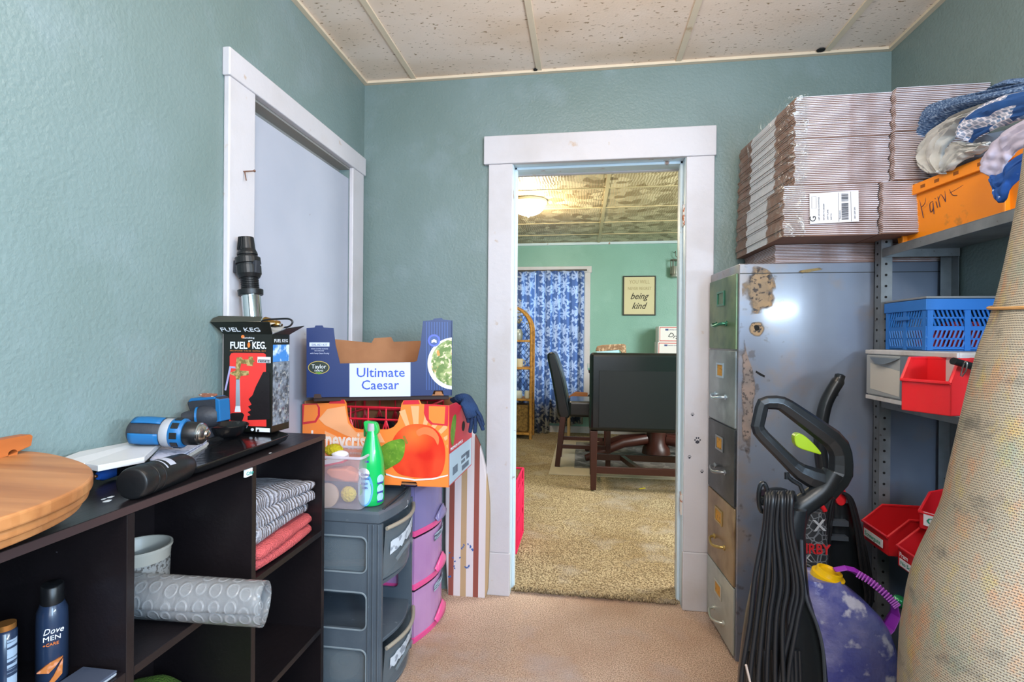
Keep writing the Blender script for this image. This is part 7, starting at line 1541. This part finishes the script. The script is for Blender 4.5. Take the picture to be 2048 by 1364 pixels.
# second vacuum behind
V2 = 1.90; v2 = lambda x, y, d=0.0: P(x, y, Y=V2+d)
t = thing('upright_vacuum', 'rear black upright vacuum with a tall curved grip and red cord catch', 'vacuum cleaner', (0.75, V2, 0))
b = MB(); q = bez([v2(x, y) for x, y in ((1681, 748), (1676, 762), (1662, 785), (1650, 812), (1643, 850), (1641, 900), (1650, 960), (1666, 1010))], 4); n_ = len(q)
b.tube(q, [0.010]+[0.0165]*3+[0.021]*(n_-8)+[0.024]*4, 14, flat=(1, 1), up=(0, 1, 0)); b.build('grip', BP, t, smooth=True)
b = MB(); b.tube([v2(1657, 786), v2(1676, 790)], 0.004, 6); b.build('grip_seam', mat('grey_plastic_edge', ''), t)
b = MB(); b.prism([v2(x, y, -0.045) for x, y in spl2([(1680, 972), (1690, 980), (1694, 990), (1692, 1006), (1683, 1012), (1674, 1006), (1672, 988)], 3, True)], (0, 0.05, 0)); b.build('red_catch', RB, t, bevel=0.003)
rings = []
for y, xl, xr_ in ((1000, 1650, 1700), (1060, 1648, 1712), (1200, 1645, 1730), (1340, 1640, 1745)):
    a, c_ = v2(xl, y), v2(xr_, y); ce = (a+c_)/2; hw = (c_-a).length/2; rings.append([ce+V(math.cos(2*math.pi*k/16)*hw, math.sin(2*math.pi*k/16)*0.035, 0) for k in range(16)])
rings.append([V(p.x, p.y, 0.1) for p in rings[-1]]); rings.append([V(p.x, V2+(p.y-V2)*1.9, 0.0) for p in rings[-1]])
b = MB(); b.loft(rings); b.build('body_shell', BP, t, smooth=True)
b = MB(); b.box(v2(1655, 0).x, v2(1690, 0).x, V2-0.06, V2-0.035, v2(1660, 1040).z-0.0, v2(1660, 1030).z); b.box(v2(1655, 0).x, v2(1690, 0).x, V2-0.06, V2-0.035, v2(1660, 1068).z, v2(1660, 1060).z); b.build('crossbar', mat('grey_plastic_edge', ''), t)
for k in range(9):
    dx = (k-4)*6; b = MB(); dy = -0.055-0.004*(k % 2)
    if k < 5: pts = ((1676, 985), (1668-k*1.5, 995), (1662-k*5, 1050), (1656-k*3.0, 1120), (1652+k, 1200), (1665+k*3, 1230), (1675+k*2, 1180))
    else: pts = ((1684, 985), (1698+(k-5)*2, 1000), (1712+(k-5)*3, 1060), (1722+(k-5)*5, 1130), (1732+(k-5)*4, 1200), (1715, 1235), (1700, 1190))
    b.tube(bez([v2(x, y, dy) for x, y in pts], 5), 0.0058, 8); b.build('cord_loop', BC2, t, smooth=True)
# patterned bag between
t = thing('patterned_bag', 'charcoal hexagon-patterned bag with red lettering between the two vacuums', 'bag', tuple(P(1620, 1080, Y=1.78)))
HEX, nt, b_, tc = raw('hex_pattern_cloth'); vo = nn(nt, 'TexVoronoi', feature='DISTANCE_TO_EDGE'); vo.inputs['Scale'].default_value = 48; nt.links.new(tc.outputs['Object'], vo.inputs['Vector'])
nt.links.new(ramp(nt, vo.outputs[0], [(0.04, lin('#7c7f84')), (0.08, lin('#2d2f33'))]), b_.inputs['Base Color']); b_.inputs['Roughness'].default_value = 0.6
bg = lambda x, y, d=0.0: P(x, y, Y=1.80+d)
rings = []
for y, xl, xr_ in ((1022, 1598, 1650), (1060, 1594, 1654), (1120, 1590, 1656), (1200, 1588, 1660), (1340, 1588, 1662)):
    a, c_ = bg(xl, y), bg(xr_, y); ce = (a+c_)/2; hw = (c_-a).length/2; rings.append([ce+V(math.cos(2*math.pi*k/16)*hw, math.sin(2*math.pi*k/16)*0.028, 0) for k in range(16)])
rings.append([V(p.x, p.y, 0.0) for p in rings[-1]]); b = MB(); b.loft(rings); b.build('bag_body', HEX, t, smooth=True)
text('KIRBY', 'lettering', mat('red_lettering', '#c6262c', 0.5), t, bg(1594, 1105, -0.033), (1, 0, 0), (0, 0, 1), 0.045, 0.002, bold=0.001, fit=0.10)
text('X', 'lettering', mat('pale_lettering', '#b5b7bb', 0.5), t, bg(1628, 1062, -0.033), (1, 0, 0.1), (0, 0, 1), 0.05, 0.002, bold=0.001); text('K', 'lettering', mat('pale_lettering', ''), t, bg(1610, 1124, -0.033), (1, 0, 0.1), (0, 0, 1), 0.035, 0.002)
b = MB(); b.tube(bez([bg(x, y, -0.01) for x, y in ((1600, 1022), (1615, 1010), (1640, 1010), (1650, 1022))], 4), 0.008, 8); b.build('red_trim', RB, t, smooth=True)
# ================================================================ JUG
JY = 1.60; jp = lambda x, y, d=0.0: P(x, y, Y=JY+d)
JUG = mat('violet_translucent_jug', '#6a70ad', 0.3, vary=(7, '#5257a0', 0.4, 0.6), vary2=(9, '#9d9cc6', 0.50, 0.72), wear=(20, '#c6c6dc', 0.58, 0.66), coat=0.3, trans=0.12, bump=(90, 0.3))
t = thing('plastic_jug', 'large violet translucent jug with a yellow cap and purple handle', 'jug', (0.8, JY, 0))
secs = [(1150, 1600, 1672), (1166, 1598, 1690), (1190, 1600, 1722), (1215, 1603, 1748), (1240, 1605, 1765), (1275, 1607, 1778), (1320, 1608, 1783), (1364, 1608, 1784), (1480, 1608, 1784), (1560, 1610, 1780)]
rings = []
for y, xl, xr_ in secs:
    a, c_ = jp(xl, y), jp(xr_, y); ce = (a+c_)/2; hw = (c_-a).length/2; dd = 0.075 if y > 1200 else 0.05+0.025*(y-1150)/50; r = []
    for k in range(28):
        q = 2*math.pi*k/28; r.append(ce+V(math.copysign(abs(math.cos(q))**0.55, math.cos(q))*hw, math.copysign(abs(math.sin(q))**0.55, math.sin(q))*dd, 0))
    rings.append(r)
zl_ = rings[-1][0].z; rings.append([V(p.x, p.y, 0.0) for p in rings[-1]])
for i, r in enumerate(rings):      # flatten ring heights
    zc = sum(p.z for p in r)/len(r)
b = MB(); b.loft(rings); b.build('jug_body', JUG, t, smooth=True)
cap0 = jp(1651, 1166); axc = V(0.22, -0.12, 1).normalized()
b = MB(); b.lathe([(0.044, -0.022), (0.044, 0.002), (0.0, 0.003)], cap0, axc, n=32); b.build('neck', mat('milky_violet', '#b9b2c6', 0.4), t, smooth=True)
b = MB(); b.lathe([(0.0, 0.004), (0.0425, 0.004), (0.044, 0.008), (0.043, 0.028), (0.036, 0.030), (0.034, 0.036), (0.033, 0.042), (0.028, 0.043), (0.026, 0.036), (0, 0.036)], cap0, axc, n=40); b.build('cap', mat('yellow_cap_plastic', '#e2b60d', 0.35), t, smooth=True)
PUR = mat('purple_handle_plastic', '#8d2aa8', 0.3, coat=0.2)
hq = [jp(x, y, -0.02) for x, y in ((1668, 1140), (1690, 1136), (1706, 1140), (1738, 1160), (1770, 1188), (1788, 1208), (1791, 1228), (1778, 1252), (1757, 1272))]
b = MB(); b.tube(hq, [0.010, 0.011, 0.012, 0.0125, 0.013, 0.014, 0.0165, 0.0185, 0.0195], 4, flat=(1.5, 0.75), up=(0, 1, 0)); b.build('handle', PUR, t, bevel=0.003)
b = MB(); pp_ = bez(hq[2:6], 6)
for i in range(1, len(pp_)-1):
    dq = (pp_[i+1]-pp_[i-1]).normalized(); nq = V(-dq.z, 0, dq.x)
    b.tube([pp_[i]+V(0, -0.0195, 0)-nq*0.010, pp_[i]+V(0, -0.0195, 0)+nq*0.010], 0.0022, 5)
b.build('grip_rib', mat('light_purple_plastic', '#b35fc6', 0.3), t)
# bags and a green bauble below the shelves
b = MB(); b.blob(V(1.08, 1.55, 0.235), 0.17, 4, amp=0.45, fr=3.2, sc=(0.75, 1.3, 1.0)); o = b.build('black_bag', mat('black_bin_bag', '#16171a', 0.22, bump=(9, 1.0, 6)), smooth=True); tag(o, 'shiny black bin bag on the bottom shelf behind the jug handle', 'bag')
b = MB(); b.blob(P(1797, 1203, Y=1.66), 0.019, 3); o = b.build('green_bauble', mat('green_glitter', '#1c7a4a', 0.2, 0.3, wear=(120, '#9fe0b8', 0.6, 0.64)), smooth=True); tag(o, 'small shiny green bauble on the black bag behind the jug', 'bauble')
# ================================================================ ROLLED RUG AT THE RIGHT EDGE
WV, nt, b_, tc = raw('open_weave_canvas')
n0 = nn(nt, 'TexNoise'); n0.inputs['Scale'].default_value = 9; nt.links.new(tc.outputs['UV'], n0.inputs['Vector']); dv = nn(nt, 'VectorMath', operation='SCALE'); dv.inputs['Scale'].default_value = 0.008; nt.links.new(n0.outputs['Color'], dv.inputs[0]); av = nn(nt, 'VectorMath', operation='ADD'); nt.links.new(tc.outputs['UV'], av.inputs[0]); nt.links.new(dv.outputs[0], av.inputs[1])
su = nn(nt, 'SeparateXYZ'); nt.links.new(av.outputs[0], su.inputs[0])
vv_ = math_(nt, 'MULTIPLY', su.outputs[1], 1/0.0043); uu_ = math_(nt, 'ADD', math_(nt, 'MULTIPLY', su.outputs[0], 1/0.0062), math_(nt, 'MULTIPLY', math_(nt, 'FLOOR', vv_), 0.5))
fu = math_(nt, 'MULTIPLY', math_(nt, 'ABSOLUTE', math_(nt, 'SUBTRACT', math_(nt, 'FRACT', uu_), 0.5)), 2.0); fv = math_(nt, 'MULTIPLY', math_(nt, 'ABSOLUTE', math_(nt, 'SUBTRACT', math_(nt, 'FRACT', vv_), 0.5)), 2.0)
gap = ramp(nt, math_(nt, 'MAXIMUM', math_(nt, 'MULTIPLY', fu, 0.95), math_(nt, 'MULTIPLY', fv, 1.45)), [(0.45, G1), (0.85, G0)])
c0_ = mixc(nt, fu, lin('#b8ad9a'), lin('#a0947e'))
c = c0_
for sc_v, cc, lo in (((9, 5, 1), '#d08a5a', 0.58), ((7, 9, 1), '#5f7286', 0.60), ((12, 6, 1), '#c3ad5c', 0.60), ((6, 4, 1), '#7d9a8c', 0.61)):
    mp = nn(nt, 'Mapping'); mp.inputs['Scale'].default_value = sc_v; mp.inputs['Location'].default_value = (lo*90, lo*37, 0); nt.links.new(tc.outputs['UV'], mp.inputs[0]); n1 = nn(nt, 'TexNoise'); n1.inputs['Scale'].default_value = 1.6; n1.inputs['Detail'].default_value = 8; n1.inputs['Roughness'].default_value = 0.7; nt.links.new(mp.outputs[0], n1.inputs['Vector'])
    c = mixc(nt, math_(nt, 'MULTIPLY', ramp(nt, n1.outputs[0], [(lo-0.07, G0), (lo+0.07, G1)]), 0.6), c, lin(cc), 'MULTIPLY' if cc == '#5f7286' else 'MIX')
c = mixc(nt, math_(nt, 'MULTIPLY', gap, 0.72), c, lin('#5e564f'))
nt.links.new(c, b_.inputs['Base Color']); b_.inputs['Roughness'].default_value = 0.95
bp = nn(nt, 'Bump'); bp.inputs['Strength'].default_value = 0.7; bp.inputs['Distance'].default_value = 0.003; bp.invert = True; nt.links.new(gap, bp.inputs['Height']); nt.links.new(bp.outputs[0], b_.inputs['Normal'])
t = thing('rolled_rug', 'big rolled rug with beige mottled open-weave backing leaning at the right edge', 'rug roll', (0.83, 1.12, 0))
secs = [(0.0, 0.20, 1797), (0.53, 0.205, 1799), (0.64, 0.205, 1806), (0.74, 0.195, 1824), (0.87, 0.172, 1876), (0.96, 0.158, 1897), (1.16, 0.130, 1945), (1.24, 0.118, 1974), (1.32, 0.108, 1999), (1.46, 0.092, 2030), (1.58, 0.082, 2046), (1.62, 0.075, 2049)]
S_ = []
for z, r, xs in secs:
    # centre so that the left silhouette passes column xs at unit depth
    rho = 1.36; an = math.atan((xs-1024)/FPX)+math.asin(r/rho)-TH; S_.append((z, r, rho*math.sin(an), rho*math.cos(an)))
S_ = [(a.x, a.y, a.z, w_) for a, w_ in [(V(*s_[2:4], s_[0]), s_[1]) for s_ in S_]]
def interp(u):
    s_ = u*(len(S_)-1); i = min(len(S_)-2, int(s_)); f_ = s_-i; return [S_[i][k]*(1-f_)+S_[i+1][k]*f_ for k in range(4)]
rings = []; NR = 44
sm = bez([V(s_[0], s_[1], s_[2]) for s_ in S_], 4); rads = [v.x for v in bez([V(s_[3], 0, 0) for s_ in S_], 4)]
b = MB(); vert = []
for c_, r in zip(sm, rads):
    vert.append([b.v(c_+V(math.cos(a), math.sin(a), 0)*r*(1+0.02*math.sin(a*3+c_.z*4))) for a in [2*math.pi*k/NR for k in range(NR)]])
for i in range(len(vert)-1):
    for k in range(NR):
        j = (k+1) % NR; u0, u1 = k/NR*1.10, (k+1)/NR*1.10
        b.face([vert[i][k], vert[i][j], vert[i+1][j], vert[i+1][k]], 0, [(u0, sm[i].z), (u1, sm[i].z), (u1, sm[i+1].z), (u0, sm[i+1].z)])
b.face(vert[-1]); b.face(list(reversed(vert[0]))); b.build('rug_backing', WV, t, smooth=True, fixn=False)
cs = [s_ for s_ in S_ if abs(s_[2]-1.24) < 0.01][0]
b = MB(); b.tube([V(cs[0], cs[1], 1.275)+V(math.cos(a)*(cs[3]-0.001), math.sin(a)*(cs[3]-0.001), 0.012*math.cos(a-0.4)) for a in [2*math.pi*k/40 for k in range(40)]], 0.003, 6, closed=True); b.build('tie_cord', mat('tan_cord', '#b98a55', 0.7), t, smooth=True)
b = MB(); b.tube([V(S_[9][0]-S_[9][3]*0.97, S_[9][1]-0.015, 1.44), V(S_[11][0]-S_[11][3]*1.0, S_[11][1]-0.015, 1.56)], 0.006, 6, flat=(1, 0.4)); b.build('tape_strip', mat('peach_tape', '#a98e7c', 0.7), t)
